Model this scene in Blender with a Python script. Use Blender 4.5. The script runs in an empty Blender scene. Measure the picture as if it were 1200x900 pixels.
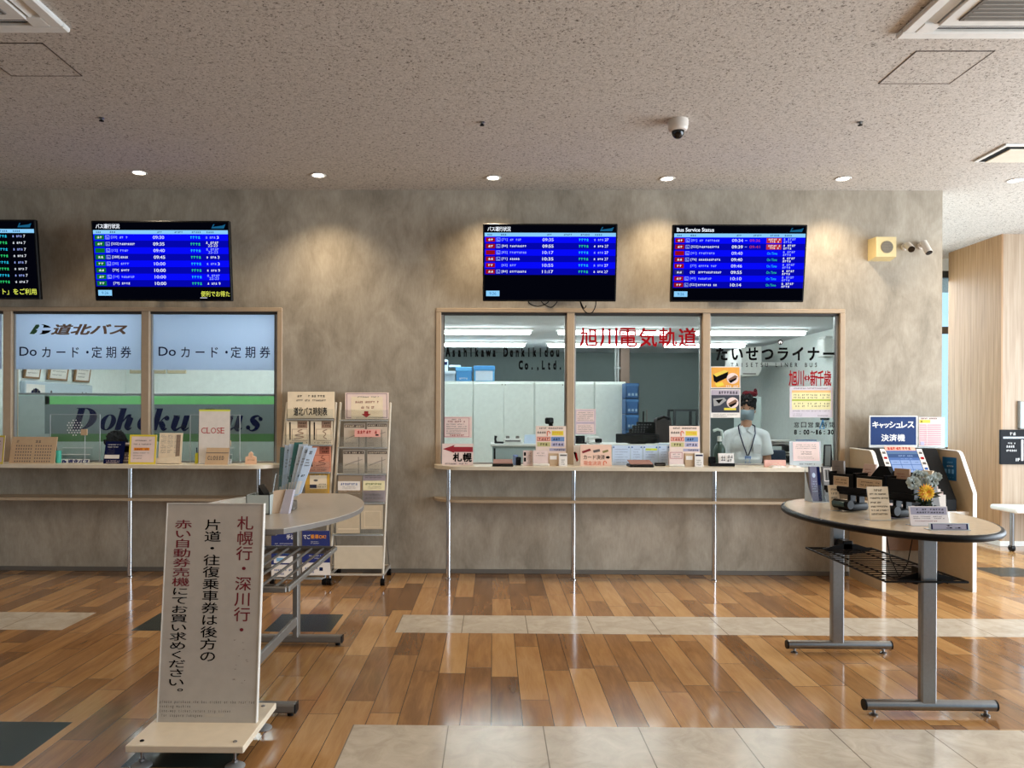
import bpy, bmesh, math, random
from mathutils import Vector, Matrix
S = bpy.context.scene
COL = S.collection
V = Vector
# ------------------------------------------------------------------ camera
FP, PX, PY, CAMZ, YAW, ROLL = 885.0, 568.0, 486.0, 1.5, 0.0105, 0.0044
Rz = Matrix.Rotation(YAW, 3, 'Z')
RIGHT = Rz @ V((math.cos(ROLL), 0, math.sin(ROLL)))
UP = Rz @ V((-math.sin(ROLL), 0, math.cos(ROLL)))
FWD = Rz @ V((0, 1, 0))
EYE = V((0, 0, CAMZ))
cam = bpy.data.cameras.new('camera')
camo = bpy.data.objects.new('camera', cam)
COL.objects.link(camo)
cam.sensor_fit = 'HORIZONTAL'
cam.sensor_width = 36
cam.lens = FP / 1200 * 36
cam.shift_x = (600 - PX) / 1200
cam.shift_y = (PY - 450) / 1200
cam.clip_start = .05
mw = Matrix((RIGHT, UP, -FWD)).transposed().to_4x4()
mw.translation = EYE
camo.matrix_world = mw
S.camera = camo
# ------------------------------------------------------------------ view + world + large lights
S.view_settings.view_transform = 'Standard'
S.view_settings.look = 'None'
S.view_settings.exposure = 0.0
S.view_settings.gamma = 1
S.view_settings.use_curve_mapping = False
W = bpy.data.worlds.new('world')
S.world = W
W.use_nodes = True
bg = W.node_tree.nodes['Background']
bg.inputs[0].default_value = (0.50, 0.78, 1.0, 1)
bg.inputs[1].default_value = 1.3


def area(name, loc, target, sx, sy, power, col):
    l = bpy.data.lights.new(name, 'AREA')
    l.shape = 'RECTANGLE'
    l.size, l.size_y, l.energy, l.color = sx, sy, power, col
    o = bpy.data.objects.new(name, l)
    COL.objects.link(o)
    o.location = loc
    o.rotation_euler = (V(target) - V(loc)).to_track_quat('-Z', 'Y').to_euler()
    return o


area('daylight_right', (7.3, 3.7, 1.9), (0, 4.0, 1.4), 7.4, 3.0, 690, (0.86, 0.93, 1.0))
area('daylight_corridor', (6.6, 10.05, 2.0), (5.6, 6.0, .8), 3.0, 2.6, 150, (0.8, 0.92, 1.0))
area('hall_lights', (-1.0, 2.9, 3.6), (-1.0, 2.9, 0), 8.0, 1.6, 62, (1.0, 0.80, 0.58))


# ------------------------------------------------------------------ photo pixel -> place
def ray(px, py):
    return RIGHT * ((px - PX) / FP) + UP * ((PY - py) / FP) + FWD


def at(px, py, Y):
    d = ray(px, py)
    return EYE + d * (Y / d.y)


def onz(px, py, z):
    d = ray(px, py)
    return EYE + d * ((z - CAMZ) / d.z)


def onx(px, py, X):
    d = ray(px, py)
    return EYE + d * (X / d.x)


# ------------------------------------------------------------------ materials
def lin(c):
    c = c / 255.0
    return c / 12.92 if c <= .04045 else ((c + .055) / 1.055) ** 2.4


def rgb(c):
    return (lin(c[0]), lin(c[1]), lin(c[2]), 1)


MATS = {}


def mat(name, col, rough=.55, metal=0.0, var=.04, scale=18.0, bump=0.0, spec=.5, coat=0.0):
    if name in MATS:
        return MATS[name]
    m = bpy.data.materials.new(name)
    m.use_nodes = True
    nt = m.node_tree
    b = nt.nodes['Principled BSDF']
    b.inputs['Roughness'].default_value = rough
    b.inputs['Metallic'].default_value = metal
    b.inputs['Specular IOR Level'].default_value = spec
    b.inputs['Coat Weight'].default_value = coat
    c = rgb(col)
    if var > 0:
        tc = nt.nodes.new('ShaderNodeTexCoord')
        n = nt.nodes.new('ShaderNodeTexNoise')
        n.inputs['Scale'].default_value = scale
        n.inputs['Detail'].default_value = 4
        r = nt.nodes.new('ShaderNodeValToRGB')
        r.color_ramp.elements[0].position = .3
        r.color_ramp.elements[1].position = .7
        r.color_ramp.elements[0].color = [x * (1 - var) for x in c[:3]] + [1]
        r.color_ramp.elements[1].color = [min(1, x * (1 + var)) for x in c[:3]] + [1]
        nt.links.new(tc.outputs['Object'], n.inputs['Vector'])
        nt.links.new(n.outputs['Fac'], r.inputs[0])
        nt.links.new(r.outputs[0], b.inputs['Base Color'])
        if bump:
            bp = nt.nodes.new('ShaderNodeBump')
            bp.inputs['Strength'].default_value = bump
            bp.inputs['Distance'].default_value = .004
            nt.links.new(n.outputs['Fac'], bp.inputs['Height'])
            nt.links.new(bp.outputs[0], b.inputs['Normal'])
    else:
        b.inputs['Base Color'].default_value = c
    MATS[name] = m
    return m


def emit(name, col, strength=1.0):
    if name in MATS:
        return MATS[name]
    m = bpy.data.materials.new(name)
    m.use_nodes = True
    nt = m.node_tree
    nt.nodes.remove(nt.nodes['Principled BSDF'])
    e = nt.nodes.new('ShaderNodeEmission')
    e.inputs[0].default_value = rgb(col)
    e.inputs[1].default_value = strength
    nt.links.new(e.outputs[0], nt.nodes['Material Output'].inputs[0])
    MATS[name] = m
    return m


def glass(name, tint=(255, 255, 255), refl=1.0, haze=0.0, hazecol=(235, 240, 245)):
    if name in MATS:
        return MATS[name]
    m = bpy.data.materials.new(name)
    m.use_nodes = True
    nt = m.node_tree
    nt.nodes.remove(nt.nodes['Principled BSDF'])
    t = nt.nodes.new('ShaderNodeBsdfTransparent')
    t.inputs[0].default_value = rgb(tint)
    g = nt.nodes.new('ShaderNodeBsdfGlossy')
    g.inputs['Roughness'].default_value = .02
    f = nt.nodes.new('ShaderNodeFresnel')
    f.inputs['IOR'].default_value = 1.35
    mu = nt.nodes.new('ShaderNodeMath')
    mu.operation = 'MULTIPLY'
    mu.inputs[1].default_value = refl
    mx = nt.nodes.new('ShaderNodeMixShader')
    nt.links.new(f.outputs[0], mu.inputs[0])
    nt.links.new(mu.outputs[0], mx.inputs[0])
    nt.links.new(t.outputs[0], mx.inputs[1])
    nt.links.new(g.outputs[0], mx.inputs[2])
    out = mx
    if haze:
        d = nt.nodes.new('ShaderNodeBsdfDiffuse')
        d.inputs[0].default_value = rgb(hazecol)
        m2 = nt.nodes.new('ShaderNodeMixShader')
        m2.inputs[0].default_value = haze
        nt.links.new(mx.outputs[0], m2.inputs[1])
        nt.links.new(d.outputs[0], m2.inputs[2])
        out = m2
    nt.links.new(out.outputs[0], nt.nodes['Material Output'].inputs[0])
    MATS[name] = m
    return m


def film_mat():
    m = bpy.data.materials.new('frosted_blue_film')
    m.use_nodes = True
    nt = m.node_tree
    nt.nodes.remove(nt.nodes['Principled BSDF'])
    tl = nt.nodes.new('ShaderNodeBsdfTranslucent')
    tl.inputs[0].default_value = rgb((228, 238, 252))
    d = nt.nodes.new('ShaderNodeBsdfDiffuse')
    d.inputs[0].default_value = rgb((172, 198, 236))
    mx = nt.nodes.new('ShaderNodeMixShader')
    mx.inputs[0].default_value = .3
    nt.links.new(tl.outputs[0], mx.inputs[1])
    nt.links.new(d.outputs[0], mx.inputs[2])
    g = nt.nodes.new('ShaderNodeBsdfGlossy')
    g.inputs['Roughness'].default_value = .15
    m2 = nt.nodes.new('ShaderNodeMixShader')
    m2.inputs[0].default_value = .04
    nt.links.new(mx.outputs[0], m2.inputs[1])
    nt.links.new(g.outputs[0], m2.inputs[2])
    nt.links.new(m2.outputs[0], nt.nodes['Material Output'].inputs[0])
    return m


def N(nt, t, **kw):
    n = nt.nodes.new(t)
    for k, v in kw.items():
        if k == 'op':
            n.operation = v
        else:
            n.inputs[k].default_value = v
    return n


def math_(nt, op, a, b=None, c=None):
    n = nt.nodes.new('ShaderNodeMath')
    n.operation = op
    for i, x in enumerate((a, b, c)):
        if x is None:
            continue
        if isinstance(x, (int, float)):
            n.inputs[i].default_value = x
        else:
            nt.links.new(x, n.inputs[i])
    return n.outputs[0]


def ramp(nt, fac, stops):
    r = nt.nodes.new('ShaderNodeValToRGB')
    e = r.color_ramp.elements
    while len(e) < len(stops):
        e.new(.5)
    for i, (p, c) in enumerate(stops):
        e[i].position = p
        e[i].color = rgb(c)
    nt.links.new(fac, r.inputs[0])
    return r.outputs[0]


def wood_floor():
    m = bpy.data.materials.new('wood_plank_floor')
    m.use_nodes = True
    nt = m.node_tree
    L = nt.links.new
    b = nt.nodes['Principled BSDF']
    geo = nt.nodes.new('ShaderNodeNewGeometry')
    sx = nt.nodes.new('ShaderNodeSeparateXYZ')
    L(geo.outputs['Position'], sx.inputs[0])
    PWD, PLN = .1523, .915
    gx = math_(nt, 'DIVIDE', math_(nt, 'ADD', sx.outputs['X'], 20 * PWD + .667 - .667 % PWD), PWD)
    ix = math_(nt, 'FLOOR', gx)
    fx = math_(nt, 'FRACT', gx)
    w1 = nt.nodes.new('ShaderNodeTexWhiteNoise')
    w1.noise_dimensions = '1D'
    L(ix, w1.inputs['W'])
    gy = math_(nt, 'ADD', math_(nt, 'DIVIDE', math_(nt, 'ADD', sx.outputs['Y'], 20), PLN), w1.outputs['Value'])
    iy = math_(nt, 'FLOOR', gy)
    fy = math_(nt, 'FRACT', gy)
    cmb = nt.nodes.new('ShaderNodeCombineXYZ')
    L(ix, cmb.inputs[0])
    L(iy, cmb.inputs[1])
    w2 = nt.nodes.new('ShaderNodeTexWhiteNoise')
    w2.noise_dimensions = '2D'
    L(cmb.outputs[0], w2.inputs['Vector'])
    # grain: noise stretched along the plank, shifted from plank to plank
    off = nt.nodes.new('ShaderNodeVectorMath')
    off.operation = 'MULTIPLY_ADD'
    L(w2.outputs['Color'], off.inputs[0])
    off.inputs[1].default_value = (7, 7, 7)
    L(geo.outputs['Position'], off.inputs[2])
    sc = nt.nodes.new('ShaderNodeVectorMath')
    sc.operation = 'MULTIPLY'
    L(off.outputs[0], sc.inputs[0])
    sc.inputs[1].default_value = (16, 2.2, 1)
    n1 = N(nt, 'ShaderNodeTexNoise', Scale=1.0, Detail=6.0, Roughness=.62, Distortion=.6)
    L(sc.outputs[0], n1.inputs['Vector'])
    sc2 = nt.nodes.new('ShaderNodeVectorMath')
    sc2.operation = 'MULTIPLY'
    L(off.outputs[0], sc2.inputs[0])
    sc2.inputs[1].default_value = (120, 5, 1)
    n2 = N(nt, 'ShaderNodeTexNoise', Scale=1.0, Detail=3.0, Roughness=.6)
    L(sc2.outputs[0], n2.inputs['Vector'])
    f = math_(nt, 'ADD', math_(nt, 'MULTIPLY', w2.outputs['Value'], .55),
              math_(nt, 'ADD', math_(nt, 'MULTIPLY', n1.outputs['Fac'], .62), math_(nt, 'MULTIPLY', n2.outputs['Fac'], .14)))
    f = math_(nt, 'SUBTRACT', f, .12)
    col = ramp(nt, f, [(.14, (100, 69, 42)), (.38, (140, 99, 60)), (.58, (168, 124, 77)), (.86, (196, 154, 102))])
    # joints
    ex = math_(nt, 'LESS_THAN', math_(nt, 'MINIMUM', fx, math_(nt, 'SUBTRACT', 1.0, fx)), .013)
    ey = math_(nt, 'LESS_THAN', math_(nt, 'MINIMUM', fy, math_(nt, 'SUBTRACT', 1.0, fy)), .0022)
    j = math_(nt, 'MAXIMUM', ex, ey)
    mix = nt.nodes.new('ShaderNodeMix')
    mix.data_type = 'RGBA'
    L(j, mix.inputs['Factor'])
    L(col, mix.inputs['A'])
    mix.inputs['B'].default_value = rgb((62, 40, 26))
    L(mix.outputs['Result'], b.inputs['Base Color'])
    # planks lie a hair out of level with each other
    tv = nt.nodes.new('ShaderNodeVectorMath')
    tv.operation = 'MULTIPLY_ADD'
    L(w2.outputs['Color'], tv.inputs[0])
    tv.inputs[1].default_value = (.012, .02, 0)
    tv.inputs[2].default_value = (-.006, -.010, 0)
    bp = N(nt, 'ShaderNodeBump', Strength=.12, Distance=.002)
    n3 = N(nt, 'ShaderNodeTexNoise', Scale=9.0, Detail=3.0)
    L(geo.outputs['Position'], n3.inputs['Vector'])
    L(math_(nt, 'ADD', math_(nt, 'MULTIPLY', j, -.7), n3.outputs['Fac']), bp.inputs['Height'])
    ad = nt.nodes.new('ShaderNodeVectorMath')
    ad.operation = 'ADD'
    L(bp.outputs[0], ad.inputs[0])
    L(tv.outputs[0], ad.inputs[1])
    nm = nt.nodes.new('ShaderNodeVectorMath')
    nm.operation = 'NORMALIZE'
    L(ad.outputs[0], nm.inputs[0])
    L(nm.outputs[0], b.inputs['Normal'])
    b.inputs['Roughness'].default_value = .12
    b.inputs['Specular IOR Level'].default_value = .75
    return m


def tile_mat(name, c0, c1, joint, rough=.25, jointw=.004):
    m = bpy.data.materials.new(name)
    m.use_nodes = True
    nt = m.node_tree
    L = nt.links.new
    b = nt.nodes['Principled BSDF']
    geo = nt.nodes.new('ShaderNodeNewGeometry')
    sx = nt.nodes.new('ShaderNodeSeparateXYZ')
    L(geo.outputs['Position'], sx.inputs[0])
    n1 = N(nt, 'ShaderNodeTexNoise', Scale=7.0, Detail=8.0, Roughness=.65, Distortion=1.2)
    L(geo.outputs['Position'], n1.inputs['Vector'])
    col = ramp(nt, n1.outputs['Fac'], [(.3, c0), (.7, c1)])
    fx = math_(nt, 'FRACT', math_(nt, 'DIVIDE', math_(nt, 'ADD', sx.outputs['X'], 20 * .457 + .667), .457))
    j = math_(nt, 'LESS_THAN', fx, jointw)
    mix = nt.nodes.new('ShaderNodeMix')
    mix.data_type = 'RGBA'
    L(j, mix.inputs['Factor'])
    L(col, mix.inputs['A'])
    mix.inputs['B'].default_value = rgb(joint)
    L(mix.outputs['Result'], b.inputs['Base Color'])
    bp = N(nt, 'ShaderNodeBump', Strength=.08, Distance=.003)
    L(n1.outputs['Fac'], bp.inputs['Height'])
    L(bp.outputs[0], b.inputs['Normal'])
    b.inputs['Roughness'].default_value = rough
    return m


def plaster_mat():
    m = bpy.data.materials.new('mottled_plaster_wallpaper')
    m.use_nodes = True
    nt = m.node_tree
    L = nt.links.new
    b = nt.nodes['Principled BSDF']
    geo = nt.nodes.new('ShaderNodeNewGeometry')
    mp = nt.nodes.new('ShaderNodeMapping')
    mp.inputs['Scale'].default_value = (1.9, 1.0, 1.1)
    L(geo.outputs['Position'], mp.inputs[0])
    n1 = N(nt, 'ShaderNodeTexNoise', Scale=2.2, Detail=9.0, Roughness=.66, Distortion=.4)
    L(mp.outputs[0], n1.inputs['Vector'])
    mp2 = nt.nodes.new('ShaderNodeMapping')
    mp2.inputs['Scale'].default_value = (60, 1.0, 14)
    L(geo.outputs['Position'], mp2.inputs[0])
    n2 = N(nt, 'ShaderNodeTexNoise', Scale=1.0, Detail=3.0, Roughness=.6)
    L(mp2.outputs[0], n2.inputs['Vector'])
    f = math_(nt, 'ADD', math_(nt, 'MULTIPLY', n1.outputs['Fac'], .85), math_(nt, 'MULTIPLY', n2.outputs['Fac'], .2))
    col = ramp(nt, f, [(.34, (138, 129, 114)), (.54, (164, 154, 138)), (.74, (184, 175, 160))])
    L(col, b.inputs['Base Color'])
    bp = N(nt, 'ShaderNodeBump', Strength=.1, Distance=.002)
    L(n2.outputs['Fac'], bp.inputs['Height'])
    L(bp.outputs[0], b.inputs['Normal'])
    b.inputs['Roughness'].default_value = .7
    b.inputs['Specular IOR Level'].default_value = .3
    return m


def ceiling_mat():
    m = bpy.data.materials.new('speckled_ceiling_board')
    m.use_nodes = True
    nt = m.node_tree
    L = nt.links.new
    b = nt.nodes['Principled BSDF']
    geo = nt.nodes.new('ShaderNodeNewGeometry')
    n1 = N(nt, 'ShaderNodeTexNoise', Scale=62.0, Detail=4.0, Roughness=.6, Distortion=1.0)
    L(geo.outputs['Position'], n1.inputs['Vector'])
    col = ramp(nt, n1.outputs['Fac'], [(.34, (96, 88, 80)), (.42, (184, 177, 168)), (.62, (206, 199, 191))])
    L(col, b.inputs['Base Color'])
    bp = N(nt, 'ShaderNodeBump', Strength=.35, Distance=.006)
    L(n1.outputs['Fac'], bp.inputs['Height'])
    L(bp.outputs[0], b.inputs['Normal'])
    b.inputs['Roughness'].default_value = .9
    b.inputs['Specular IOR Level'].default_value = .1
    return m


def woodgrain(name, c0, c1, c2, sx=40.0, sz=1.2, rough=.5):
    m = bpy.data.materials.new(name)
    m.use_nodes = True
    nt = m.node_tree
    L = nt.links.new
    b = nt.nodes['Principled BSDF']
    geo = nt.nodes.new('ShaderNodeNewGeometry')
    mp = nt.nodes.new('ShaderNodeMapping')
    mp.inputs['Scale'].default_value = (sx, sx, sz)
    L(geo.outputs['Position'], mp.inputs[0])
    n1 = N(nt, 'ShaderNodeTexNoise', Scale=1.0, Detail=5.0, Roughness=.6, Distortion=.3)
    L(mp.outputs[0], n1.inputs['Vector'])
    L(ramp(nt, n1.outputs['Fac'], [(.3, c0), (.5, c1), (.7, c2)]), b.inputs['Base Color'])
    b.inputs['Roughness'].default_value = rough
    return m


# ------------------------------------------------------------------ mesh builder
class MB:
    def __init__(s):
        s.v, s.f, s.m, s.mats = [], [], [], []

    def mi(s, m):
        if m not in s.mats:
            s.mats.append(m)
        return s.mats.index(m)

    def add(s, vs, fs, m):
        o = len(s.v)
        s.v += [V(p) for p in vs]
        i = s.mi(m)
        for f in fs:
            s.f.append([o + k for k in f])
            s.m.append(i)
        return s

    def obox(s, c, size, m, R=None, bev=0.0, seg=1):
        bm = bmesh.new()
        bmesh.ops.create_cube(bm, size=1)
        for v in bm.verts:
            v.co = V((v.co.x * size[0], v.co.y * size[1], v.co.z * size[2]))
        if bev:
            bmesh.ops.bevel(bm, geom=bm.edges[:], offset=min(bev, min(size) * .45), segments=seg, affect='EDGES', profile=.5)
        bm.verts.index_update()
        R = R or Matrix.Identity(3)
        s.add([V(c) + R @ v.co for v in bm.verts], [[v.index for v in f.verts] for f in bm.faces], m)
        bm.free()
        return s

    def box(s, lo, hi, m, bev=0.0, seg=1):
        lo, hi = V(lo), V(hi)
        return s.obox((lo + hi) / 2, (hi - lo), m, None, bev, seg)

    def cyl(s, p0, p1, r, m, n=16, r2=None, caps=True):
        p0, p1 = V(p0), V(p1)
        r2 = r if r2 is None else r2
        d = (p1 - p0).normalized()
        a = d.orthogonal().normalized()
        b = d.cross(a)
        vs = []
        for p, q in ((p0, r), (p1, r2)):
            for k in range(n):
                t = 2 * math.pi * k / n
                vs.append(p + a * (q * math.cos(t)) + b * (q * math.sin(t)))
        fs = [[k, (k + 1) % n, n + (k + 1) % n, n + k] for k in range(n)]
        if caps:
            fs += [list(range(n - 1, -1, -1)), list(range(n, 2 * n))]
        return s.add(vs, fs, m)

    def tube(s, pts, r, m, n=8, closed=False):
        pts = [V(p) for p in pts]
        vs, fs = [], []
        a = None
        K = len(pts)
        for i, p in enumerate(pts):
            q0 = pts[i - 1] if (i > 0 or closed) else p
            q1 = pts[(i + 1) % K] if (i < K - 1 or closed) else p
            d = (q1 - q0).normalized()
            a = d.orthogonal().normalized() if a is None else (a - d * a.dot(d)).normalized()
            b = d.cross(a)
            rr = r[i] if isinstance(r, (list, tuple)) else r
            for k in range(n):
                t = 2 * math.pi * k / n
                vs.append(p + a * (rr * math.cos(t)) + b * (rr * math.sin(t)))
        for i in range(K if closed else K - 1):
            j = (i + 1) % K
            for k in range(n):
                fs.append([i * n + k, i * n + (k + 1) % n, j * n + (k + 1) % n, j * n + k])
        if not closed:
            fs += [list(range(n - 1, -1, -1)), [(K - 1) * n + k for k in range(n)]]
        return s.add(vs, fs, m)

    def lathe(s, c, prof, m, n=24, axis='Z', R=None):
        vs, fs = [], []
        c = V(c)
        for (r, z) in prof:
            for k in range(n):
                t = 2 * math.pi * k / n
                p = V((r * math.cos(t), r * math.sin(t), z))
                vs.append(c + (R @ p if R else p))
        K = len(prof)
        for i in range(K - 1):
            for k in range(n):
                fs.append([i * n + k, i * n + (k + 1) % n, (i + 1) * n + (k + 1) % n, (i + 1) * n + k])
        fs += [list(range(n - 1, -1, -1)), [(K - 1) * n + k for k in range(n)]]
        return s.add(vs, fs, m)

    def ell(s, c, r, m, n=16, R=None):
        if isinstance(r, (int, float)):
            r = (r, r, r)
        vs, fs = [], []
        c = V(c)
        h = n // 2
        for i in range(h + 1):
            ph = math.pi * i / h
            for k in range(n):
                t = 2 * math.pi * k / n
                p = V((r[0] * math.sin(ph) * math.cos(t), r[1] * math.sin(ph) * math.sin(t), r[2] * math.cos(ph)))
                vs.append(c + (R @ p if R else p))
        for i in range(h):
            for k in range(n):
                fs.append([i * n + k, (i + 1) * n + k, (i + 1) * n + (k + 1) % n, i * n + (k + 1) % n])
        return s.add(vs, fs, m)

    def prism(s, poly, d, m):
        """poly: 3-D points of one face, d: extrusion vector"""
        poly = [V(p) for p in poly]
        d = V(d)
        n = len(poly)
        vs = poly + [p + d for p in poly]
        fs = [list(range(n - 1, -1, -1)), list(range(n, 2 * n))]
        fs += [[k, (k + 1) % n, n + (k + 1) % n, n + k] for k in range(n)]
        return s.add(vs, fs, m)

    def quad(s, a, b, c, d, m):
        return s.add([a, b, c, d], [[0, 1, 2, 3]], m)


WPOS = {}


def build(name, mb, parent=None, smooth=True, angle=28, origin=None):
    """link a builder (world coordinates) as ONE mesh object, child of parent or top-level"""
    if parent is not None:
        o0 = WPOS[parent]
    elif origin is not None:
        o0 = V(origin)
    else:
        lo = [min(p[i] for p in mb.v) for i in range(3)]
        hi = [max(p[i] for p in mb.v) for i in range(3)]
        o0 = V(((lo[0] + hi[0]) / 2, (lo[1] + hi[1]) / 2, lo[2]))
    me = bpy.data.meshes.new(name)
    me.from_pydata([p - o0 for p in mb.v], [], mb.f)
    for m in mb.mats:
        me.materials.append(m)
    me.polygons.foreach_set('material_index', mb.m)
    if smooth:
        me.polygons.foreach_set('use_smooth', [True] * len(me.polygons))
        me.set_sharp_from_angle(angle=math.radians(angle))
    me.update()
    o = bpy.data.objects.new(name, me)
    COL.objects.link(o)
    if parent is not None:
        o.parent = parent
        WPOS[o] = o0.copy()
    else:
        o.location = o0
        WPOS[o] = o0
    return o


def tag(o, label=None, cat=None, group=None, kind=None):
    if label:
        o['label'] = label
    if cat:
        o['category'] = cat
    if group:
        o['group'] = group
    if kind:
        o['kind'] = kind
    return o


def thing(name, label, cat, loc, group=None, kind=None):
    o = bpy.data.objects.new(name, None)
    COL.objects.link(o)
    o.location = loc
    o.empty_display_size = .1
    WPOS[o] = V(loc)
    return tag(o, label, cat, group, kind)


def solo(name, mb, label, cat, group=None, **k):
    return tag(build(name, mb, **k), label, cat, group)


def struct(name, mb, parent=None, **k):
    o = build(name, mb, parent, **k)
    if parent is None:
        o['kind'] = 'structure'
    return o


# ------------------------------------------------------------------ printing on flat faces
GL = {}
LIGHT = ((0, 0),)
HEAVY = ((-1, -1), (1, -1), (-1, 1), (1, 1))


def glyphs(s, off=0.0):
    k = (s, off)
    if k not in GL:
        c = bpy.data.curves.new('t', 'FONT')
        c.body = s
        c.offset = off
        c.resolution_u = 3
        c.fill_mode = 'FRONT'
        o = bpy.data.objects.new('t', c)
        COL.objects.link(o)
        dg = bpy.context.evaluated_depsgraph_get()
        e = o.evaluated_get(dg)
        m = e.to_mesh()
        vs = [(v.co.x, v.co.y) for v in m.vertices]
        fs = [list(p.vertices) for p in m.polygons]
        e.to_mesh_clear()
        bpy.data.objects.remove(o)
        bpy.data.curves.remove(c)
        if vs:
            b = (min(x for x, y in vs), min(y for x, y in vs), max(x for x, y in vs), max(y for x, y in vs))
        else:
            b = (0, 0, 1, 1)
        GL[k] = (vs, fs, b)
    return GL[k]


class PR(MB):
    """marks on the face with corners TL, TR, BL; coordinates run x0..x1 to the right and y0..y1 downwards"""

    def __init__(s, TL, TR, BL, x0, y0, x1, y1, eps=.0008):
        super().__init__()
        s.TL, s.U, s.D = V(TL), V(TR) - V(TL), V(BL) - V(TL)
        s.x0, s.y0, s.x1, s.y1, s.eps = x0, y0, x1, y1, eps
        s.n = s.D.cross(s.U).normalized()

    def P(s, x, y, l=1):
        return s.TL + s.U * ((x - s.x0) / (s.x1 - s.x0)) + s.D * ((y - s.y0) / (s.y1 - s.y0)) + s.n * (s.eps * l)

    def rect(s, x0, y0, x1, y1, m, l=1):
        s.add([s.P(x0, y0, l), s.P(x1, y0, l), s.P(x1, y1, l), s.P(x0, y1, l)], [[3, 2, 1, 0]], m)
        return s

    def frame(s, x0, y0, x1, y1, w, m, l=2):
        s.rect(x0, y0, x1, y0 + w, m, l).rect(x0, y1 - w, x1, y1, m, l)
        return s.rect(x0, y0 + w, x0 + w, y1 - w, m, l).rect(x1 - w, y0 + w, x1, y1 - w, m, l)

    def poly(s, pts, m, l=2):
        s.add([s.P(x, y, l) for x, y in pts], [list(range(len(pts)))], m)
        return s

    def disc(s, x, y, rx, ry, m, l=2, n=14):
        return s.poly([(x + rx * math.cos(2 * math.pi * k / n), y + ry * math.sin(2 * math.pi * k / n)) for k in range(n)], m, l)

    def text(s, t, x0, y0, x1, y1, m, l=2, off=0.0, shear=0.0, em=False):
        vs, fs, b = glyphs(t)
        if em:
            b = (0, -.12, max(1.0, b[2]), .88)
        w, h = b[2] - b[0], b[3] - b[1]
        kx, ky = (x1 - x0) / w, (y1 - y0) / h
        for q, (ox, oy) in enumerate(HEAVY if off else LIGHT):
            out = []
            for x, y in vs:
                v = (y - b[1]) / h
                out.append(s.P(x0 + kx * (x - b[0] + ox * off) + shear * (y1 - y0) * (v - .5), y1 - ky * (y - b[1] + oy * off), l + q * .15))
            s.add(out, fs, m)
        return s

    def chars(s, t, x0, y0, x1, y1, m, l=2, off=0.0, fill=.8, lat=.62):
        """characters one to a cell along a row"""
        n = len(t)
        cw = (x1 - x0) / n
        for i, c in enumerate(t):
            if c == ' ':
                continue
            cx = x0 + cw * (i + .5)
            vs, fs, b = glyphs(c)
            sx = cw * fill
            sy = (y1 - y0)
            mid = (b[0] + b[2]) / 2 if ord(c) < 0x3000 else .5
            k = sx if ord(c) >= 0x3000 else sx * 1.15
            base, hh = (-.08, .92) if ord(c) >= 0x3000 else (0.0, lat + .08)
            for q, (ox, oy) in enumerate(HEAVY if off else LIGHT):
                s.add([s.P(cx + (x - mid + ox * off) * k, y1 - (y - base + oy * off) / hh * sy, l + q * .15) for x, y in vs], fs, m)
        return s

    def column(s, t, x0, y0, x1, y1, m, l=2, off=0.0):
        n = len(t)
        ch = (y1 - y0) / n
        for i, c in enumerate(t):
            vs, fs, b = glyphs(c)
            ya = y0 + ch * i
            dx, dy = (.0, .0)
            if c == '。':
                dx, dy = .55, .45
            for q, (ox, oy) in enumerate(HEAVY if off else LIGHT):
                s.add([s.P(x0 + (x1 - x0) * (x + dx + ox * off), ya + ch * (.88 - y - dy + oy * off) * .98, l + q * .15) for x, y in vs], fs, m)
        return s

    def scrib(s, x0, y0, x1, y1, m, seed=0, l=2, dens=.9, asp=.95):
        """a line of print too small to read: little strokes, one cluster to a character"""
        r = random.Random(seed)
        h = y1 - y0
        n = max(2, int((x1 - x0) / (h * asp)))
        cw = (x1 - x0) / n
        for i in range(n):
            if r.random() > dens:
                continue
            a = x0 + cw * i
            k = r.random()
            s.rect(a + cw * .1, y0 + h * (.1 + .3 * k), a + cw * .85, y0 + h * (.3 + .3 * k), m, l)
            s.rect(a + cw * (.2 + .4 * k), y0, a + cw * (.42 + .4 * k), y1, m, l)
            if k > .4:
                s.rect(a + cw * .12, y1 - h * .22, a + cw * .88, y1, m, l)
        return s

    def lines(s, x0, y0, x1, y1, n, m, seed=0, fill=.5, l=2):
        r = random.Random(seed)
        p = (y1 - y0) / n
        for i in range(n):
            e = x1 if r.random() < .6 else x0 + (x1 - x0) * r.uniform(.5, .95)
            s.scrib(x0, y0 + p * i + p * (1 - fill) / 2, e, y0 + p * i + p * (1 + fill) / 2, m, seed * 31 + i, l)
        return s


class PX_Y(PR):
    """marks on an upright face square to the wall, at depth Y, in photo pixels"""

    def __init__(s, Y, eps=.0008):
        MB.__init__(s)
        s.Y, s.eps = Y, eps

    def P(s, x, y, l=1):
        p = at(x, y, s.Y)
        return V((p.x, s.Y - s.eps * l, p.z))
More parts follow.
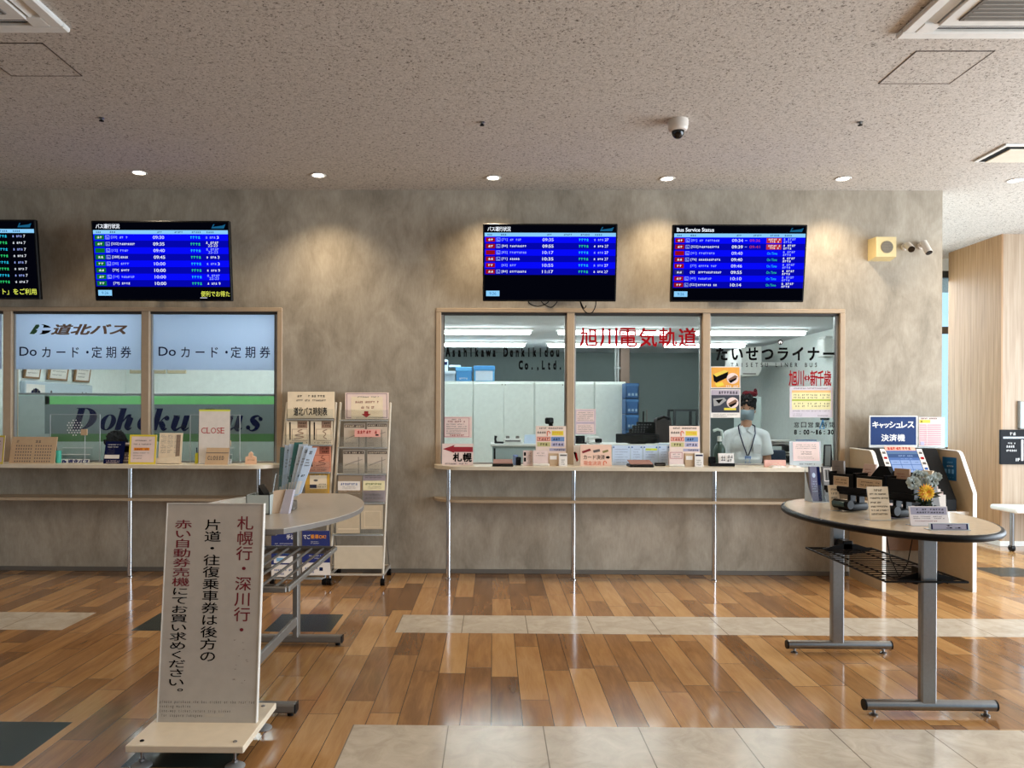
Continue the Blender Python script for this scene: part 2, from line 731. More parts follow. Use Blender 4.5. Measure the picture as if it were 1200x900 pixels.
# ================================================================== THE PLACE
WY = 7.137          # face of the counter wall
GY = 7.185          # glass plane
ZC = 3.624          # hall ceiling
ZT = 1.033          # counter tops
XE = 4.217          # right end of the counter wall
M_floor = wood_floor()
M_stone = tile_mat('pale_stone_tile', (176, 164, 146), (204, 193, 176), (120, 110, 96), .19, .012)
M_dark = tile_mat('dark_green_stone_tile', (20, 30, 30), (44, 58, 56), (24, 32, 32), .25, .0)
M_plaster = plaster_mat()
M_ceil = ceiling_mat()
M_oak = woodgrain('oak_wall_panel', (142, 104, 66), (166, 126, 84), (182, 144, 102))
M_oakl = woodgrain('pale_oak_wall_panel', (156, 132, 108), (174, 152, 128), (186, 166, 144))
M_white = mat('white_paint', (226, 226, 222), .6)
M_offw = mat('office_white_wall', (232, 238, 234), .7)
M_offc = mat('office_ceiling_board', (214, 218, 222), .85, var=.06, scale=60)
M_teal = mat('grey_green_office_wall', (122, 134, 133), .8)
M_base = mat('grey_vinyl_base', (104, 98, 90), .5)
M_frame = mat('beige_window_frame', (178, 156, 130), .45, .0)
M_alu = mat('aluminium', (150, 152, 152), .5, .3)
M_alud = mat('dark_rubber_gasket', (46, 44, 42), .6)
M_glass = glass('window_glass', (250, 253, 252), .55)
M_black = mat('black_plastic', (12, 12, 13), .4, spec=.15)
M_blackm = mat('matt_black', (16, 16, 17), .7, spec=.1)
M_chrome = mat('chrome', (200, 202, 206), .12, 1.0, var=0)
M_steel = mat('brushed_steel', (142, 144, 146), .3, 1.0, var=.05, scale=60)
M_top = mat('cream_laminate', (216, 204, 182), .35)
M_topw = mat('white_laminate', (226, 220, 208), .32)
M_grey = mat('grey_paint_metal', (124, 120, 114), .4, .35)
M_cream = mat('cream_plastic', (206, 192, 158), .5)
M_paper = mat('white_paper', (232, 226, 220), .75)
M_paperp = mat('pinkish_paper', (230, 208, 202), .75)
M_paperc = mat('cream_paper', (234, 218, 192), .75)
M_paperb = mat('bluish_paper', (196, 214, 236), .75)
M_kraft = mat('beige_card', (190, 162, 130), .75)
M_ink = mat('black_print', (12, 11, 12), .9, var=0, spec=.05)
M_inkg = mat('grey_print', (92, 86, 84), .7, var=0)
M_red = mat('red_print', (158, 8, 20), .8, var=0, spec=.1)
M_dred = mat('dark_red_print', (124, 10, 22), .6, var=0)
M_navy = mat('navy_print', (16, 24, 66), .8, var=0, spec=.05)
M_blue = mat('blue_print', (28, 84, 158), .55, var=0)
M_blued = mat('deep_blue_print', (14, 34, 110), .6, var=0)
M_lblue = mat('light_blue_print', (120, 176, 224), .6, var=0)
M_yel = mat('yellow_print', (226, 206, 60), .6, var=0)
M_org = mat('orange_print', (236, 150, 40), .6, var=0)
M_grn = mat('green_print', (120, 190, 110), .6, var=0)
M_pink = mat('pink_print', (232, 150, 150), .6, var=0)
M_wht = mat('white_print', (238, 238, 238), .6, var=0)
M_acr = glass('clear_acrylic', (250, 252, 252), .6, .018)
M_acrf = glass('clear_acrylic_edge', (240, 248, 248), 1.0, .45)
M_screen = emit('screen_black', (3, 4, 12), 1.0)
M_sblue = emit('screen_blue', (6, 10, 250), 1.0)
M_sblue2 = emit('screen_dark_blue', (4, 6, 172), 1.0)
M_shead = emit('screen_pale_blue', (140, 206, 250), 1.0)
M_swht = emit('screen_white', (240, 246, 255), 1.0)
M_spale = emit('screen_lilac', (160, 178, 250), 1.0)
M_scyan = emit('screen_cyan', (40, 200, 240), 1.0)
M_sgrn = emit('screen_green', (50, 220, 120), 1.0)
M_sdgrn = emit('screen_badge_green', (12, 110, 44), 1.0)
M_sred = emit('screen_badge_red', (150, 14, 24), 1.0)
M_sred2 = emit('screen_late_red', (190, 60, 80), 1.0)
M_syel = emit('screen_yellow', (220, 230, 90), 1.0)


def room():
    # floor: planks, two rows of pale stone, dark tiles; one sheet
    xs = sorted([-7.0, -2.97, -2.49, -2.03, -1.57, -1.11, -.667, 4.78, 5.24, 9.0])
    ys = sorted([-7.0, 3.185, 3.642, 5.185, 5.645, 7.14, 7.58, 10.6])
    b = MB()
    for i in range(len(xs) - 1):
        for j in range(len(ys) - 1):
            x0, x1, y0, y1 = xs[i], xs[i + 1], ys[j], ys[j + 1]
            cx, cy = (x0 + x1) / 2, (y0 + y1) / 2
            m = M_floor
            row = 3.185 < cy < 3.642 or 5.185 < cy < 5.645
            if row and (cx > -.667 or cx < -2.97):
                m = M_stone
            if row and (-2.49 < cx < -2.03 or -1.57 < cx < -1.11):
                m = M_dark
            if 4.78 < cx < 5.24 and 7.14 < cy < 7.58:
                m = M_dark
            b.quad((x0, y0, 0), (x1, y0, 0), (x1, y1, 0), (x0, y1, 0), m)
    b.box((-7, -7, -.12), (9, 13, -.002), M_base)
    struct('floor', b, smooth=False, origin=(0, 0, 0))
    b = MB()
    b.box((-7, -7, ZC), (9, 13, ZC + .12), M_ceil)
    struct('ceiling', b, smooth=False, origin=(0, 0, ZC))
    # counter wall with its two long openings
    zs, zt = ZT - .03, 2.50
    op = [(-5.72, at(327, 450, WY).x), (at(514.5, 450, WY).x, at(986, 450, WY).x)]
    b = MB()
    y0, y1 = WY, WY + .12
    b.box((-7, y0, 0), (XE, y1, zs), M_plaster)
    b.box((-7, y0, zt), (XE, y1, ZC), M_plaster)
    e = [-7] + [x for o in op for x in o] + [XE]
    for k in range(0, 6, 2):
        b.box((e[k], y0, zs), (e[k + 1], y1, zt), M_plaster)
    struct('wall_back', b, smooth=False, origin=(0, WY, 0))
    b = MB()
    b.box((-7, WY - .012, 0), (XE + .012, WY, .042), M_base, .003)
    struct('baseboard_back', b)
    b = MB()
    b.box((-7.12, -7, 0), (-7, 13, ZC), M_white)
    struct('wall_left', b, smooth=False)
    b = MB()
    b.box((-7, -7.12, 0), (9, -7, ZC), M_white)
    struct('wall_front', b, smooth=False)
    # offices behind the glass
    oz = 2.56
    b = MB()
    b.box((-5.2, WY + .12, oz), (XE, 12.9, oz + .1), M_offc)
    struct('ceiling_office', b, smooth=False)
    b = MB()
    b.box((-1.3, 12.8, 0), (XE, 12.9, oz), M_teal)
    b.box((-5.2, 10.4, 0), (-1.3, 10.5, oz), M_offw)
    struct('wall_office_rear', b, smooth=False)
    b = MB()
    b.box((XE - .1, WY + .12, 0), (XE, 12.8, ZC), M_offw)
    struct('wall_office_right', b, smooth=False)
    b = MB()
    b.box((-1.3, WY + .12, 0), (-1.2, 12.8, oz), M_offw)
    struct('wall_office_middle', b, smooth=False)
    b = MB()
    b.box((-5.2, WY + .12, 0), (-5.07, 10.4, oz), M_offw)
    struct('wall_office_left', b, smooth=False)
    # oak block on the right and the window beyond it
    b = MB()
    b.prism([(5.92, 8.83, 0), (9, 8.83, 0), (9, 8.83, ZC), (5.92, 8.83, ZC)], (0, .02, 0), M_oakl)
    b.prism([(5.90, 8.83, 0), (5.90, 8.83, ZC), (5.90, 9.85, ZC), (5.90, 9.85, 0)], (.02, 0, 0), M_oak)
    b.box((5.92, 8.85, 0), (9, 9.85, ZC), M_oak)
    struct('wall_right', b, smooth=False)
    b = MB()
    b.box((5.888, 8.818, 0), (9, 8.83, .06), M_white, .003)
    b.box((5.888, 8.83, 0), (5.90, 9.85, .06), M_white, .003)
    struct('baseboard_right', b)
    b = MB()
    b.box((XE, 10.2, 3.46), (9, 10.3, ZC), M_white)
    b.box((XE, 10.2, 0), (9, 10.3, .25), M_white)
    struct('wall_corridor', b, smooth=False)
    w = thing('window_3', None, None, (6.6, 10.25, .25), kind='structure')
    f = MB()
    for z in (.25, 1.0, 2.62, 3.37):
        f.box((XE, 10.21, z), (9, 10.29, z + .09), M_alud, .004)
    for x in (4.25, 5.3, 6.4, 7.6, 8.9):
        f.box((x, 10.215, .25), (x + .06, 10.285, 3.46), M_alud, .004)
    build('window_frame', f, w)
    g = MB()
    g.box((XE, 10.247, .3), (9, 10.253, 3.42), M_glass)
    build('pane', g, w)


def window(n, xl, xr, mulls, zt=2.50):
    """long counter window: outer frame, mullions, panes between"""
    zs = ZT - .03
    w = thing('window_%d' % n, None, None, ((xl + xr) / 2, GY, zs), kind='structure')
    f = MB()
    y0, y1 = WY - .012, WY + .12
    f.box((xl - .03, y0, zt - .032), (xr + .03, y1, zt + .006), M_frame, .004)
    for x in (xl, xr):
        f.box((x - .03 if x == xl else x - .018, y0, zs), (x + .018 if x == xl else x + .03, y1, zt - .032), M_frame, .004)
    f.box((xl, GY - .03, zt - .055), (xr, GY + .03, zt - .032), M_alud, .003)
    f.box((xl, GY - .03, zs), (xr, GY + .03, zs + .045), M_alu, .003)
    for x, s in ((xl + .018, 1), (xr - .018, -1)):
        f.box((min(x, x + s * .03), GY - .025, zs), (max(x, x + s * .03), GY + .025, zt - .032), M_alu, .003)
        f.box((x + s * .03 - .004, GY - .028, zs), (x + s * .03 + .002, GY - .022, zt - .032), M_alud)
    build('window_frame', f, w)
    e = [xl + .018] + [x for m in mulls for x in m] + [xr - .018]
    for a, c in mulls:
        m = MB()
        m.box((a, WY - .006, zs), (c, WY + .11, zt - .03), M_frame, .005)
        for s, x in ((-1, a), (1, c)):
            m.box((min(x, x + s * .016), GY - .02, zs), (max(x, x + s * .016), GY + .02, zt - .032), M_alu, .002)
        build('mullion', m, w)
    for k in range(0, len(e), 2):
        p = MB()
        p.box((e[k], GY - .003, zs + .01), (e[k + 1], GY + .003, zt - .04), M_glass)
        build('pane', p, w, smooth=False)
    return w


room()
mx = lambda a, b: (at(a, 450, WY).x, at(b, 450, WY).x)
W1 = window(1, -5.72, at(327, 450, WY).x, [mx(-158, -148), mx(3.5, 13.5), mx(165.5, 175)])
W2 = window(2, at(514.5, 450, WY).x, at(986, 450, WY).x, [mx(664, 673), mx(823, 832)])


# ------------------------------------------------------------------ lights of the place
def downlight(px, py, lab, k=1.0, place=None):
    p = place or onz(px, py, ZC)
    t = thing('downlight', lab, 'ceiling light', (p.x, p.y, ZC), 'round downlights along the counter wall')
    b = MB()
    b.lathe((p.x, p.y, ZC), [(.062, -.0005), (.07, -.004), (.066, -.008), (.052, -.006), (.05, .0), (.05, .03)], M_white, 28)
    build('trim_ring', b, t)
    b = MB()
    b.lathe((p.x, p.y, ZC), [(.001, -.004), (.05, -.004), (.05, -.002), (.001, -.002)], emit('downlight_glow', (255, 244, 222), 14), 24)
    build('lens', b, t)
    l = bpy.data.lights.new('downlight_lamp', 'SPOT')
    l.energy, l.color = 76 * k, (1.0, .80, .55)
    l.spot_size, l.spot_blend, l.shadow_soft_size = math.radians(118), 1.0, .05
    o = bpy.data.objects.new('lamp', l)
    COL.objects.link(o)
    o.parent = t
    o.location = (0, 0, -.03)


for px, py, lab in ((163, 202, 'round white downlight in the ceiling above the second departure screen'),
                    (373, 205, 'round white downlight in the ceiling above the two leaflet racks'),
                    (578, 208, 'round white downlight in the ceiling above the third departure screen'),
                    (782, 209, 'round white downlight in the ceiling above the left edge of the English screen'),
                    (988, 209, 'round white downlight in the ceiling above the beige wall speaker'),
                    (1190, 211, 'round white downlight in the ceiling beside the small square vent')):
    downlight(px, py, lab)

M_tube = emit('fluorescent_tube', (240, 248, 250), 21)


def tube_light(x0, x1, y, z, lab, grp):
    t = thing('fluorescent_light', lab, 'ceiling light', ((x0 + x1) / 2, y, z), grp)
    b = MB()
    b.box((x0 - .03, y - .055, z - .03), (x1 + .03, y + .055, z), M_white, .006)
    build('housing', b, t)
    b = MB()
    b.box((x0, y - .045, z - .075), (x1, y + .045, z - .028), M_tube, .015)
    build('tube', b, t)


oz = 2.56
g = 'strip lights in the right office'
for x0, x1, y, lab in ((-.87, .46, 9.25, 'white strip light in the front row, behind the word Asahikawa on the glass'),
                       (.80, 2.12, 9.25, 'white strip light in the front row, behind the red characters on the middle pane'),
                       (2.48, 3.80, 9.25, 'white strip light in the front row, above the hiragana sign on the right pane'),
                       (-.87, .46, 10.95, 'white strip light in the back row, over the tall white cupboards on the left'),
                       (.80, 2.12, 10.95, 'white strip light in the back row, behind the red characters on the middle pane'),
                       (-.3, 1.3, 7.42, 'added white strip light, unseen inside the window head, above the arrow sign'),  # this strip and the next are unseen extras, added to brighten the clerk
                       (1.9, 3.5, 7.42, 'added white strip light, unseen inside the window head, brightening the clerk from the front'),
                       (2.48, 3.63, 10.95, 'white strip light in the back row, just above the hiragana sign on the right pane')):
    tube_light(x0, x1, y, oz, lab, g)
g = 'strip lights in the left office'
for x0, x1, y, lab in ((-4.6, -3.3, 7.75, 'white strip light glowing behind the blue film with the bus company logo'),
                       (-2.9, -1.6, 7.75, 'white strip light glowing behind the plain right-hand blue film'),
                       (-4.4, -1.8, 9.2, 'long white strip light at the back of the left office')):
    tube_light(x0, x1, y, oz, lab, g)
# ================================================================== lettering on the glass, film
def film_and_lettering():
    YF = WY + .02 + .018   # just in front of the panes
    Yg = GY - .0045
    F = film_mat()
    e0 = at(14.3, 400, Yg).x
    panes = [(at(14.0, 400, Yg).x, at(165.6, 400, Yg).x), (at(175.2, 400, Yg).x, at(326.2, 400, Yg).x), (at(-146, 400, Yg).x, at(2.2, 400, Yg).x)]
    labs = ('blue film with company logo', 'blue film with one line of print', 'blue film on the pane cut by the left edge')
    for k, (a, c) in enumerate(panes):
        zt, zb = 2.46, at(90, 433, Yg).z
        b = MB()
        b.box((a, Yg - .0012, zb), (c, Yg, zt), F)
        o = build('frosted_film', b, W1, smooth=False)
        o['label'] = labs[k]
        p = PX_Y(Yg - .0015, .0006)
        if k == 0:
            # mark: green leaf pair and black wing, then slanted characters
            p.poly([(34.5, 391.4), (42, 380.6), (45.5, 380.2), (46.4, 382.2), (44.2, 385.3), (41.8, 385.9), (44, 387), (43, 389.4), (40, 391.6)], mat('logo_green', (22, 74, 34), .5, var=0))
            p.poly([(48, 380.2), (52, 380.2), (57, 381.8), (60, 384), (50.6, 384), (51.4, 381.4)], M_ink)
            p.poly([(49.6, 387.2), (60.2, 387.2), (57, 390), (52, 391.6), (46, 391.6), (49, 390)], M_ink)
            p.text('道北バス', 63, 380, 149, 392, mat('logo_brown', (112, 84, 66), .5, var=0), 2, .03, .5)
        x0 = 23 if k == 0 else 186
        if k < 2:
            p.text('Do', x0, 406.5, x0 + 20, 417, M_navy, 2, .006)
            for ch, dx in zip('カード・定期券', (25, 42, 58, 73, 84, 101, 118)):
                p.text(ch, x0 + dx, 405.4, x0 + dx + 13, 420, M_navy, 2, .006, em=True)
        if p.v:
            l = build('lettering', p, o, smooth=False)
    # right window
    p = PX_Y(Yg, .0006)
    p.chars('Asahikawa Denkikidou', 521.5, 406, 657, 417.5, M_ink, 1, .05, .95, .72)
    p.chars('Co.,Ltd.', 607, 421.5, 660, 432.5, M_ink, 1, .05, .92, .72)
    o = build('lettering', p, W2, smooth=False)
    o['label'] = 'black Latin company name'
    p = PX_Y(Yg, .0006)
    for i, ch in enumerate('旭川電気軌道'):
        p.text(ch, 679.5 + i * 23.2, 384.5, 700 + i * 23.2, 406, M_red, 1, .018)
    o = build('lettering', p, W2, smooth=False)
    o['label'] = 'large red characters'
    p = PX_Y(Yg, .0006)
    for i, ch in enumerate('たいせつライナー'):
        p.text(ch, 838 + i * 17.9, 405.5, 853.5 + i * 17.9, 423.5, M_ink, 1, .03, em=True)
    p.chars('TAISETSU LINER BUS', 855, 424.6, 959, 430, M_ink, 1, .01, .78, .7)
    p.disc(914.5, 401, 3.2, 3.2, M_ink, 1).disc(914.5, 401.4, 2.1, 2.0, M_wht, 2).poly([(913.4, 403.6), (914.5, 400.6), (915.6, 403.6)], M_ink, 3)
    for ch, a, c in (('旭', 924.5, 934), ('川', 934.5, 942), ('⇔', 942, 949.5), ('新', 949.5, 958), ('千', 958, 965.5), ('歳', 965.5, 974)):
        if ch == '⇔':
            p.poly([(942.4, 443), (944.6, 438.6), (944.6, 447.4)], M_red, 1).poly([(949.2, 443), (947, 438.6), (947, 447.4)], M_red, 1)
            p.rect(944.4, 441.2, 947.2, 442.2, M_red, 1).rect(944.4, 443.8, 947.2, 444.8, M_red, 1)
        else:
            p.text(ch, a, 434.5, c, 452, M_red, 1, .02)
    for i, ch in enumerate('窓口営業時間'):
        p.text(ch, 930.6 + i * 8.2, 494.8, 936.4 + i * 8.2, 501, M_ink, 1, .012)
    for ch, x in (('8', 930.8), ('：', 936), ('0', 941.8), ('0', 945.4), ('～', 950), ('1', 956.6), ('6', 959.8), ('：', 964.4), ('3', 970), ('0', 974)):
        w = 5 if ch == '～' else (1.2 if ch == '：' else (1.3 if ch == '1' else 2.8))
        h0 = 505.4 if ch == '～' else (505 if ch == '：' else 503.8)
        h1 = 507.4 if ch == '～' else (508.8 if ch == '：' else 509)
        p.text(ch, x + (1 if ch == '：' else 0), h0, x + w + (1 if ch == '：' else 0), h1, M_ink, 1, .02 if ch in '：～' else .035)
    o = build('lettering', p, W2, smooth=False)
    o['label'] = 'liner bus name, route in red and opening hours'


film_and_lettering()


# ================================================================== departure screens
def screen(name_lab, pxl, pxr, py_t, py_b, rows, title, kind):
    """55 inch screen leaning forward from the wall; pixel corners of its top edge give the place"""
    Yt = 6.76
    A, B = at(pxl, py_t, Yt), at(pxr, py_t, Yt)
    w = (B - A).length
    h = w * 9 / 16 * 1.015
    R = Matrix.Rotation(math.radians(-7.0), 3, 'X')
    Ux = V((1, 0, 0))
    Dn = R @ V((0, 0, -1))
    Dn = V((0, math.sin(math.radians(7)), -math.cos(math.radians(7))))
    Nn = Dn.cross(Ux).normalized()
    C = (A + B) / 2 + Dn * (h / 2)
    t = thing('departure_screen', name_lab, 'display screen', (C.x, WY, C.z), 'departure screens on the counter wall')
    RM = Matrix((Ux, -Nn, -Dn)).transposed()
    b = MB()
    b.obox(C - Nn * .022, (w, .044, h), M_black, RM, .006)
    b.obox(C - Nn * .065, (w * .62, .05, h * .62), M_blackm, RM, .01)
    build('casing', b, t)
    b = MB()
    zc = C.z - .06
    b.box((C.x - .2, WY - .03, zc - .2), (C.x + .2, WY - .001, zc + .2), M_blackm, .004)
    for s in (-.14, .14):
        q = C - Nn * .09 + Ux * s
        b.obox((q + V((C.x + s, WY - .02, zc))) / 2, (.03, abs(WY - q.y) - .01, .04), M_blackm)
        b.obox(q, (.03, .02, h * .6), M_blackm, RM)
    build('wall_bracket', b, t)
    x0, y0, x1, y1 = 0, 0, 160, 92
    TL = C - Ux * (w / 2) + Dn * (-h / 2) + Nn * .0005
    TR = TL + Ux * w
    BL = TL + Dn * h
    p = PR(TL, TR, BL, x0, y0, x1, y1, .0005)
    p.rect(2, 2, 158, 90, M_screen)
    en = kind == 'en'
    if kind != 'cut':
        if en:
            p.text('Bus Service Status', 5, 4.2, 49, 8.6, M_swht, 2, .02)
        else:
            p.text('バス運行状況', 5.5, 3.8, 33, 9, M_swht, 2, .02)
    # operator's mark, top right
    r = random.Random(5)
    p.poly([(139, 8.8), (141.5, 4), (143, 4), (141, 7), (152, 5.5), (155.5, 4), (153.5, 8.8)], mat('screen_mark', (20, 60, 90), .6) if False else emit('screen_mark_blue', (24, 92, 130), 1), 2)
    p.rect(2, 10.8, 158, 15.2, M_shead, 2)
    for a, c in ((5, 11), (21, 28), (76, 82), (96, 106), (116, 127), (133, 144)):
        p.scrib(a, 12, c, 14, emit('screen_head_print', (20, 60, 110), 1), int(a), 3)
    n = len(rows)
    rh = (75.5 - 15.2) / 8
    for i, (badge, box, code, dest, tm, late, stop) in enumerate(rows):
        a = 15.2 + rh * i
        if kind != 'cut':
            p.rect(2, a, 158, a + rh, M_sblue if i % 2 == 0 else M_sblue2, 2)
        pale = M_spale if i % 2 == 0 else M_swht
        m = {'g': M_sdgrn, 'r': M_sred, 'b': emit('screen_badge_blue', (40, 40, 120), 1)}[badge]
        p.rect(3.5, a + 1.2, 14.5, a + rh - 1.2, m, 3)
        p.scrib(6, a + 2.6, 12.5, a + rh - 2.6, M_swht, i, 4)
        if box:
            p.frame(16, a + 1.6, 20.6, a + rh - 1.6, .5, M_spale, 3)
            p.rect(17.4, a + 3, 18, a + rh - 2.6, M_spale, 3).rect(17.4, a + rh - 3.2, 19.4, a + rh - 2.6, M_spale, 3)
        p.text('[' + code + ']', 22.5, a + 2.2, 22.5 + 1.7 * (len(code) + 2), a + rh - 2, pale, 3)
        p.scrib(32, a + 2.6, 32 + dest, a + rh - 2.6, pale, i + 40, 3)
        p.text(tm, 71, a + 2, 84, a + rh - 2, M_swht if i % 2 else emit('screen_time_pale', (206, 214, 255), 1), 3, .01)
        if late:
            p.rect(86.5, a + rh / 2 - .3, 89, a + rh / 2 + .3, M_spale, 3)
            p.text(late, 92, a + 2.2, 104.5, a + rh - 2.2, M_sred2, 3)
            p.rect(112, a + .8, 130, a + rh - .8, emit('screen_red_box', (190, 50, 60), 1), 3)
            p.scrib(114, a + 1.4, 128.5, a + 3.4, M_swht, 3, 4).scrib(116, a + 4.1, 127, a + 6.1, M_swht, 4, 4)
        elif en:
            p.text('On Time', 113.5, a + 2.4, 125.5, a + rh - 2.2, M_scyan if i % 2 == 0 else M_sgrn, 3)
        else:
            p.scrib(114, a + 2.3, 126, a + rh - 2.3, M_scyan if i % 2 == 0 else M_sgrn, 7, 3)
        if en or len(stop) > 2:
            p.scrib(132, a + .9, 147, a + 3.4, pale, 11, 3)
            if en:
                p.scrib(132, a + 4.2, 142, a + 6.6, pale, 12, 3)
            else:
                p.text(stop, 134.5, a + 4, 145.5, a + 7, pale, 3)
        else:
            p.scrib(132, a + 2.6, 143.5, a + rh - 2.6, pale, 11, 3)
            p.text(stop, 145, a + 2.2, 145 + 2.2 * len(stop), a + rh - 2.2, M_swht, 3)
    if kind != 'cut':
        p.rect(4, 79.5, 20, 86, M_shead, 2)
        p.text('9:26', 8, 81.2, 16, 84.4, emit('screen_clock', (30, 110, 170), 1), 3)
    if kind == 'ja1':
        p.text('便利でお得た', 124, 80.5, 157.5, 86.8, M_syel, 2, .01)
        p.rect(123, 88, 131, 88.6, M_swht, 2)
    if kind == 'cut':
        p.text('ット」をご利用', 108, 79.5, 156, 86.5, M_syel, 2, .01)
    build('display', p, t, smooth=False)
    return t, C, w, h


ja1 = [('g', 1, '20', 10, '09:30', None, '3'), ('g', 1, '532', 18, '09:35', None, '22-23'), ('g', 1, '12', 10, '09:40', None, '22-23'),
       ('g', 1, '288', 9, '09:45', None, '3'), ('g', 1, '20', 10, '10:00', None, '3'), ('g', 0, '79', 10, '10:00', None, '9'),
       ('g', 1, '14', 18, '10:00', None, '22-23'), ('g', 0, '79', 10, '10:00', None, '9')]
ja2 = [('r', 1, '71', 14, '09:35', None, '27'), ('r', 1, '84', 20, '09:55', None, '27'), ('r', 1, '82', 20, '10:17', None, '27'),
       ('r', 1, '71', 12, '10:35', None, '27'), ('r', 0, '62', 8, '10:55', None, '27'), ('r', 1, '84', 20, '11:17', None, '27')]
en = [('r', 1, '81', 24, '09:34', '09:36', '8'), ('r', 1, '522', 24, '09:39', '09:41', '8'), ('r', 1, '41', 19, '09:40', None, '5'),
      ('r', 1, '76', 26, '09:40', None, '3'), ('r', 0, '77', 22, '09:46', None, '7'), ('b', 0, '9', 28, '09:55', None, '9'),
      ('r', 1, '47', 19, '10:10', None, '5'), ('r', 1, '522', 23, '10:14', None, '6')]
cut = [('g', 0, '4', 12, '09:2%d' % k, None, '7') for k in range(8)]
screen('black wall screen cut off by the left edge, showing white rows on black', -119.5, 41, 257.2, 0, cut, '', 'cut')
screen('wall screen with green badges over the blue films, second from the left', 106.3, 268.6, 258.6, 0, ja1, '', 'ja1')
T3, C3, w3, h3 = screen('wall screen with red badges and six rows, its lower part black, cables hanging below', 566, 724, 262, 0, ja2, '', 'ja2')
T4, C4, w4, h4 = screen('rightmost wall screen, headed Bus Service Status in English', 788.6, 946.6, 263, 0, en, '', 'en')
# loose cables under the third screen
for k, (lab, pts) in enumerate((('thin black cables looping below the third screen, left pair',
                                 [[(618, 350), (621, 356), (630, 359), (640, 356), (645, 350)], [(632, 350), (638, 357), (646, 360), (652, 355), (654, 349)]]),
                                ('black cable hanging in a deep loop below the right half of the third screen',
                                 [[(679, 350), (682, 360), (688, 367), (694, 366), (698, 358), (698, 350)], [(679, 350), (684, 361), (687, 358)]]))):
    b = MB()
    for c in pts:
        q = [at(x, y, 6.98) for x, y in c]
        sm = []
        for i in range(len(q) - 1):
            p0, p1, p2, p3 = q[max(i - 1, 0)], q[i], q[i + 1], q[min(i + 2, len(q) - 1)]
            for j in range(6):
                u = j / 6
                sm.append(.5 * ((2 * p1) + (p2 - p0) * u + (2 * p0 - 5 * p1 + 4 * p2 - p3) * u * u + (3 * p1 - p0 - 3 * p2 + p3) * u ** 3))
        sm.append(q[-1])
        b.tube(sm, .0045, M_black, 6)
    b.box((at(pts[0][0][0] - 1, 0, 6.98).x, 6.9, at(0, 350, 6.98).z), (at(pts[-1][0][0] + (24 if k == 0 else 20), 0, 6.98).x, 7.0, at(0, 350, 6.98).z + .02), M_black)
    build('cable', b, T3)['label'] = lab


# ================================================================== ceiling fittings
def cassette(xl, xr, ya, yb, lab):
    z = ZC
    t = thing('air_conditioner', lab, 'air conditioner', ((xl + xr) / 2, (ya + yb) / 2, z), 'ceiling air conditioners')
    mid = ((xl + xr) / 2, (ya + yb) / 2)
    b = MB()
    w = .07
    z0, z1 = z - .032, z
    b.box((xl, ya, z0), (xr, ya + w, z1), M_cream if False else M_white, .008)
    b.box((xl, yb - w, z0), (xr, yb, z1), M_white, .008)
    b.box((xl, ya + w, z0), (xl + w, yb - w, z1), M_white, .008)
    b.box((xr - w, ya + w, z0), (xr, yb - w, z1), M_white, .008)
    b.box((xl + w, ya + w, z1 - .008), (xr - w, yb - w, z1 - .001), M_blackm)
    g = .075
    b.box((xl + w + g, ya + w + g, z0 - .004), (xr - w - g, yb - w - g, z1 - .006), M_white, .008)
    for cx in (xl + w, xr - w - g - .02):
        for cy in (ya + w, yb - w - g - .02):
            b.box((cx, cy, z0), (cx + g + .02, cy + g + .02, z1 - .006), M_white, .004)
    build('panel', b, t)
    b = MB()
    i = w + g + .07
    b.box((xl + i, ya + i, z0 - .012), (xr - i, yb - i, z0 - .003), mat('intake_grille_grey', (110, 106, 100), .6), .004)
    n = 14
    for k in range(n):
        y = ya + i + (yb - ya - 2 * i) * (k + .5) / n
        b.box((xl + i + .02, y - .004, z0 - .016), (xr - i - .02, y + .004, z0 - .011), mat('grille_bar', (150, 146, 138), .6))
    build('intake_grille', b, t)
    for k in range(4):
        b = MB()
        j = .16
        if k < 2:
            x = xl + w + .012 if k == 0 else xr - w - g + .012
            b.obox((x + .025, mid[1], z - .018), (.046, yb - ya - 2 * j, .004), M_white, Matrix.Rotation(.5 if k == 0 else -.5, 3, 'Y'))
        else:
            y = ya + w + .012 if k == 2 else yb - w - g + .012
            b.obox((mid[0], y + .025, z - .018), (xr - xl - 2 * j, .046, .004), M_white, Matrix.Rotation(-.5 if k == 2 else .5, 3, 'X'))
        build('louvre', b, t)
    return t


cassette(2.225, 3.175, 3.25, 4.215, 'square ceiling air conditioner in the top right corner of the view')
cassette(-3.29, -2.335, 3.19, 4.14, 'square ceiling air conditioner in the top left corner of the view')


def hatch(x0, x1, y0, y1, lab):
    b = MB()
    b.box((x0 + .004, y0 + .004, ZC - .002), (x1 - .004, y1 - .004, ZC), M_ceil)
    t = solo('access_panel', b, lab, 'ceiling hatch', 'ceiling access panels', smooth=False)
    b = MB()
    m = mat('hatch_gap', (70, 58, 50), .6)
    w = .006
    for lo, hi in (((x0, y0), (x1, y0 + w)), ((x0, y1 - w), (x1, y1)), ((x0, y0), (x0 + w, y1)), ((x1 - w, y0), (x1, y1))):
        b.box((lo[0], lo[1], ZC - .0035), (hi[0], hi[1], ZC - .0002), m)
    build('edge_trim', b, t, smooth=False)


q = [onz(1031, 97.3, ZC), onz(1112.5, 98.5, ZC), onz(1074, 58.2, ZC), onz(1164, 60.5, ZC)]
hatch((q[0].x + q[2].x) / 2, (q[1].x + q[3].x) / 2, (q[2].y + q[3].y) / 2, (q[0].y + q[1].y) / 2, 'flush square ceiling hatch outlined by a dark gap, right side')
q = [onz(96.5, 88.8, ZC), onz(50.5, 50, ZC)]
xr = (q[0].x + q[1].x) / 2
hatch(xr - .45, xr, q[1].y, q[0].y, 'flush square ceiling hatch outlined by a dark gap, left side')


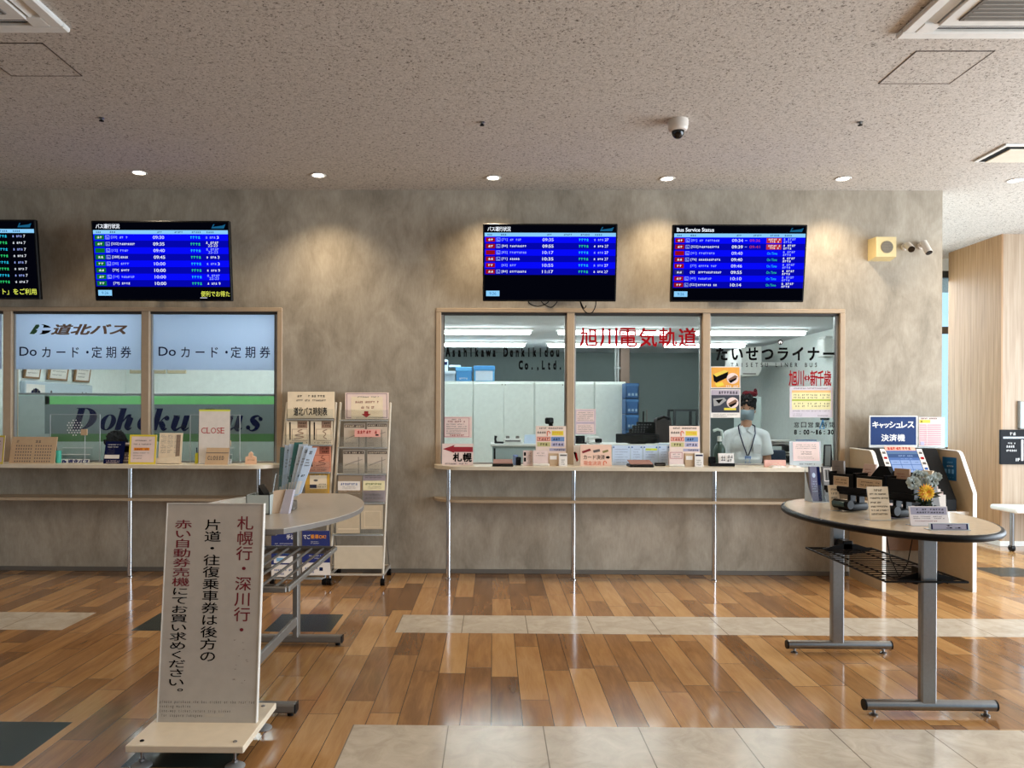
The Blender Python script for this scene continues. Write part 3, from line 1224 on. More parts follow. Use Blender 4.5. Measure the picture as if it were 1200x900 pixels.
def vent():
    x0, y1 = onz(1140, 188.5, ZC).x, onz(1140, 188.5, ZC).y
    y0 = onz(1178, 168, ZC).y
    s = y1 - y0
    t = thing('ceiling_vent', 'small cream square ceiling vent with a dark slot, near the right edge', 'air vent', (x0 + s / 2, y0 + s / 2, ZC))
    b = MB()
    b.box((x0, y0, ZC - .014), (x0 + s * 1.3, y1, ZC), M_white, .004)
    b.box((x0 + .035, y0 + .035, ZC - .0155), (x0 + s * 1.3 - .035, y1 - .02, ZC - .013), M_blackm)
    build('frame', b, t)
    b = MB()
    b.box((x0 + .085, y0 + .08, ZC - .022), (x0 + s * 1.3 - .05, y1 - .02, ZC - .012), mat('vent_cream', (222, 214, 196), .5), .004)
    build('cover_plate', b, t)


vent()
for px, py, lab in ((119, 138, 'small dark sprinkler head on the ceiling near the left'), (565, 143, 'small dark sprinkler head on the ceiling above the middle'),
                    (1008, 143, 'small dark sprinkler head on the ceiling right of the dome camera')):
    p = onz(px, py, ZC)
    t = thing('sprinkler_head', lab, 'sprinkler', (p.x, p.y, ZC), 'ceiling sprinklers')
    b = MB()
    b.lathe((p.x, p.y, ZC), [(.02, -.0), (.021, -.004), (.01, -.006), (.01, -.012), (.006, -.014)], M_steel, 14)
    build('socket', b, t)
    b = MB()
    b.lathe((p.x, p.y, ZC), [(.004, -.012), (.004, -.02), (.017, -.021), (.017, -.024), (.002, -.025)], M_blackm, 14)
    build('deflector', b, t)
p = onz(794.5, 141, ZC)
t = thing('dome_camera', 'white dome security camera with black lens on the ceiling', 'security camera', (p.x, p.y, ZC))
b = MB()
b.lathe(p, [(.072, 0), (.073, -.02), (.07, -.06), (.06, -.075), (.045, -.08)], mat('camera_white', (214, 206, 196), .4), 26)
build('housing', b, t)
b = MB()
b.ell(p + V((0, 0, -.078)), (.046, .046, .055), mat('dark_dome', (12, 12, 14), .08), 20)
build('dome', b, t)

# wall speaker and two bullet cameras
A = at(1030, 293.5, WY)
t = thing('wall_speaker', 'beige box speaker with a round grey grille, high on the wall', 'speaker', (A.x, WY, A.z - .1))
b = MB()
sx, sz = .104, .102
f = [(A.x - sx * .78, WY - .11, A.z - sz * .8), (A.x + sx, WY - .11, A.z - sz * .8), (A.x + sx, WY - .11, A.z + sz), (A.x - sx * .78, WY - .11, A.z + sz)]
k = [(A.x - sx, WY, A.z - sz), (A.x + sx, WY, A.z - sz), (A.x + sx, WY, A.z + sz), (A.x - sx, WY, A.z + sz)]
b.add(f + k, [[3, 2, 1, 0][::-1], [0, 4, 7, 3], [1, 2, 6, 5], [0, 1, 5, 4], [3, 7, 6, 2], [4, 5, 6, 7]], mat('speaker_beige', (214, 194, 142), .5))
build('cabinet', b, t, smooth=False)
b = MB()
b.cyl((A.x + .018, WY - .109, A.z + .008), (A.x + .018, WY - .114, A.z + .008), .056, mat('speaker_grille', (128, 118, 98), .7, scale=400, var=.25), 28)
for i in range(-4, 5):
    wv = math.sqrt(.054 ** 2 - (i * .0115) ** 2)
    b.box((A.x + .018 - wv, WY - .1155, A.z + .008 + i * .0115 - .0015), (A.x + .018 + wv, WY - .1135, A.z + .008 + i * .0115 + .0015), M_inkg)
build('grille', b, t)
for lab, px, py, d in (('white bullet camera on the wall, next to the beige speaker, aimed out to the left', 1060, 292, V((-.13, -.62, -.36))),
                       ('white bullet camera on the wall, the one nearer the wall end, aimed down', 1079, 291, V((.10, -.36, -.62)))):
    A = at(px, py, WY)
    t = thing('bullet_camera', lab, 'security camera', (A.x, WY, A.z), 'bullet cameras on the wall')
    d = d.normalized()
    w = mat('camera_white', (214, 206, 196), .4)
    b = MB()
    b.cyl((A.x, WY, A.z + .02), (A.x, WY - .02, A.z + .02), .034, w, 20)
    b.cyl((A.x, WY - .015, A.z + .02), (A.x, WY - .06, A.z + .012), .012, w, 12)
    build('mount', b, t)
    b = MB()
    c = V((A.x, WY - .07, A.z + .012))
    b.cyl(c - d * .04, c + d * .09, .031, w, 20)
    build('body', b, t)
    b = MB()
    b.cyl(c + d * .088, c + d * .094, .029, mat('dark_dome', (12, 12, 14), .08), 20)
    build('lens', b, t)


# ================================================================== counters
def counter(xl, xr, legs, lab, roundl, roundr):
    zt, th = ZT, .032
    yf, yb = 6.78, WY
    t = thing('service_counter', lab, 'counter', ((xl + xr) / 2, WY, 0), 'service counters under the windows')

    def outline(z, yf, inset=0):
        pts = []
        r = .26

        def corner(cx, sx):
            return [(cx + sx * (-r + r * math.sin(a)), yb - (yb - yf) + (yb - yf) * (1 - math.cos(a - math.pi / 2 + math.pi / 2)) if False else yf + (yb - yf) * (1 - math.cos(a))) for a in [k * math.pi / 2 / 8 for k in range(9)]]
        pr = [(x, y) for x, y in corner(xr - inset, 1)] if roundr else [(xr, yf), (xr, yb)]
        pl = [(x, y) for x, y in corner(xl + inset, -1)] if roundl else [(xl, yf), (xl, yb)]
        pts = pl[::-1] + pr
        return [(x, y, z) for x, y in pts]
    b = MB()
    b.prism(outline(zt - th, yf), (0, 0, th), M_top)
    b.box((xl + .12, WY, zt - .03), (xr - .12, WY + .21, zt), M_top, .003)
    build('worktop', b, t, angle=25)
    b = MB()
    b.prism(outline(.700, 6.85), (0, 0, .024), mat('shelf_laminate', (176, 156, 130), .45))
    build('shelf', b, t, angle=25)
    for px in legs:
        x = at(px, 620, 6.89).x
        b = MB()
        b.cyl((x, 6.89, 0), (x, 6.89, zt - th), .0215, M_chrome, 20)
        b.lathe((x, 6.89, 0), [(.03, 0), (.03, .006), (.022, .012)], M_chrome, 20)
        build('leg', b, t)
    return t


ZS = .724
counter(-5.9, at(328, 548, 6.9).x, (-173, -10.5, 152.5, 303), 'long cream counter with chrome legs under the blue-filmed window on the left', False, True)
counter(at(507, 548, 6.95).x, at(994, 548, 6.95).x, (525.5, 672, 837, 980), 'long cream counter with chrome legs under the clear window with red characters', True, True)
# ================================================================== left office
def vstroke(p, pts, widths, m, l=1, n=10, minw=.0):
    """ribbon of changing width through pts (photo pixels), Catmull-Rom smoothed"""
    P, Wd = [], []
    for i in range(len(pts) - 1):
        a, b, c, d = [pts[max(0, min(len(pts) - 1, k))] for k in (i - 1, i, i + 1, i + 2)]
        for j in range(n):
            u = j / n
            P.append(tuple(.5 * (2 * b[k] + (c[k] - a[k]) * u + (2 * a[k] - 5 * b[k] + 4 * c[k] - d[k]) * u * u + (3 * b[k] - a[k] - 3 * c[k] + d[k]) * u ** 3) for k in (0, 1)))
            Wd.append(widths[i] * (1 - u) + widths[i + 1] * u)
    P.append(pts[-1])
    Wd.append(widths[-1])
    vs, fs = [], []
    for i, (x, y) in enumerate(P):
        x0, y0 = P[max(0, i - 1)]
        x1, y1 = P[min(len(P) - 1, i + 1)]
        dx, dy = x1 - x0, y1 - y0
        q = math.hypot(dx, dy) or 1
        nx, ny = -dy / q * Wd[i] / 2, dx / q * Wd[i] / 2
        vs += [p.P(x + nx, y + ny, l), p.P(x - nx, y - ny, l)]
    for i in range(len(P) - 1):
        fs.append([2 * i, 2 * i + 1, 2 * i + 3, 2 * i + 2])
    p.add(vs, fs, m)


def dohoku(p, m):
    base = lambda x: 503.6 + (x - 90) * .006
    sl = .30

    class L:  # letter space: units of x-height (17.5 px), slanted
        def __init__(s, x):
            s.x = x

        def __call__(s, u, v):
            y = base(s.x) - v * 17.6
            return (s.x + u * 17.6 + v * 17.6 * sl, y)

    def ring(g, cx, cy, rx, ry, ix, iy, a0=0, a1=360, dx=0):
        n = 28
        o, i = [], []
        for k in range(n + 1):
            a = math.radians(a0 + (a1 - a0) * k / n)
            o.append(g(cx + rx * math.cos(a), cy + ry * math.sin(a)))
            i.append(g(cx + dx + ix * math.cos(a), cy + iy * math.sin(a)))
        vs = [p.P(x, y, 2) for x, y in o + i]
        p.add(vs, [[k, k + 1, n + 2 + k, n + 1 + k] for k in range(n)], m)

    def stem(g, u0, u1, v0, v1):
        p.poly([g(u0, v0), g(u1, v0), g(u1, v1), g(u0, v1)], m, 2)
    # D
    g = L(84.5)
    stem(g, -.06, .62, 0, .05)
    stem(g, .02, .46, .05, 1.40)
    stem(g, -.1, .66, 1.40, 1.45)
    ring(g, .5, .725, .92, .725, .42, .66, -90, 90)
    # o
    for x, hid in ((114.8, 0), (158.5, 0)):
        g = L(x)
        ring(g, .52, .5, .52, .53, .17, .47)
    # h
    g = L(133.8)
    stem(g, .02, .42, 0, 1.40)
    stem(g, -.1, .42, 1.40, 1.45)
    vstroke(p, [g(.42, .55), g(.62, .93), g(.86, .9)], [1.2, 2.4, 5.6], m, 2)
    vstroke(p, [g(.84, .86), g(.82, .5), g(.80, .22), g(.92, .05), g(1.12, .16)], [7.4, 7.4, 7.2, 3.2, .8], m, 2)
    # k
    g = L(176.3)
    stem(g, .02, .42, 0, 1.40)
    stem(g, -.1, .42, 1.40, 1.45)
    vstroke(p, [g(.42, .46), g(.66, .8), g(.84, .86)], [1.2, 1.4, 2], m, 2)
    p.disc(*g(.86, .80), 3.0, 3.0, m, 2)
    vstroke(p, [g(.52, .56), g(.70, .3), g(.86, .06), g(1.06, .12)], [5.4, 7.4, 4.4, .8], m, 2)
    # u, u
    for x in (199.8, 262.2):
        g = L(x)
        stem(g, -.1, .36, .94, .99)
        vstroke(p, [g(.17, .95), g(.15, .5), g(.16, .2), g(.34, .03), g(.62, .22)], [7.2, 7.2, 6.8, 3.2, 1.0], m, 2)
        stem(g, .62, 1.0, .12, .99)
        vstroke(p, [g(.81, .3), g(.84, .1), g(.98, .02), g(1.16, .18)], [6.6, 5, 2.2, .8], m, 2)
    # B (mostly behind the white notice)
    g = L(233)
    stem(g, .02, .42, 0, 1.45)
    ring(g, .42, 1.08, .62, .37, .22, .31, -90, 90)
    ring(g, .42, .36, .72, .37, .26, .31, -90, 90)
    # s
    g = L(287.5)
    vstroke(p, [g(.80, .74), g(.60, .97), g(.34, .93), g(.26, .74), g(.46, .54), g(.68, .36), g(.64, .1), g(.36, .01), g(.10, .22)],
            [1.4, 1.6, 3.2, 6.2, 7.6, 6.6, 3.4, 1.6, 1.4], m, 2)
    p.disc(*g(.78, .78), 2.5, 2.5, m, 2)
    p.disc(*g(.12, .22), 2.6, 2.6, m, 2)


PYD = 8.0
b = MB()
zt = at(200, 463, PYD).z
xr_ = -1.32
b.box((-5.06, PYD, 0), (xr_, PYD + .05, zt), mat('partition_pale_green', (206, 224, 218), .6), .004)
PART = solo('office_partition', b, 'pale low partition with green and grey bands behind the left counter', 'partition')
p = PX_Y(PYD, .0006)
p.rect(18.5, 464, 58, 545, mat('partition_grey', (186, 198, 196), .6), 1)
p.rect(52.5, 464.2, 332, 474.2, mat('band_light_green', (140, 226, 140), .6), 1)
p.rect(58, 508, 332, 517.5, mat('band_green', (92, 142, 84), .6), 1)
p.rect(52.5, 473.8, 332, 508.4, mat('band_grey', (128, 142, 144), .6), 2)
for x in (147, 321):
    p.rect(x, 517.5, x + .5, 545, M_inkg, 1)
build('colour_bands', p, PART, smooth=False)
p = PX_Y(PYD - .002, .0006)
dohoku(p, M_navy)
o = build('lettering', p, PART, smooth=False)
o['label'] = 'navy slanted bus company name'
b = MB()
b.box((-5.06, PYD - .004, zt - .0), (xr_, PYD + .054, zt + .018), M_alu, .003)
build('top_rail', b, PART)

# things on the left side wall: white cabinet and framed certificates
XL = -5.07
t = thing('wall_cabinet', 'long white wall cabinet with a round-fan picture, above the left end of the green partition', 'cabinet', (XL, 8.7, 1.72))
z1 = onx(23, 446, XL).z
ya, yb = onx(23, 446, XL).y, onx(103, 450, XL).y
b = MB()
b.box((XL, ya, z1 - .42), (XL + .06, yb, z1), mat('cabinet_pale_blue_grey', (188, 202, 212), .5), .008)
build('body', b, t)
p = PR((XL + .0605, ya, z1), (XL + .0605, yb, z1), (XL + .0605, ya, z1 - .42), 0, 0, 80, 26)
p.rect(1, 2, 21, 22, M_paper, 1)
for k in range(9):
    a = math.pi * (k + .5) / 9
    p.disc(11 - 5.4 * math.cos(a), 12.5 - 6.2 * math.sin(a), 1.5, 1.8, M_inkg if k % 2 else M_navy, 2)
p.lines(4, 14, 18, 18, 1, M_inkg, 3)
for x, y in ((28, 5), (66, 5), (71, 5)):
    p.disc(x, y + 2, 1.1, 1.5, M_inkg, 2)
build('print', p, t, smooth=False)
for k, (a, c, lab) in enumerate(((25, 44.5, 'framed certificate hanging nearest the left edge of the window, on the office side wall'),
                                 (53, 77, 'framed certificate in the middle of the three on the office side wall'),
                                 (84, 103, 'framed certificate on the office side wall, nearest the corner'))):
    ya, yb = onx(a, 430, XL).y, onx(c - 1, 430, XL).y
    z0 = onx(a, 444.5 if k == 0 else (447 if k == 1 else 448.6), XL).z
    z0 = onx((a + c) / 2, 443.8 + k * 2.0, XL).z
    b = MB()
    z1 = z0 + .34
    lean = .05
    pts = [(XL + .012, ya, z0), (XL + .012, yb, z0), (XL + .012 + lean, yb, z1), (XL + .012 + lean, ya, z1)]
    w = mat('frame_wood', (140, 100, 56), .4)
    b.prism(pts, (.018, 0, 0), w)
    t = solo('picture_frame', b, lab, 'picture frame', 'certificates in the left office')
    p = PR(V(pts[3]) + V((.018, 0, 0)), V(pts[2]) + V((.018, 0, 0)), V(pts[0]) + V((.018, 0, 0)), 0, 0, 30, 40)
    p.n = -p.n if p.n.x < 0 else p.n
    p.rect(2.5, 2.5, 27.5, 37.5, M_paper, 1)
    p.lines(5, 6, 25, 35, 6, M_inkg, k + 4, .3)
    build('certificate', p, t, smooth=False)
for a, c, lab in ((152, 194, 'pale framed notice hanging on the rear office wall, cut off above by the blue film'),
                  (196, 218, 'second pale framed notice on the rear office wall, right of the brown mullion')):
    A, B = at(a, 437.5, 10.38), at(c, 437.5, 10.38)
    b = MB()
    b.box((A.x, 10.375, A.z), (B.x, 10.4, A.z + .4), mat('frame_pale', (204, 190, 158), .5), .004)
    t = solo('wall_notice', b, lab, 'notice', 'pale frames on the rear office wall')
    p = PR((A.x, 10.375, A.z + .4), (B.x, 10.375, A.z + .4), (A.x, 10.375, A.z), 0, 0, 40, 40)
    p.rect(2, 2, 38, 36, M_paper, 1)
    p.lines(5, 6, 35, 33, 5, M_inkg, 9, .3)
    build('print', p, t, smooth=False)


# ================================================================== cards, stands and boxes on a counter
def card(name, lab, cat, x0, y0, x1, Y, base, draw=None, th=.004, lean=.0, z0=ZT, group=None, y1=545.0, stand=None, mats=None, skew=0.0):
    """an upright sheet whose face fills photo columns x0..x1 from row y0 down to the surface z0"""
    A, B = at(x0, y0, Y), at(x1, y0, Y)
    z1 = A.z
    TL, TR = V((A.x, Y + lean, z1)), V((B.x, Y + lean + skew, z1))
    BL, BR = V((A.x, Y, z0)), V((B.x, Y + skew, z0))
    b = MB()
    b.prism([BL, BR, TR, TL], (0, th, 0), base)
    o = solo(name, b, lab, cat, group, smooth=False)
    if draw:
        p = PR(TL, TR, BL, x0, y0, x1, y1)
        draw(p)
        build('print', p, o, smooth=False)
    if stand:
        b = MB()
        if stand == 'foot':
            b.box((A.x, Y - .03, z0), (B.x, Y + .022, z0 + .004), M_acrf, .001)
        elif stand == 'easel':
            c = (A.x + B.x) / 2
            b.prism([(c - .02, Y + th, z0), (c + .02, Y + th, z0), (c + .02, Y + th + lean, z0 + (z1 - z0) * .8), (c - .02, Y + th + lean, z0 + (z1 - z0) * .8)], (0, .003, 0), M_kraft)
            b.box((c - .02, Y + th, z0), (c + .02, Y + .10, z0 + .003), M_kraft)
        build('stand', b, o)
    return o


def d_yellow(p):
    p.frame(p.x0, p.y0, p.x1, p.y1, 2.2, M_yel, 1)
    p.lines(p.x0 + 5, p.y0 + 5, p.x1 - 6, p.y0 + 14, 2, M_inkg, 3, .35)
    p.rect(p.x0 + 5.5, p.y0 + 16.2, p.x0 + 24, p.y0 + 19.6, M_org, 2)
    p.scrib(p.x0 + 6.5, p.y0 + 16.8, p.x0 + 23, p.y0 + 19, M_red, 5, 3)
    p.lines(p.x0 + 5, p.y0 + 21, p.x1 - 8, p.y0 + 31, 3, M_inkg, 8, .3)


card('notice_board', 'yellow-bordered notice with an orange band, in front of the brown mullion', 'sign', 150.5, 509.5, 182.5, 6.90, M_paperp, d_yellow, lean=.03, stand='easel', y1=546)
card('notice_board', 'yellow-bordered notice cut off by the left edge of the view, on the counter', 'sign', -22, 510, 12, 6.92, M_paperp, d_yellow, lean=.03, stand='easel', y1=546, skew=-.10)


def d_cal(p):
    p.scrib(p.x0 + 6, p.y0 + 4, p.x0 + 9, p.y0 + 7, M_inkg, 1).scrib(p.x0 + 18, p.y0 + 4, p.x0 + 24, p.y0 + 6.6, M_inkg, 2)
    p.scrib(p.x0 + 28, p.y0 + 4, p.x0 + 35, p.y0 + 7, M_inkg, 3)
    for half in (0, 1):
        for i in range(7):
            for j in range(6):
                x, y = p.x0 + 6 + half * 23 + i * 2.9, p.y0 + 10 + j * 3.7
                p.rect(x, y, x + 1.3, y + 1.7, M_inkg, 1)


card('desk_calendar', 'beige two-month desk calendar standing on the left counter', 'calendar', 10.5, 512, 63.5, 6.95, M_kraft, d_cal, lean=.05, th=.012, y1=543.5)
# pen stand
A = at(68.4, 545, 7.0)
t = thing('pen_stand', 'turquoise cup holding a black pen beside the calendar', 'pen holder', (A.x, 7.0, ZT))
b = MB()
b.lathe((A.x, 7.0, ZT), [(.022, 0), (.024, .002), (.026, .115), (.022, .115), (.021, .01)], mat('turquoise_plastic', (64, 178, 156), .4), 20)
build('cup', b, t)
b = MB()
b.cyl((A.x - .012, 7.0, ZT + .02), (A.x - .02, 7.0, ZT + .165), .006, M_black, 10)
b.cyl((A.x - .02, 7.0, ZT + .165), (A.x - .0205, 7.0, ZT + .175), .003, M_black, 8)
build('pen', b, t)
A = at(231.5, 545, 7.0)
t = thing('pen_stand', 'yellow-green bottle-shaped cup with dark pens, left of the CLOSE notice', 'pen holder', (A.x, 7.0, ZT))
b = MB()
b.lathe((A.x, 7.0, ZT), [(.022, 0), (.024, .002), (.024, .08), (.018, .10), (.015, .10), (.014, .01)], mat('lime_plastic', (198, 192, 30), .4), 20)
build('cup', b, t)
for dx, c in ((-.004, M_navy), (.006, M_inkg)):
    b = MB()
    b.cyl((A.x + dx * .5, 7.0, ZT + .02), (A.x + dx * 1.6, 7.0 + dx, ZT + .15), .005, c, 8)
    build('pen', b, t)


# clear guards with logo print inside the window, left counter
def guard(x0, x1, y0, lab, logo, lx0, lx1, dots=None):
    Y = 7.108
    A, B = at(x0, y0, Y), at(x1, y0, Y)
    b = MB()
    b.box((A.x, Y, ZT), (B.x, Y + .004, A.z), M_acr)
    t = solo('acrylic_guard', b, lab, 'guard screen', smooth=False)
    b = MB()
    w = .004
    b.box((A.x - w, Y - .002, ZT), (A.x + .002, Y + .006, A.z), M_acrf).box((B.x - .002, Y - .002, ZT), (B.x + w, Y + .006, A.z), M_acrf)
    b.box((A.x, Y - .002, A.z - .003), (B.x, Y + .006, A.z + .002), M_acrf)
    for x in (A.x, B.x):
        b.box((x - .03, Y - .024, ZT), (x + .03, Y + .024, ZT + .004), M_acrf)
    build('edge', b, t)
    if dots:
        p = PX_Y(Y - .001, .0006)
        for j, n in enumerate((2, 5, 6, 5, 6, 5, 2)):
            for i in range(n):
                p.disc(dots[0] + (i - (n - 1) / 2) * 3.3, dots[1] + j * 2.9, .75, .75, M_wht, 1, 8)
        build('speaking_holes', p, t, smooth=False)
    return t


guard(59, 117, 485.5, 'clear acrylic guard with a patch of white speaking dots, behind the left counter', None, 0, 0, (87.5, 492.5))
guard(223, 281, 486, 'clear acrylic guard behind the white CLOSE notice', None, 0, 0)


def logo_box(x0, x1, lab):
    Y = 7.035
    A, B = at(x0, 525, Y), at(x1, 525, Y)
    zt = at(x0, 532.6, Y).z
    t = thing('acrylic_tray', lab, 'tray', ((A.x + B.x) / 2, Y, ZT), 'clear trays with the blue bus company print')
    b = MB()
    b.box((A.x, Y, ZT), (B.x, Y + .003, zt), M_acr)
    b.box((A.x, Y + .04, ZT), (B.x, Y + .043, A.z), M_acr)
    b.box((A.x, Y, ZT), (B.x, Y + .043, ZT + .003), M_acrf)
    b.box((A.x, Y - .001, zt - .002), (B.x, Y + .004, zt + .003), M_wht).box((A.x, Y + .039, A.z - .002), (B.x, Y + .044, A.z + .002), M_wht)
    build('body', b, t, smooth=False)
    p = PX_Y(Y - .001, .0006)
    k = (x1 - x0) / 38
    p.rect(x0 + .4, 538, x1 - .4, 544.1, M_wht, 1)
    p.poly([(x0 + 1.2 * k, 543.6), (x0 + 3.5 * k, 538.6), (x0 + 5 * k, 539.4), (x0 + 4 * k, 543.6)], M_blued, 2)
    p.poly([(x0 + 5 * k, 538.8), (x0 + 8.6 * k, 541), (x0 + 5 * k, 543.6)], M_blued, 2)
    p.text('道北バス', x0 + 10 * k, 538.5, x0 + 36 * k, 543.8, M_blued, 2, .05, .2)
    build('lettering', p, t, smooth=False)


logo_box(70.5, 105.5, 'clear acrylic tray with blue logo print beside the turquoise pen cup')
logo_box(233.5, 272, 'clear acrylic tray with blue logo print half hidden behind the CLOSED plate')


def tagstick(px, py, lab):
    Y = 7.016
    A = at(px, py, Y)
    t = thing('card_holder', lab, 'sign', (A.x, Y, ZT), 'small square cards on clear stalks')
    b = MB()
    b.cyl((A.x + .005, Y, ZT), (A.x + .005, Y, A.z), .003, M_acrf, 8)
    b.cyl((A.x + .005, Y, ZT), (A.x + .005, Y, ZT + .004), .02, M_acrf, 16)
    build('stalk', b, t)
    b = MB()
    b.obox((A.x, Y - .006, A.z), (.06, .012, .056), M_kraft, None, .003)
    build('card', b, t)


tagstick(99, 506.5, 'small beige square card on a clear stalk, below the white speaking dots')
tagstick(267, 519.5, 'small beige square card on a clear stalk, at the corner of the CLOSE notice')


def d_navyleaf(p):
    p.rect(p.x0, p.y0, p.x1, p.y1, M_navy, 1)
    p.lines(p.x0 + 3, p.y0 + 2.5, p.x1 - 4, p.y0 + 8, 2, M_wht, 1, .4)
    p.lines(p.x0 + 3, p.y0 + 8, p.x0 + 12, p.y0 + 15, 3, M_inkg, 2, .4)
    p.rect(p.x0 + .5, p.y0 + 16, p.x1 - 4, p.y0 + 20.5, M_paper, 2)
    p.lines(p.x0 + 2, p.y0 + 22, p.x1 - 3, p.y1 - .5, 2, M_paperp, 4, .5)


card('leaflet_stack', 'dark blue leaflets leaning on the left counter, in front of the clerk\'s hair', 'leaflets', 121, 517.5, 143, 6.93, M_navy, d_navyleaf, th=.02, lean=.05, y1=544)
card('leaflet_stack', 'dark grey leaflet tucked between the blue leaflets and the yellow-bordered notice', 'leaflets', 142.5, 519, 152.5, 6.98, M_inkg,
     lambda p: p.rect(p.x0, p.y0, p.x1, p.y0 + 2, M_paper, 1).rect(p.x0 + 1, p.y0 + 4, p.x1, p.y0 + 12, M_ink, 1).lines(p.x0 + 1, p.y0 + 14, p.x1, p.y0 + 24, 3, M_paperp, 4), th=.02, lean=.04)


def d_tt(p):
    for i in range(3):
        for j in range(4):
            p.lines(p.x0 + 2 + i * 8, p.y0 + 2 + j * 6, p.x0 + 8.6 + i * 8, p.y0 + 7 + j * 6, 3, M_inkg, i * 5 + j, .5)
    p.rect(p.x0 + 20, p.y0 + 2, p.x1 - 2, p.y1 - 6, mat('timetable_grey', (150, 128, 110), .7), 1)


t = card('timetable_leaflet', 'grey-beige timetable sheets in a white holder, right of the yellow-bordered notice', 'leaflets', 185, 507.5, 212, 6.97, M_paperc, d_tt, th=.01, lean=.04)
b = MB()
A, B = at(182, 537, 6.94), at(210, 534.5, 6.94)
b.prism([(A.x, 6.94, ZT), (B.x, 6.94, ZT), (B.x, 6.94, B.z), (A.x, 6.94, A.z)], (0, .004, 0), M_paperc)
b.box((A.x, 6.94, ZT), (B.x, 7.03, ZT + .004), M_paperc)
build('holder', b, t, smooth=False)


def d_close(p):
    p.rect(p.x0, p.y0, p.x1, p.y0 + 2.4, mat('lemon_print', (226, 232, 84), .6, var=0), 1)
    x = 235.6
    for ch, w in (('C', 6.4), ('L', 5.0), ('O', 6.8), ('S', 4.6), ('E', 5.2)):
        p.text(ch, x, 501.6, x + w - .8, 508.4, mat('close_red', (188, 60, 70), .6, var=0), 2)
        if ch in 'LE':
            p.rect(x - .6, 501.4, x + 1.6, 502, MATS['close_red'], 2).rect(x - .6, 508, x + 1.6, 508.5, MATS['close_red'], 2)
        x += w
    p.frame(p.x0, p.y0, p.x1, p.y1, .4, M_inkg, 1)


card('closed_notice', 'tall white notice reading CLOSE in red under a yellow strip', 'sign', 232.5, 479.5, 269.5, 6.965, M_paper, d_close, th=.003, lean=.012, y1=545, stand='foot')


def d_closed(p):
    p.rect(p.x0, p.y0 + 5.2, p.x1, p.y0 + 6.0, M_inkg, 1)
    p.chars('CLOSED', 242, 533.6, 262, 538.2, M_inkg, 2, .02, .95, .7)


t = card('closed_plate', 'small beige tent plate reading CLOSED below the tall white notice', 'sign', 239.8, 525, 266.5, 6.868, M_kraft, d_closed, th=.006, lean=.05, y1=543.5)
# house-shaped ornament
A = at(293.5, 545, 6.98)
b = MB()
k = 6.98 / 885
hs = [(-6.2, 0), (6.2, 0), (6.2, 8.2), (2.4, 9.6), (2.2, 12.6), (0, 14.6), (-2.2, 12.6), (-2.4, 9.6), (-6.2, 8.2)]
b.prism([(A.x + x * k, 6.98, ZT + y * k) for x, y in hs], (0, .03, 0), mat('peach_card', (240, 196, 164), .6))
t = solo('paper_ornament', b, 'peach paper ornament shaped like a small house at the counter end', 'ornament', smooth=False)
p = PR((A.x - 6.2 * k, 6.98, ZT + 14.6 * k), (A.x + 6.2 * k, 6.98, ZT + 14.6 * k), (A.x - 6.2 * k, 6.98, ZT), 0, 0, 12.4, 14.6)
p.lines(1.5, 8.6, 11, 11, 1, mat('peach_ink', (170, 110, 84), .7, var=0), 3).lines(5.2, 2.5, 7.4, 7, 2, MATS['peach_ink'], 4)
build('print', p, t, smooth=False)


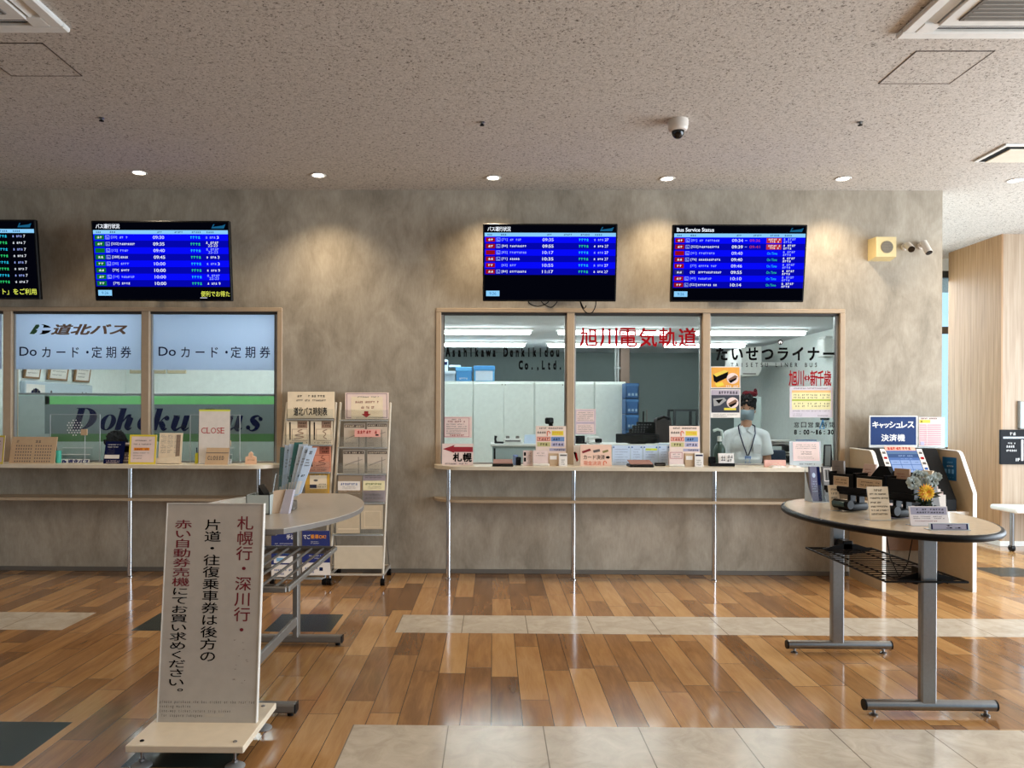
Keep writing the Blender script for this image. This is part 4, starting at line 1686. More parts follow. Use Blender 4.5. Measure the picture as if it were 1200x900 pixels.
# ================================================================== sign board in the foreground
def sign_stand():
    Yb, Yt = onz(240, 846.5, .105).y, None
    zb = .105
    A = onz(186.0, 845, zb)
    B = onz(298.6, 848.5, zb)
    yb = (A.y + B.y) / 2
    xl, xr = A.x, B.x
    yt = yb + .10
    zt = at(249, 590.5, yt).z
    TL, TR, BL = V((xl, yt, zt)), V((xr, yt, zt)), V((xl, yb, zb))
    t = thing('sign_stand', 'white standing sign board with vertical red and black characters on a low base', 'sign', ((xl + xr) / 2, yb, 0))
    w = mat('sign_board_white', (190, 182, 172), .5)
    b = MB()
    n = (TL - BL).cross(TR - TL).normalized()
    if n.y < 0:
        n = -n
    b.prism([BL, V((xr, yb, zb)), TR, TL], n * .022, w)
    build('board', b, t, smooth=False)
    p = PR(TL, TR, BL, 0, 0, 112, 256, .0006)
    R_ = mat('sign_dark_red', (118, 16, 34), .6, var=0)
    p.column('札幌行・深川行・', 82, 14, 102, 158, R_, 1, .006)
    p.column('片道・往復乗車券は後方の', 44, 18, 64.5, 187, M_ink, 1, .006)
    p.column('赤い自動券売機', 8.5, 19, 30, 99, R_, 1, .006)
    p.column('にてお買い求めください。', 8.5, 99, 29.5, 226, M_ink, 1, .006)
    for i, (s, w_) in enumerate((('please purchase the bus ticket at the rear red', 109), ('vending machine', 36), ('(one-way ticket,return trip ticket', 82), (' for sapporo fukagawa', 50))):
        y = 230 + i * 5.2
        p.chars(s, 1.2, y, 1.2 + w_, y + 4.0, M_ink, 1, 0, .9, .74)
    p.rect(54, 246, 76, 249.5, mat('scuff', (196, 186, 172), .6), 1)
    r = random.Random(3)
    for k in range(14):
        x, y = r.uniform(82, 98), r.uniform(160, 214)
        p.poly([(x, y), (x + r.uniform(1, 4), y + r.uniform(-.6, .8)), (x + r.uniform(.5, 3), y + .7)], mat('scuff_dark', (120, 108, 96), .7), 1)
    build('lettering', p, t, smooth=False)
    b = MB()
    q = .004
    wf = mat('sign_edge_white', (232, 228, 220), .35)
    for x in (xl - q, xr):
        b.prism([(x, yb - .003, zb), (x + q, yb - .003, zb), (x + q, yt - .003, zt + q), (x, yt - .003, zt + q)], n * .028, wf)
    b.prism([(xl, yt - .003, zt), (xr, yt - .003, zt), (xr, yt - .003, zt + q), (xl, yt - .003, zt + q)], n * .028, wf)
    build('edge_trim', b, t, smooth=False)
    # base plate
    C, D, E_ = onz(149, 871.5, zb), onz(281, 877, zb), onz(326, 823.5, zb)
    x0, x1, y0, y1 = C.x, (D.x + E_.x) / 2, (C.y + D.y) / 2, E_.y
    b = MB()
    b.box((x0, y0, zb - .03), (x1, y1, zb), mat('base_cream', (228, 214, 190), .4), .003)
    build('base_plate', b, t)
    for cx in (x0 + .05, x1 - .05):
        for cy in (y0 + .045, y1 - .045):
            b = MB()
            b.cyl((cx, cy, .012), (cx, cy, zb - .03), .006, M_steel, 10)
            b.cyl((cx, cy, .02), (cx, cy, .03), .013, M_steel, 6)
            b.lathe((cx, cy, 0), [(.042, 0), (.042, .005), (.03, .012), (.012, .016)], M_alu, 18)
            build('foot', b, t)
            b = MB()
            b.lathe((cx, cy, zb), [(.009, -.001), (.009, .003), (.006, .005)], M_steel if cy > y0 + .1 or cx > (x0 + x1) / 2 else M_blackm, 12)
            build('bolt', b, t)
    return x0, x1, y0, y1


SB = sign_stand()


# ================================================================== grey table behind the sign
TZ = .95


def superoval(cx, cy, a, b, z, n=64, e=2.0):
    out = []
    for k in range(n):
        t = 2 * math.pi * k / n
        c, s = math.cos(t), math.sin(t)
        out.append((cx + a * math.copysign(abs(c) ** (2 / e), c), cy + b * math.copysign(abs(s) ** (2 / e), s), z))
    return out


def left_table():
    X0, YA, YB = -1.27, 3.75, 4.90
    t = thing('writing_table', 'grey boat-shaped writing table with a slatted shelf, standing behind the sign board', 'table', (X0, 4.3, 0))
    px = [(424, 585.5), (419, 590), (402, 597.5), (385, 602.5), (350, 612), (310, 619)]
    # barrel outline: long bowed sides, slightly narrower straight ends
    pts = []
    L, Wm, We, YM = .81, .50, .27, 4.41
    nn = 20
    for k in range(nn + 1):
        v = -1 + 2 * k / nn
        pts.append((X0 + We + (Wm - We) * (1 - v * v), YM + L * v * .98))
    pts = [(X0 + We - .05, YM - L)] + pts + [(X0 + We - .05, YM + L)]
    m = [(2 * X0 - x, y) for x, y in pts[::-1]]
    outline = pts + m
    b = MB()
    b.prism([(x, y, TZ - .004) for x, y in outline], (0, 0, .004), mat('grey_table_laminate', (176, 168, 156), .28))
    b.prism([(X0 + (x - X0) * .985, YM + (y - YM) * .985, TZ - .03) for x, y in outline], (0, 0, .006), M_grey)
    build('tabletop', b, t, angle=25)
    b = MB()
    b.prism([(x, y, TZ - .028) for x, y in outline], (0, 0, .0245), mat('table_edge_grey', (112, 106, 100), .5))
    build('edge_band', b, t, angle=25)
    for y in (YA, YB):
        b = MB()
        b.box((X0 - .018, y - .035, .05), (X0 + .018, y + .035, TZ - .03), M_grey, .006)
        b.box((X0 - .2, y - .02, TZ - .055), (X0 + .2, y + .02, TZ - .03), M_grey, .004)
        build('post', b, t)
        b = MB()
        b.box((X0 - .30, y - .03, .018), (X0 + .30, y + .03, .062), M_grey, .008)
        b.box((X0 + .296, y - .031, .016), (X0 + .304, y + .031, .064), M_black, .004)
        b.box((X0 - .304, y - .031, .016), (X0 - .296, y + .031, .064), M_black, .004)
        for s in (-.27, .27):
            b.cyl((X0 + s, y, 0), (X0 + s, y, .02), .016, M_black, 12)
        build('foot', b, t)
    b = MB()
    b.box((X0 - .012, YA, .13), (X0 + .012, YB, .19), M_grey, .005)
    build('stretcher', b, t)
    z = .66
    b = MB()
    xa, xb, y0, y1 = X0 - .29, X0 + .29, 3.60, 4.71
    for x in (xa, xb):
        b.box((x - .014, y0, z - .014), (x + .014, y1, z + .014), M_grey, .005)
    for y in (y0, y1):
        b.box((xa, y - .012, z - .014), (xb, y + .012, z + .014), M_grey, .005)
    for k in range(1, 8):
        x = xa + (xb - xa) * k / 8
        b.cyl((x, y0, z), (x, y1, z), .0075, M_grey, 10)
    for y in (y0 + .02, y1 - .02):
        b.box((X0 - .02, y - .02, z), (X0 + .02, y + .02, z + .0), M_grey) if False else None
    for y in (YA, YB - .2):
        b.box((xa + .05, y - .012, z - .03), (xb - .05, y + .012, z - .01), M_grey)
    build('slatted_shelf', b, t)
    return t


left_table()


def on_table(px, py, z=TZ):
    return onz(px, py, z)


# tall brochure holder
A = on_table(341, 597)
Yh = A.y
t = thing('brochure_holder', 'clear holder of long teal and white brochures fanning out on the grey table', 'brochure holder', (A.x, Yh, TZ))
b = MB()
k = Yh / 885
b.box((A.x - 9 * k, Yh - .05, TZ), (A.x + 5 * k, Yh + .05, TZ + .05), mat('holder_foot_grey', (84, 76, 68), .4), .004)
b.prism([(A.x - 18 * k, Yh - .06, TZ + .02), (A.x - 4 * k, Yh - .05, TZ + .03), (A.x - 2 * k, Yh + .03, TZ + .36), (A.x - 22 * k, Yh + .02, TZ + .36)], (-.004, .002, 0), M_acr)
b.prism([(A.x - 14 * k, Yh - .055, TZ + .02), (A.x + 10 * k, Yh - .055, TZ + .06), (A.x + 14 * k, Yh - .05, TZ + .22), (A.x - 12 * k, Yh - .055, TZ + .2)], (0, .003, 0), M_acr)
build('holder', b, t, smooth=False)
for i in range(7):
    # each brochure: a long narrow sheet, the pack spreading upwards to the right
    f = i / 6
    bx = A.x + (-16 + 20 * f) * k
    tx = A.x + (-16 + 36 * f) * k
    w = 9.5 * k
    y_ = Yh - .04 + .008 * (6 - i)
    z0_, z1_ = TZ + .03 + .055 * f, TZ + .385 - .01 * abs(i - 3)
    b = MB()
    col = (mat('teal_brochure', (52, 104, 100), .4), M_paperb, M_paperb, mat('teal_brochure', (52, 104, 100), .4), mat('pale_brochure', (182, 190, 198), .45), M_paperb, M_paperb)[i]
    pts = [(bx, y_, z0_), (bx + w, y_ + .01, z0_ + .012), (tx + w, y_ + .055, z1_), (tx, y_ + .045, z1_)]
    b.prism(pts, (0, .006, 0), col)
    o = solo('brochure', b, ('teal brochure, leftmost in the clear holder on the grey table', 'white brochure, second from the left in the clear holder', 'white brochure, third from the left in the clear holder',
                             'teal brochure in the middle of the clear holder', 'pale grey brochure, third from the right in the clear holder', 'white brochure, second from the right in the clear holder',
                             'white brochure, rightmost and most tilted in the clear holder')[i], 'brochure', 'brochures in the clear holder', smooth=False)
    p = PR(pts[3], pts[2], pts[0], 0, 0, 10, 40)
    if p.n.y > 0:
        p.n = -p.n
    if i in (0, 3):
        p.rect(0, 0, 10, 7, mat('teal_brochure', (52, 104, 100), .4), 1)
    else:
        p.lines(3, 2, 7, 6, 1, M_ink, i, .7)
    p.lines(2, 9, 8, 16, 3, M_inkg, i, .5).lines(2, 22, 7, 25, 1, M_ink, i + 3, .6).rect(1, 28, 9, 39, M_paper, 1)
    build('print', p, o, smooth=False)
# smaller leaflets and boxes
A = on_table(322, 602)
k = A.y / 885
b = MB()
b.prism([(A.x - 7 * k, A.y, TZ), (A.x + 3 * k, A.y + .02, TZ), (A.x + 8 * k, A.y + .06, TZ + 27 * k), (A.x - 4 * k, A.y + .04, TZ + 26 * k)], (.004, .03, 0), mat('beige_leaflet', (198, 172, 146), .6))
o = solo('leaflet_stack', b, 'beige folded leaflets leaning left of the teal brochures on the grey table', 'leaflets', smooth=False)
A = on_table(332, 602)
b = MB()
b.prism([(A.x - 4 * k, A.y, TZ), (A.x + 6 * k, A.y, TZ), (A.x + 9 * k, A.y + .05, TZ + 27 * k), (A.x + 0 * k, A.y + .05, TZ + 27 * k)], (.004, .03, 0), mat('lilac_leaflet', (178, 172, 182), .6))
o = solo('leaflet_stack', b, 'pale lilac leaflets between the beige leaflets and the clear brochure holder', 'leaflets', smooth=False)
A = on_table(323, 588)
k = A.y / 885
t = thing('acrylic_stand', 'empty clear acrylic frame standing at the back of the grey table', 'stand', (A.x, A.y, TZ))
b = MB()
b.prism([(A.x - 5 * k, A.y, TZ), (A.x + 6 * k, A.y, TZ), (A.x + 8 * k, A.y + .06, TZ + 32 * k), (A.x - 3 * k, A.y + .06, TZ + 32 * k)], (0, .004, 0), M_acr)
build('sheet', b, t, smooth=False)
b = MB()
b.tube([(A.x - 5 * k, A.y, TZ + .003), (A.x - 3 * k, A.y + .06, TZ + 32 * k), (A.x + 8 * k, A.y + .06, TZ + 32 * k), (A.x + 6 * k, A.y, TZ + .003)], .003, M_acrf, 6, True)
b.box((A.x - 5 * k, A.y, TZ), (A.x + 6 * k, A.y + .08, TZ + .003), M_acrf)
build('rim', b, t)
A = on_table(308, 603)
k = A.y / 885
t = thing('paper_box', 'pale grey open box with black divider on the grey table behind the sign board', 'box', (A.x, A.y, TZ))
b = MB()
x0, x1, y0, y1, zz = A.x - 20 * k, A.x + 8 * k, A.y, A.y + .16, TZ + .105
g_ = mat('box_pale_grey', (176, 184, 180), .5)
for lo, hi in (((x0, y0, TZ), (x1, y0 + .005, zz)), ((x0, y1 - .005, TZ), (x1, y1, zz)), ((x0, y0, TZ), (x0 + .005, y1, zz)), ((x1 - .005, y0, TZ), (x1, y1, zz)), ((x0, y0, TZ), (x1, y1, TZ + .006))):
    b.box(lo, hi, g_)
build('body', b, t, smooth=False)
b = MB()
b.prism([(A.x - 5 * k, y0 + .02, TZ + .01), (A.x + 2 * k, y0 + .02, TZ + .01), (A.x - 1 * k, y0 + .03, TZ + .11), (A.x - 9 * k, y0 + .05, TZ + .155)], (0, .10, 0), M_black)
build('divider', b, t, smooth=False)


# ================================================================== leaflet racks
def rack(xl, xr, lab, rows):
    yf, yt = 6.62, 7.06
    zt = 1.60
    t = thing('leaflet_rack', lab, 'magazine rack', ((xl + xr) / 2, 6.85, 0), 'leaflet racks by the wall')
    wm = mat('rack_cream_metal', (206, 196, 178), .4)
    for x in (xl, xr):
        b = MB()
        b.tube([(x, yf, .10), (x, yt, zt)], .0125, wm, 12)
        b.ell((x, yt, zt), .0135, wm, 10)
        build('post', b, t)
        b = MB()
        b.tube([(x, yf, .085), (x, 7.05, .085)], .0125, mat('rack_base_grey', (150, 144, 134), .4), 10)
        b.tube([(x, yf + .30 * (yt - yf), .1 + .30 * (zt - .1)), (x, 7.04, .09)], .004, M_grey, 6)
        build('side_rail', b, t)
    b = MB()
    b.tube([(xl, yf, .09), (xr, yf, .09)], .011, wm, 10)
    b.tube([(xl, 7.05, .085), (xr, 7.05, .085)], .011, wm, 10)
    build('cross_bar', b, t)

    def Y(z):
        return yf + (yt - yf) * (z - .1) / (zt - .1)
    for z in rows:
        b = MB()
        b.tube([(xl, Y(z), z), (xr, Y(z), z)], .007, wm, 8)
        b.box((xl + .01, Y(z) - .05, z - .004), (xr - .01, Y(z) + .01, z + .004), M_acrf)
        b.prism([(xl + .012, Y(z) - .05, z), (xr - .012, Y(z) - .05, z), (xr - .012, Y(z) - .02, z + .10), (xl + .012, Y(z) - .02, z + .10)], (0, .003, 0), M_acr)
        build('shelf', b, t)
    for x, y in ((xl, yf), (xr, yf), (xl, 7.04), (xr, 7.04)):
        b = MB()
        b.cyl((x, y, .045), (x, y, .085), .010, M_steel, 10)
        b.cyl((x - .018, y - .01, .03), (x + .018, y - .01, .03), .030, M_black, 16)
        b.cyl((x - .0195, y - .01, .03), (x + .0195, y - .01, .03), .014, M_chrome, 12)
        build('caster', b, t)
    return t, Y


def on_rack(Y, name, lab, cat, x0, y0, x1, y1, base, draw, lift=.03, th=.012, group=None, parent=None):
    """sheet lying on the leaning rack plane; pixel box"""
    def pt(px, py):
        d = ray(px, py)
        # plane y = Y(z) - lift
        y0_, y1_ = Y(0.0) - lift, Y(1.0) - lift
        s = (y0_ + (y1_ - y0_) * CAMZ) / (d.y - (y1_ - y0_) * d.z)
        return EYE + d * s
    BL, BR, TR, TL = pt(x0, y1), pt(x1, y1), pt(x1, y0), pt(x0, y0)
    b = MB()
    b.prism([BL, BR, TR, TL], (0, th, 0), base)
    o = build(name, b, parent, smooth=False) if parent else solo(name, b, lab, cat, group, smooth=False)
    p = PR(TL, TR, BL, x0, y0, x1, y1)
    draw(p)
    build('print', p, o, smooth=False)
    return o


xl1, xr1, xl2, xr2 = -1.925, -1.468, -1.425, -.958
def rack_z(px, *rows):
    out = []
    for py in rows:
        d = ray(px, py)
        k = (7.06 - 6.62) / 1.5
        y0_, y1_ = 6.62 - .1 * k - .03, 6.62 + .9 * k - .03
        s = (y0_ + (y1_ - y0_) * CAMZ) / (d.y - (y1_ - y0_) * d.z)
        out.append(CAMZ + d.z * s - .0065)
    return out


R1, Y1 = rack(xl1, xr1, 'left leaflet rack, headed with a bus timetable board, partly behind the grey table', rack_z(362, 491, 521, 553, 580, 677))
R2, Y2 = rack(xl2, xr2, 'right leaflet rack with the red down arrow board, on casters by the wall', rack_z(427, 492, 524, 555, 588.6, 626))


def d_head1(p):
    p.scrib(348, 463, 354.5, 465.4, M_ink, 1).scrib(356, 463, 363.5, 465.4, M_ink, 2).scrib(365, 463, 370.5, 465.4, M_ink, 3).scrib(372, 463, 381, 465.4, M_ink, 4)
    p.lines(347, 467.5, 363, 471, 1, M_inkg, 9, .6).lines(366, 467.5, 382, 471, 1, M_inkg, 10, .6)
    p.text('道北バス時刻表', 344.3, 477.5, 383, 487, M_ink, 2, .02)


def d_head2(p):
    p.frame(p.x0 + 1.5, p.y0 + 1, p.x1 - 2, p.y1 - 1, .8, mat('purple_grey_print', (150, 128, 138), .7, var=0), 1)
    p.rect(411.5, 465, 448.5, 491, M_paperc, 1)
    p.lines(417, 464, 444, 466.5, 1, M_inkg, 3, .6)
    p.scrib(416, 470, 444, 472.4, M_dred, 5, 2)
    for i in range(3):
        p.scrib(423 + i * 6, 476, 426.6 + i * 6, 479, M_dred, i + 8, 2)
    p.poly([(426.5, 482), (431.5, 482), (431.5, 485.2), (434.4, 485.2), (429, 489.4), (423.6, 485.2), (426.5, 485.2)], M_red, 2)


g = 'header boards on the leaflet racks'
on_rack(Y1, 'header_board', 'beige board on the left rack with black bus timetable characters', 'sign', 337, 459, 392, 490, M_paperc, d_head1, .02, .006, g)
on_rack(Y2, 'header_board', 'pale board on the right rack with red print and a red arrow pointing down', 'sign', 404.5, 460, 455.5, 491, M_paperp, d_head2, .02, .006, g)


def d_leaf(tint, seed, head=True):
    m = mat('leaf_ink_%d' % seed, tint, .7, var=0)

    def f(p):
        w = p.x1 - p.x0
        h = p.y1 - p.y0
        p.rect(p.x0 + w * .14, p.y0 + 1, p.x0 + w * .2, p.y0 + h * .8, M_ink if head else m, 1)
        p.rect(p.x0 + w * .5, p.y0, p.x0 + w * .95, p.y0 + h * .3, m, 1)
        p.lines(p.x0 + w * .54, p.y0 + .6, p.x0 + w * .92, p.y0 + h * .27, 2, M_ink, seed, .5, 2)
        # little route map
        pts = [(p.x0 + w * (.3 + .5 * abs(math.sin(k * 1.7 + seed))), p.y0 + h * (.36 + .4 * k / 5)) for k in range(6)]
        vstroke(p, pts, [.9] * 6, m, 2, 4)
        p.frame(p.x0 + w * .26, p.y0 + h * .34, p.x0 + w * .95, p.y0 + h * .84, .4, m, 2)
        p.lines(p.x0 + w * .1, p.y0 + h * .86, p.x0 + w * .95, p.y1 - .4, 1, m, seed + 2, .5)
    return f


gl = 'timetable leaflets on the left rack'
gb = (150, 120, 100)
on_rack(Y1, 'timetable_leaflet', 'beige timetable leaflet in the top row of the left rack, left pocket', 'leaflets', 335.5, 493.6, 361.5, 521, M_paperc, d_leaf(gb, 1), group=gl)
on_rack(Y1, 'timetable_leaflet', 'beige timetable leaflet in the top row of the left rack, right pocket', 'leaflets', 364, 493.6, 389.5, 521, M_paperc, d_leaf(gb, 2), group=gl)
sal = mat('salmon_paper', (214, 142, 116), .7)
on_rack(Y1, 'timetable_leaflet', 'salmon timetable leaflet in the second row of the left rack, behind the brochures', 'leaflets', 333, 523.2, 358.5, 553, sal, d_leaf((150, 84, 66), 3), group=gl)
on_rack(Y1, 'timetable_leaflet', 'salmon timetable leaflet in the second row of the left rack, right pocket', 'leaflets', 361, 523.2, 387.5, 553, sal, d_leaf((150, 84, 66), 4), group=gl)


def d_yleaf(p):
    p.rect(363, 557, 383, 573, M_paperc, 1)
    p.lines(360, 555.4, 384, 557.4, 1, M_inkg, 1, .8)
    p.disc(370, 563, 2.6, 1.2, M_inkg, 2).rect(363, 568, 371, 572, M_navy, 2).lines(372, 566, 382, 572, 2, M_inkg, 3)


on_rack(Y1, 'route_map_leaflet', 'yellow leaflet with a small map in the third row of the left rack', 'leaflets', 357.5, 555.4, 386, 580, mat('ochre_paper', (206, 160, 60), .7), d_yleaf, group=gl)


def d_poster(mode):
    def f(p):
        w, h = p.x1 - p.x0, p.y1 - p.y0
        p.rect(p.x0, p.y0, p.x1, p.y0 + h * .72, mat('poster_blue', (22, 40, 112), .5), 1)
        if mode == 0:
            p.text('手決済', p.x0 + w * .52, p.y0 + 1.6, p.x0 + w * .98, p.y0 + 7, M_wht, 2, .02)
            p.lines(p.x0 + 3, p.y0 + 11, p.x1 - 1, p.y0 + 16, 2, M_wht, 2, .4)
            p.rect(p.x0 + 3, p.y0 + 27, p.x1 - 2, p.y0 + 35, M_wht, 2)
            p.lines(p.x0 + 3, p.y0 + 22, p.x1 - 2, p.y0 + 25, 1, M_lblue, 3, .6)
            p.rect(p.x0 + 6, p.y0 + 29, p.x0 + 14, p.y0 + 33, M_lblue, 3)
        else:
            p.text('でご', p.x0 + 1.5, p.y0 + 4.5, p.x0 + 9.6, p.y0 + 9.6, M_wht, 2, .02)
            p.text('乗車OK!', p.x0 + 10, p.y0 + 4.5, p.x0 + 28, p.y0 + 9.6, M_org, 2, .02)
            p.lines(p.x0 + 10, p.y0 + 12, p.x0 + 21, p.y0 + 16, 2, M_wht, 5, .4)
            p.frame(p.x0 + 9, p.y0 + 18, p.x0 + 22, p.y0 + 25, .6, M_wht, 2)
            p.lines(p.x0 + 8, p.y0 + 28, p.x0 + 24, p.y0 + 34, 2, M_wht, 6, .4)
            p.rect(p.x0 + 20, p.y1 - 9, p.x0 + 24, p.y1 - 5, M_navy, 2)
        p.rect(p.x0, p.y0 + h * .76, p.x1, p.y1, M_paper, 1)
        p.lines(p.x0 + 3, p.y0 + h * .8, p.x1 - 10, p.y1 - 1.4, 2, M_blue, 8, .5)
    return f


gp = 'blue fare payment posters on the left rack'
on_rack(Y1, 'payment_poster', 'dark blue payment poster at the foot of the left rack, left half', 'poster', 318, 625, 352, 676, M_paper, d_poster(0), .055, .004, gp)
on_rack(Y1, 'payment_poster', 'dark blue payment poster with orange characters at the foot of the left rack', 'poster', 354, 622, 386.5, 674, M_paper, d_poster(1), .06, .004, gp)
# right rack
gr = 'leaflets on the right rack'
gp_ = (140, 132, 126)


def d_rl(seed):
    m = mat('rl_ink_%d' % seed, gp_, .7, var=0)

    def f(p):
        w = p.x1 - p.x0
        p.rect(p.x0 + .6, p.y0 + 1, p.x1 - .6, p.y0 + 4.6, mat('leaf_header_brown', (96, 84, 76), .7), 1)
        p.lines(p.x0 + 1.4, p.y0 + 1.6, p.x1 - 1.4, p.y0 + 4.2, 1, M_paperc, seed, .7, 2)
        vstroke(p, [(p.x0 + w * .1, p.y0 + 18), (p.x0 + w * .5, p.y0 + 14), (p.x0 + w * .9, p.y0 + 11)], [.8, .8, .8], m, 2, 4)
        p.rect(p.x0 + w * .7, p.y0 + 8, p.x0 + w * .74, p.y1, m, 1)
        p.lines(p.x0 + 1, p.y1 - 6, p.x0 + w * .6, p.y1 - 1, 2, m, seed + 3, .4)
    return f


pc = mat('leaf_greybeige', (190, 178, 164), .7)
on_rack(Y2, 'timetable_leaflet', 'grey-beige leaflet in the top row of the right rack, left pocket', 'leaflets', 403, 496.5, 427.5, 524, pc, d_rl(11), group=gr)
on_rack(Y2, 'timetable_leaflet', 'grey-beige leaflet in the top row of the right rack, right pocket', 'leaflets', 430, 495.5, 454, 524, pc, d_rl(12), group=gr)
on_rack(Y2, 'timetable_leaflet', 'grey leaflet in the second row of the right rack, left pocket', 'leaflets', 402, 527.5, 427, 555, pc, d_rl(13), group=gr)
on_rack(Y2, 'timetable_leaflet', 'grey leaflet in the second row of the right rack, right pocket', 'leaflets', 430.5, 527.5, 454, 555, pc, d_rl(14), group=gr)


def d_pinktag(p):
    p.scrib(418.5, 504.6, 442, 508, M_red, 3, 2)
    p.rect(440, 509, 443.6, 510.6, M_ink, 2)


on_rack(Y2, 'pocket_tag', 'pink tag with red characters across the top row of the right rack', 'tag', 415.5, 503, 445.5, 512, mat('pink_card', (226, 166, 158), .7), d_pinktag, .065, .002)
on_rack(Y2, 'leaflet_stack', 'beige leaflets in the third row of the right rack, left pocket', 'leaflets', 396.5, 557.4, 424, 588, mat('leaf_tan', (172, 150, 126), .7), lambda p: p.lines(398, 574, 422, 580, 2, M_paperc, 3, .3), group=gr)
on_rack(Y2, 'leaflet_stack', 'lilac leaflets in the third row of the right rack, right pocket', 'leaflets', 425.5, 557.4, 451.5, 588, mat('leaf_lilac', (168, 154, 158), .7),
        lambda p: p.lines(428, 556, 449, 561, 2, M_inkg, 5, .5).lines(428, 578, 449, 586, 2, M_inkg, 6, .2), group=gr)
gt = 'tags in front of the third row of the right rack'
on_rack(Y2, 'pocket_tag', 'white tag with blue characters on the third row of the right rack', 'tag', 396, 564, 422, 574.6, M_paper, lambda p: p.scrib(399, 566, 419, 568.4, M_blue, 1, 2).lines(401, 569.5, 417, 573, 2, M_inkg, 2, .4), .066, .002, gt)
on_rack(Y2, 'pocket_tag', 'cream tag with green characters on the third row of the right rack', 'tag', 425.5, 563.5, 451, 574.6, mat('cream_tag', (232, 224, 182), .7), lambda p: p.scrib(428, 566, 449, 568.2, mat('green_ink', (84, 110, 50), .7, var=0), 1, 2).lines(431, 569.5, 447, 573, 2, M_inkg, 2, .4), .066, .002, gt)
gk = 'beige pocket panels of the right rack'
on_rack(Y2, 'pocket_panel', 'blank beige panel hanging in the fourth row of the right rack, left and lower', 'panel', 394, 588, 421.5, 625, mat('panel_beige', (196, 180, 154), .6), lambda p: p.rect(396, 619.6, 420, 620.3, M_paperc, 1), .05, .004, gk, R2)
on_rack(Y2, 'pocket_panel', 'blank beige panel in the fourth row of the right rack, right pocket', 'panel', 423, 592, 448.5, 620, MATS['panel_beige'], lambda p: p.frame(427, 599, 446, 618, .4, M_paperc, 1), .05, .004, gk, R2)
on_rack(Y2, 'pocket_panel', 'wide blank cream panel across the foot of the right rack', 'panel', 391.5, 639.5, 448.5, 666.5, mat('panel_cream', (206, 194, 172), .6), lambda p: p.rect(392, 640, 448, 640.6, M_paper, 1), .05, .004, gk, R2)
# ================================================================== right office
def cupboard(x0, x1, zt, y, lab, split=None):
    t = thing('steel_cupboard', lab, 'cupboard', ((x0 + x1) / 2, y + .2, 0), 'white steel cupboards in the right office')
    m = mat('cupboard_white', (240, 246, 240), .5)
    b = MB()
    b.box((x0, y, 0), (x1, y + .42, zt), m, .003)
    build('body', b, t)
    ds = [(x0 + .012, (x0 + x1) / 2 - .003), ((x0 + x1) / 2 + .003, x1 - .012)] if split is None else split
    for k, (a, c) in enumerate(ds):
        b = MB()
        b.box((a, y - .018, .06), (c, y - .001, zt - .03), m, .003)
        d = build('door', b, t)
        b = MB()
        hx = c - .05 if k % 2 == 0 else a + .05
        b.box((hx - .012, y - .026, .95), (hx + .012, y - .017, 1.07), M_alu, .003)
        build('handle', b, d)
        b = MB()
        b.cyl((a + .02 if k % 2 else c - .02, y - .022, zt - .05), (a + .02 if k % 2 else c - .02, y - .017, zt - .05), .008, M_inkg, 8)
        build('hinge', b, d)
    return t


CY = 11.0
zcb = at(620, 447, CY).z
xs = [at(px, 500, CY).x for px in (482, 554.5, 626, 696.5, 733)]
cupboard(xs[0], xs[1] - .004, zcb, CY, 'white two-door cupboard at the left edge of the window, under the boxes')
cupboard(xs[1], xs[2] - .004, zcb, CY, 'white two-door cupboard second from the left, right half clear of boxes')
cupboard(xs[2], xs[3] - .004, zcb, CY, 'white two-door cupboard crossed by the beige mullion')
cupboard(xs[3], xs[4], zcb, CY, 'white plain cupboard end beside the brown pillar', [(xs[3] + .012, xs[4] - .012)])


def box_on(name, lab, x0, x1, ytop, col, lidc, Y, d, zb, group, draw=None):
    A, B = at(x0, ytop, Y), at(x1, ytop, Y)
    b = MB()
    b.box((A.x, Y, zb), (B.x, Y + d, A.z), col, .004)
    o = solo(name, b, lab, 'box', group)
    b = MB()
    h = (A.z - zb) * .26
    b.box((A.x - .006, Y - .006, A.z - h), (B.x + .006, Y + d + .006, A.z + .004), lidc, .004)
    build('lid', b, o)
    if draw:
        p = PX_Y(Y - .001)
        draw(p)
        build('print', p, o, smooth=False)
    return o


bl = mat('box_sky_blue', (96, 178, 232), .5)
bl2 = mat('box_blue', (70, 150, 214), .5)
cw = mat('box_bluish_white', (206, 222, 238), .5)
g = 'storage boxes on top of the cupboards'
box_on('storage_box', 'sky-blue storage box with a white front panel on the cupboards, rightmost of the boxes', 555.5, 579.5, 429, bl, bl2, CY, .32, zcb, g, lambda p: p.rect(557.5, 434.6, 577.5, 446, cw, 1))
box_on('storage_box', 'bright blue storage box with small white print, middle one on the cupboards', 534.5, 552.5, 430.5, bl2, bl, CY, .32, zcb, g, lambda p: p.scrib(536, 438, 542, 441, M_wht, 2, 1).lines(536, 442, 548, 445, 1, M_wht, 3, .7, 1))
box_on('storage_box', 'pale grey-blue storage box on the cupboards beside the left window frame', 510, 533.5, 435, mat('box_grey_blue', (176, 196, 216), .5), cw, CY, .32, zcb, g)
A = at(521, 421, CY)
b = MB()
zq = at(521, 435, CY).z + .006
b.box((at(515, 0, CY).x, CY + .06, zq), (at(526, 0, CY).x, CY + .24, A.z), cw, .004)
o = solo('carton', b, 'small white carton with a dark square, stacked on the pale grey-blue box', 'box', 'cartons on the storage boxes')
p = PX_Y(CY + .059)
p.rect(519.5, 424, 524, 427.5, M_navy, 1)
build('print', p, o, smooth=False)
zq2 = at(543, 430.5, CY).z + .006
b = MB()
b.box((at(527.5, 0, CY).x, CY + .06, zq2 + .001), (at(541, 0, CY).x, CY + .22, at(0, 425.5, CY).z), cw, .004)
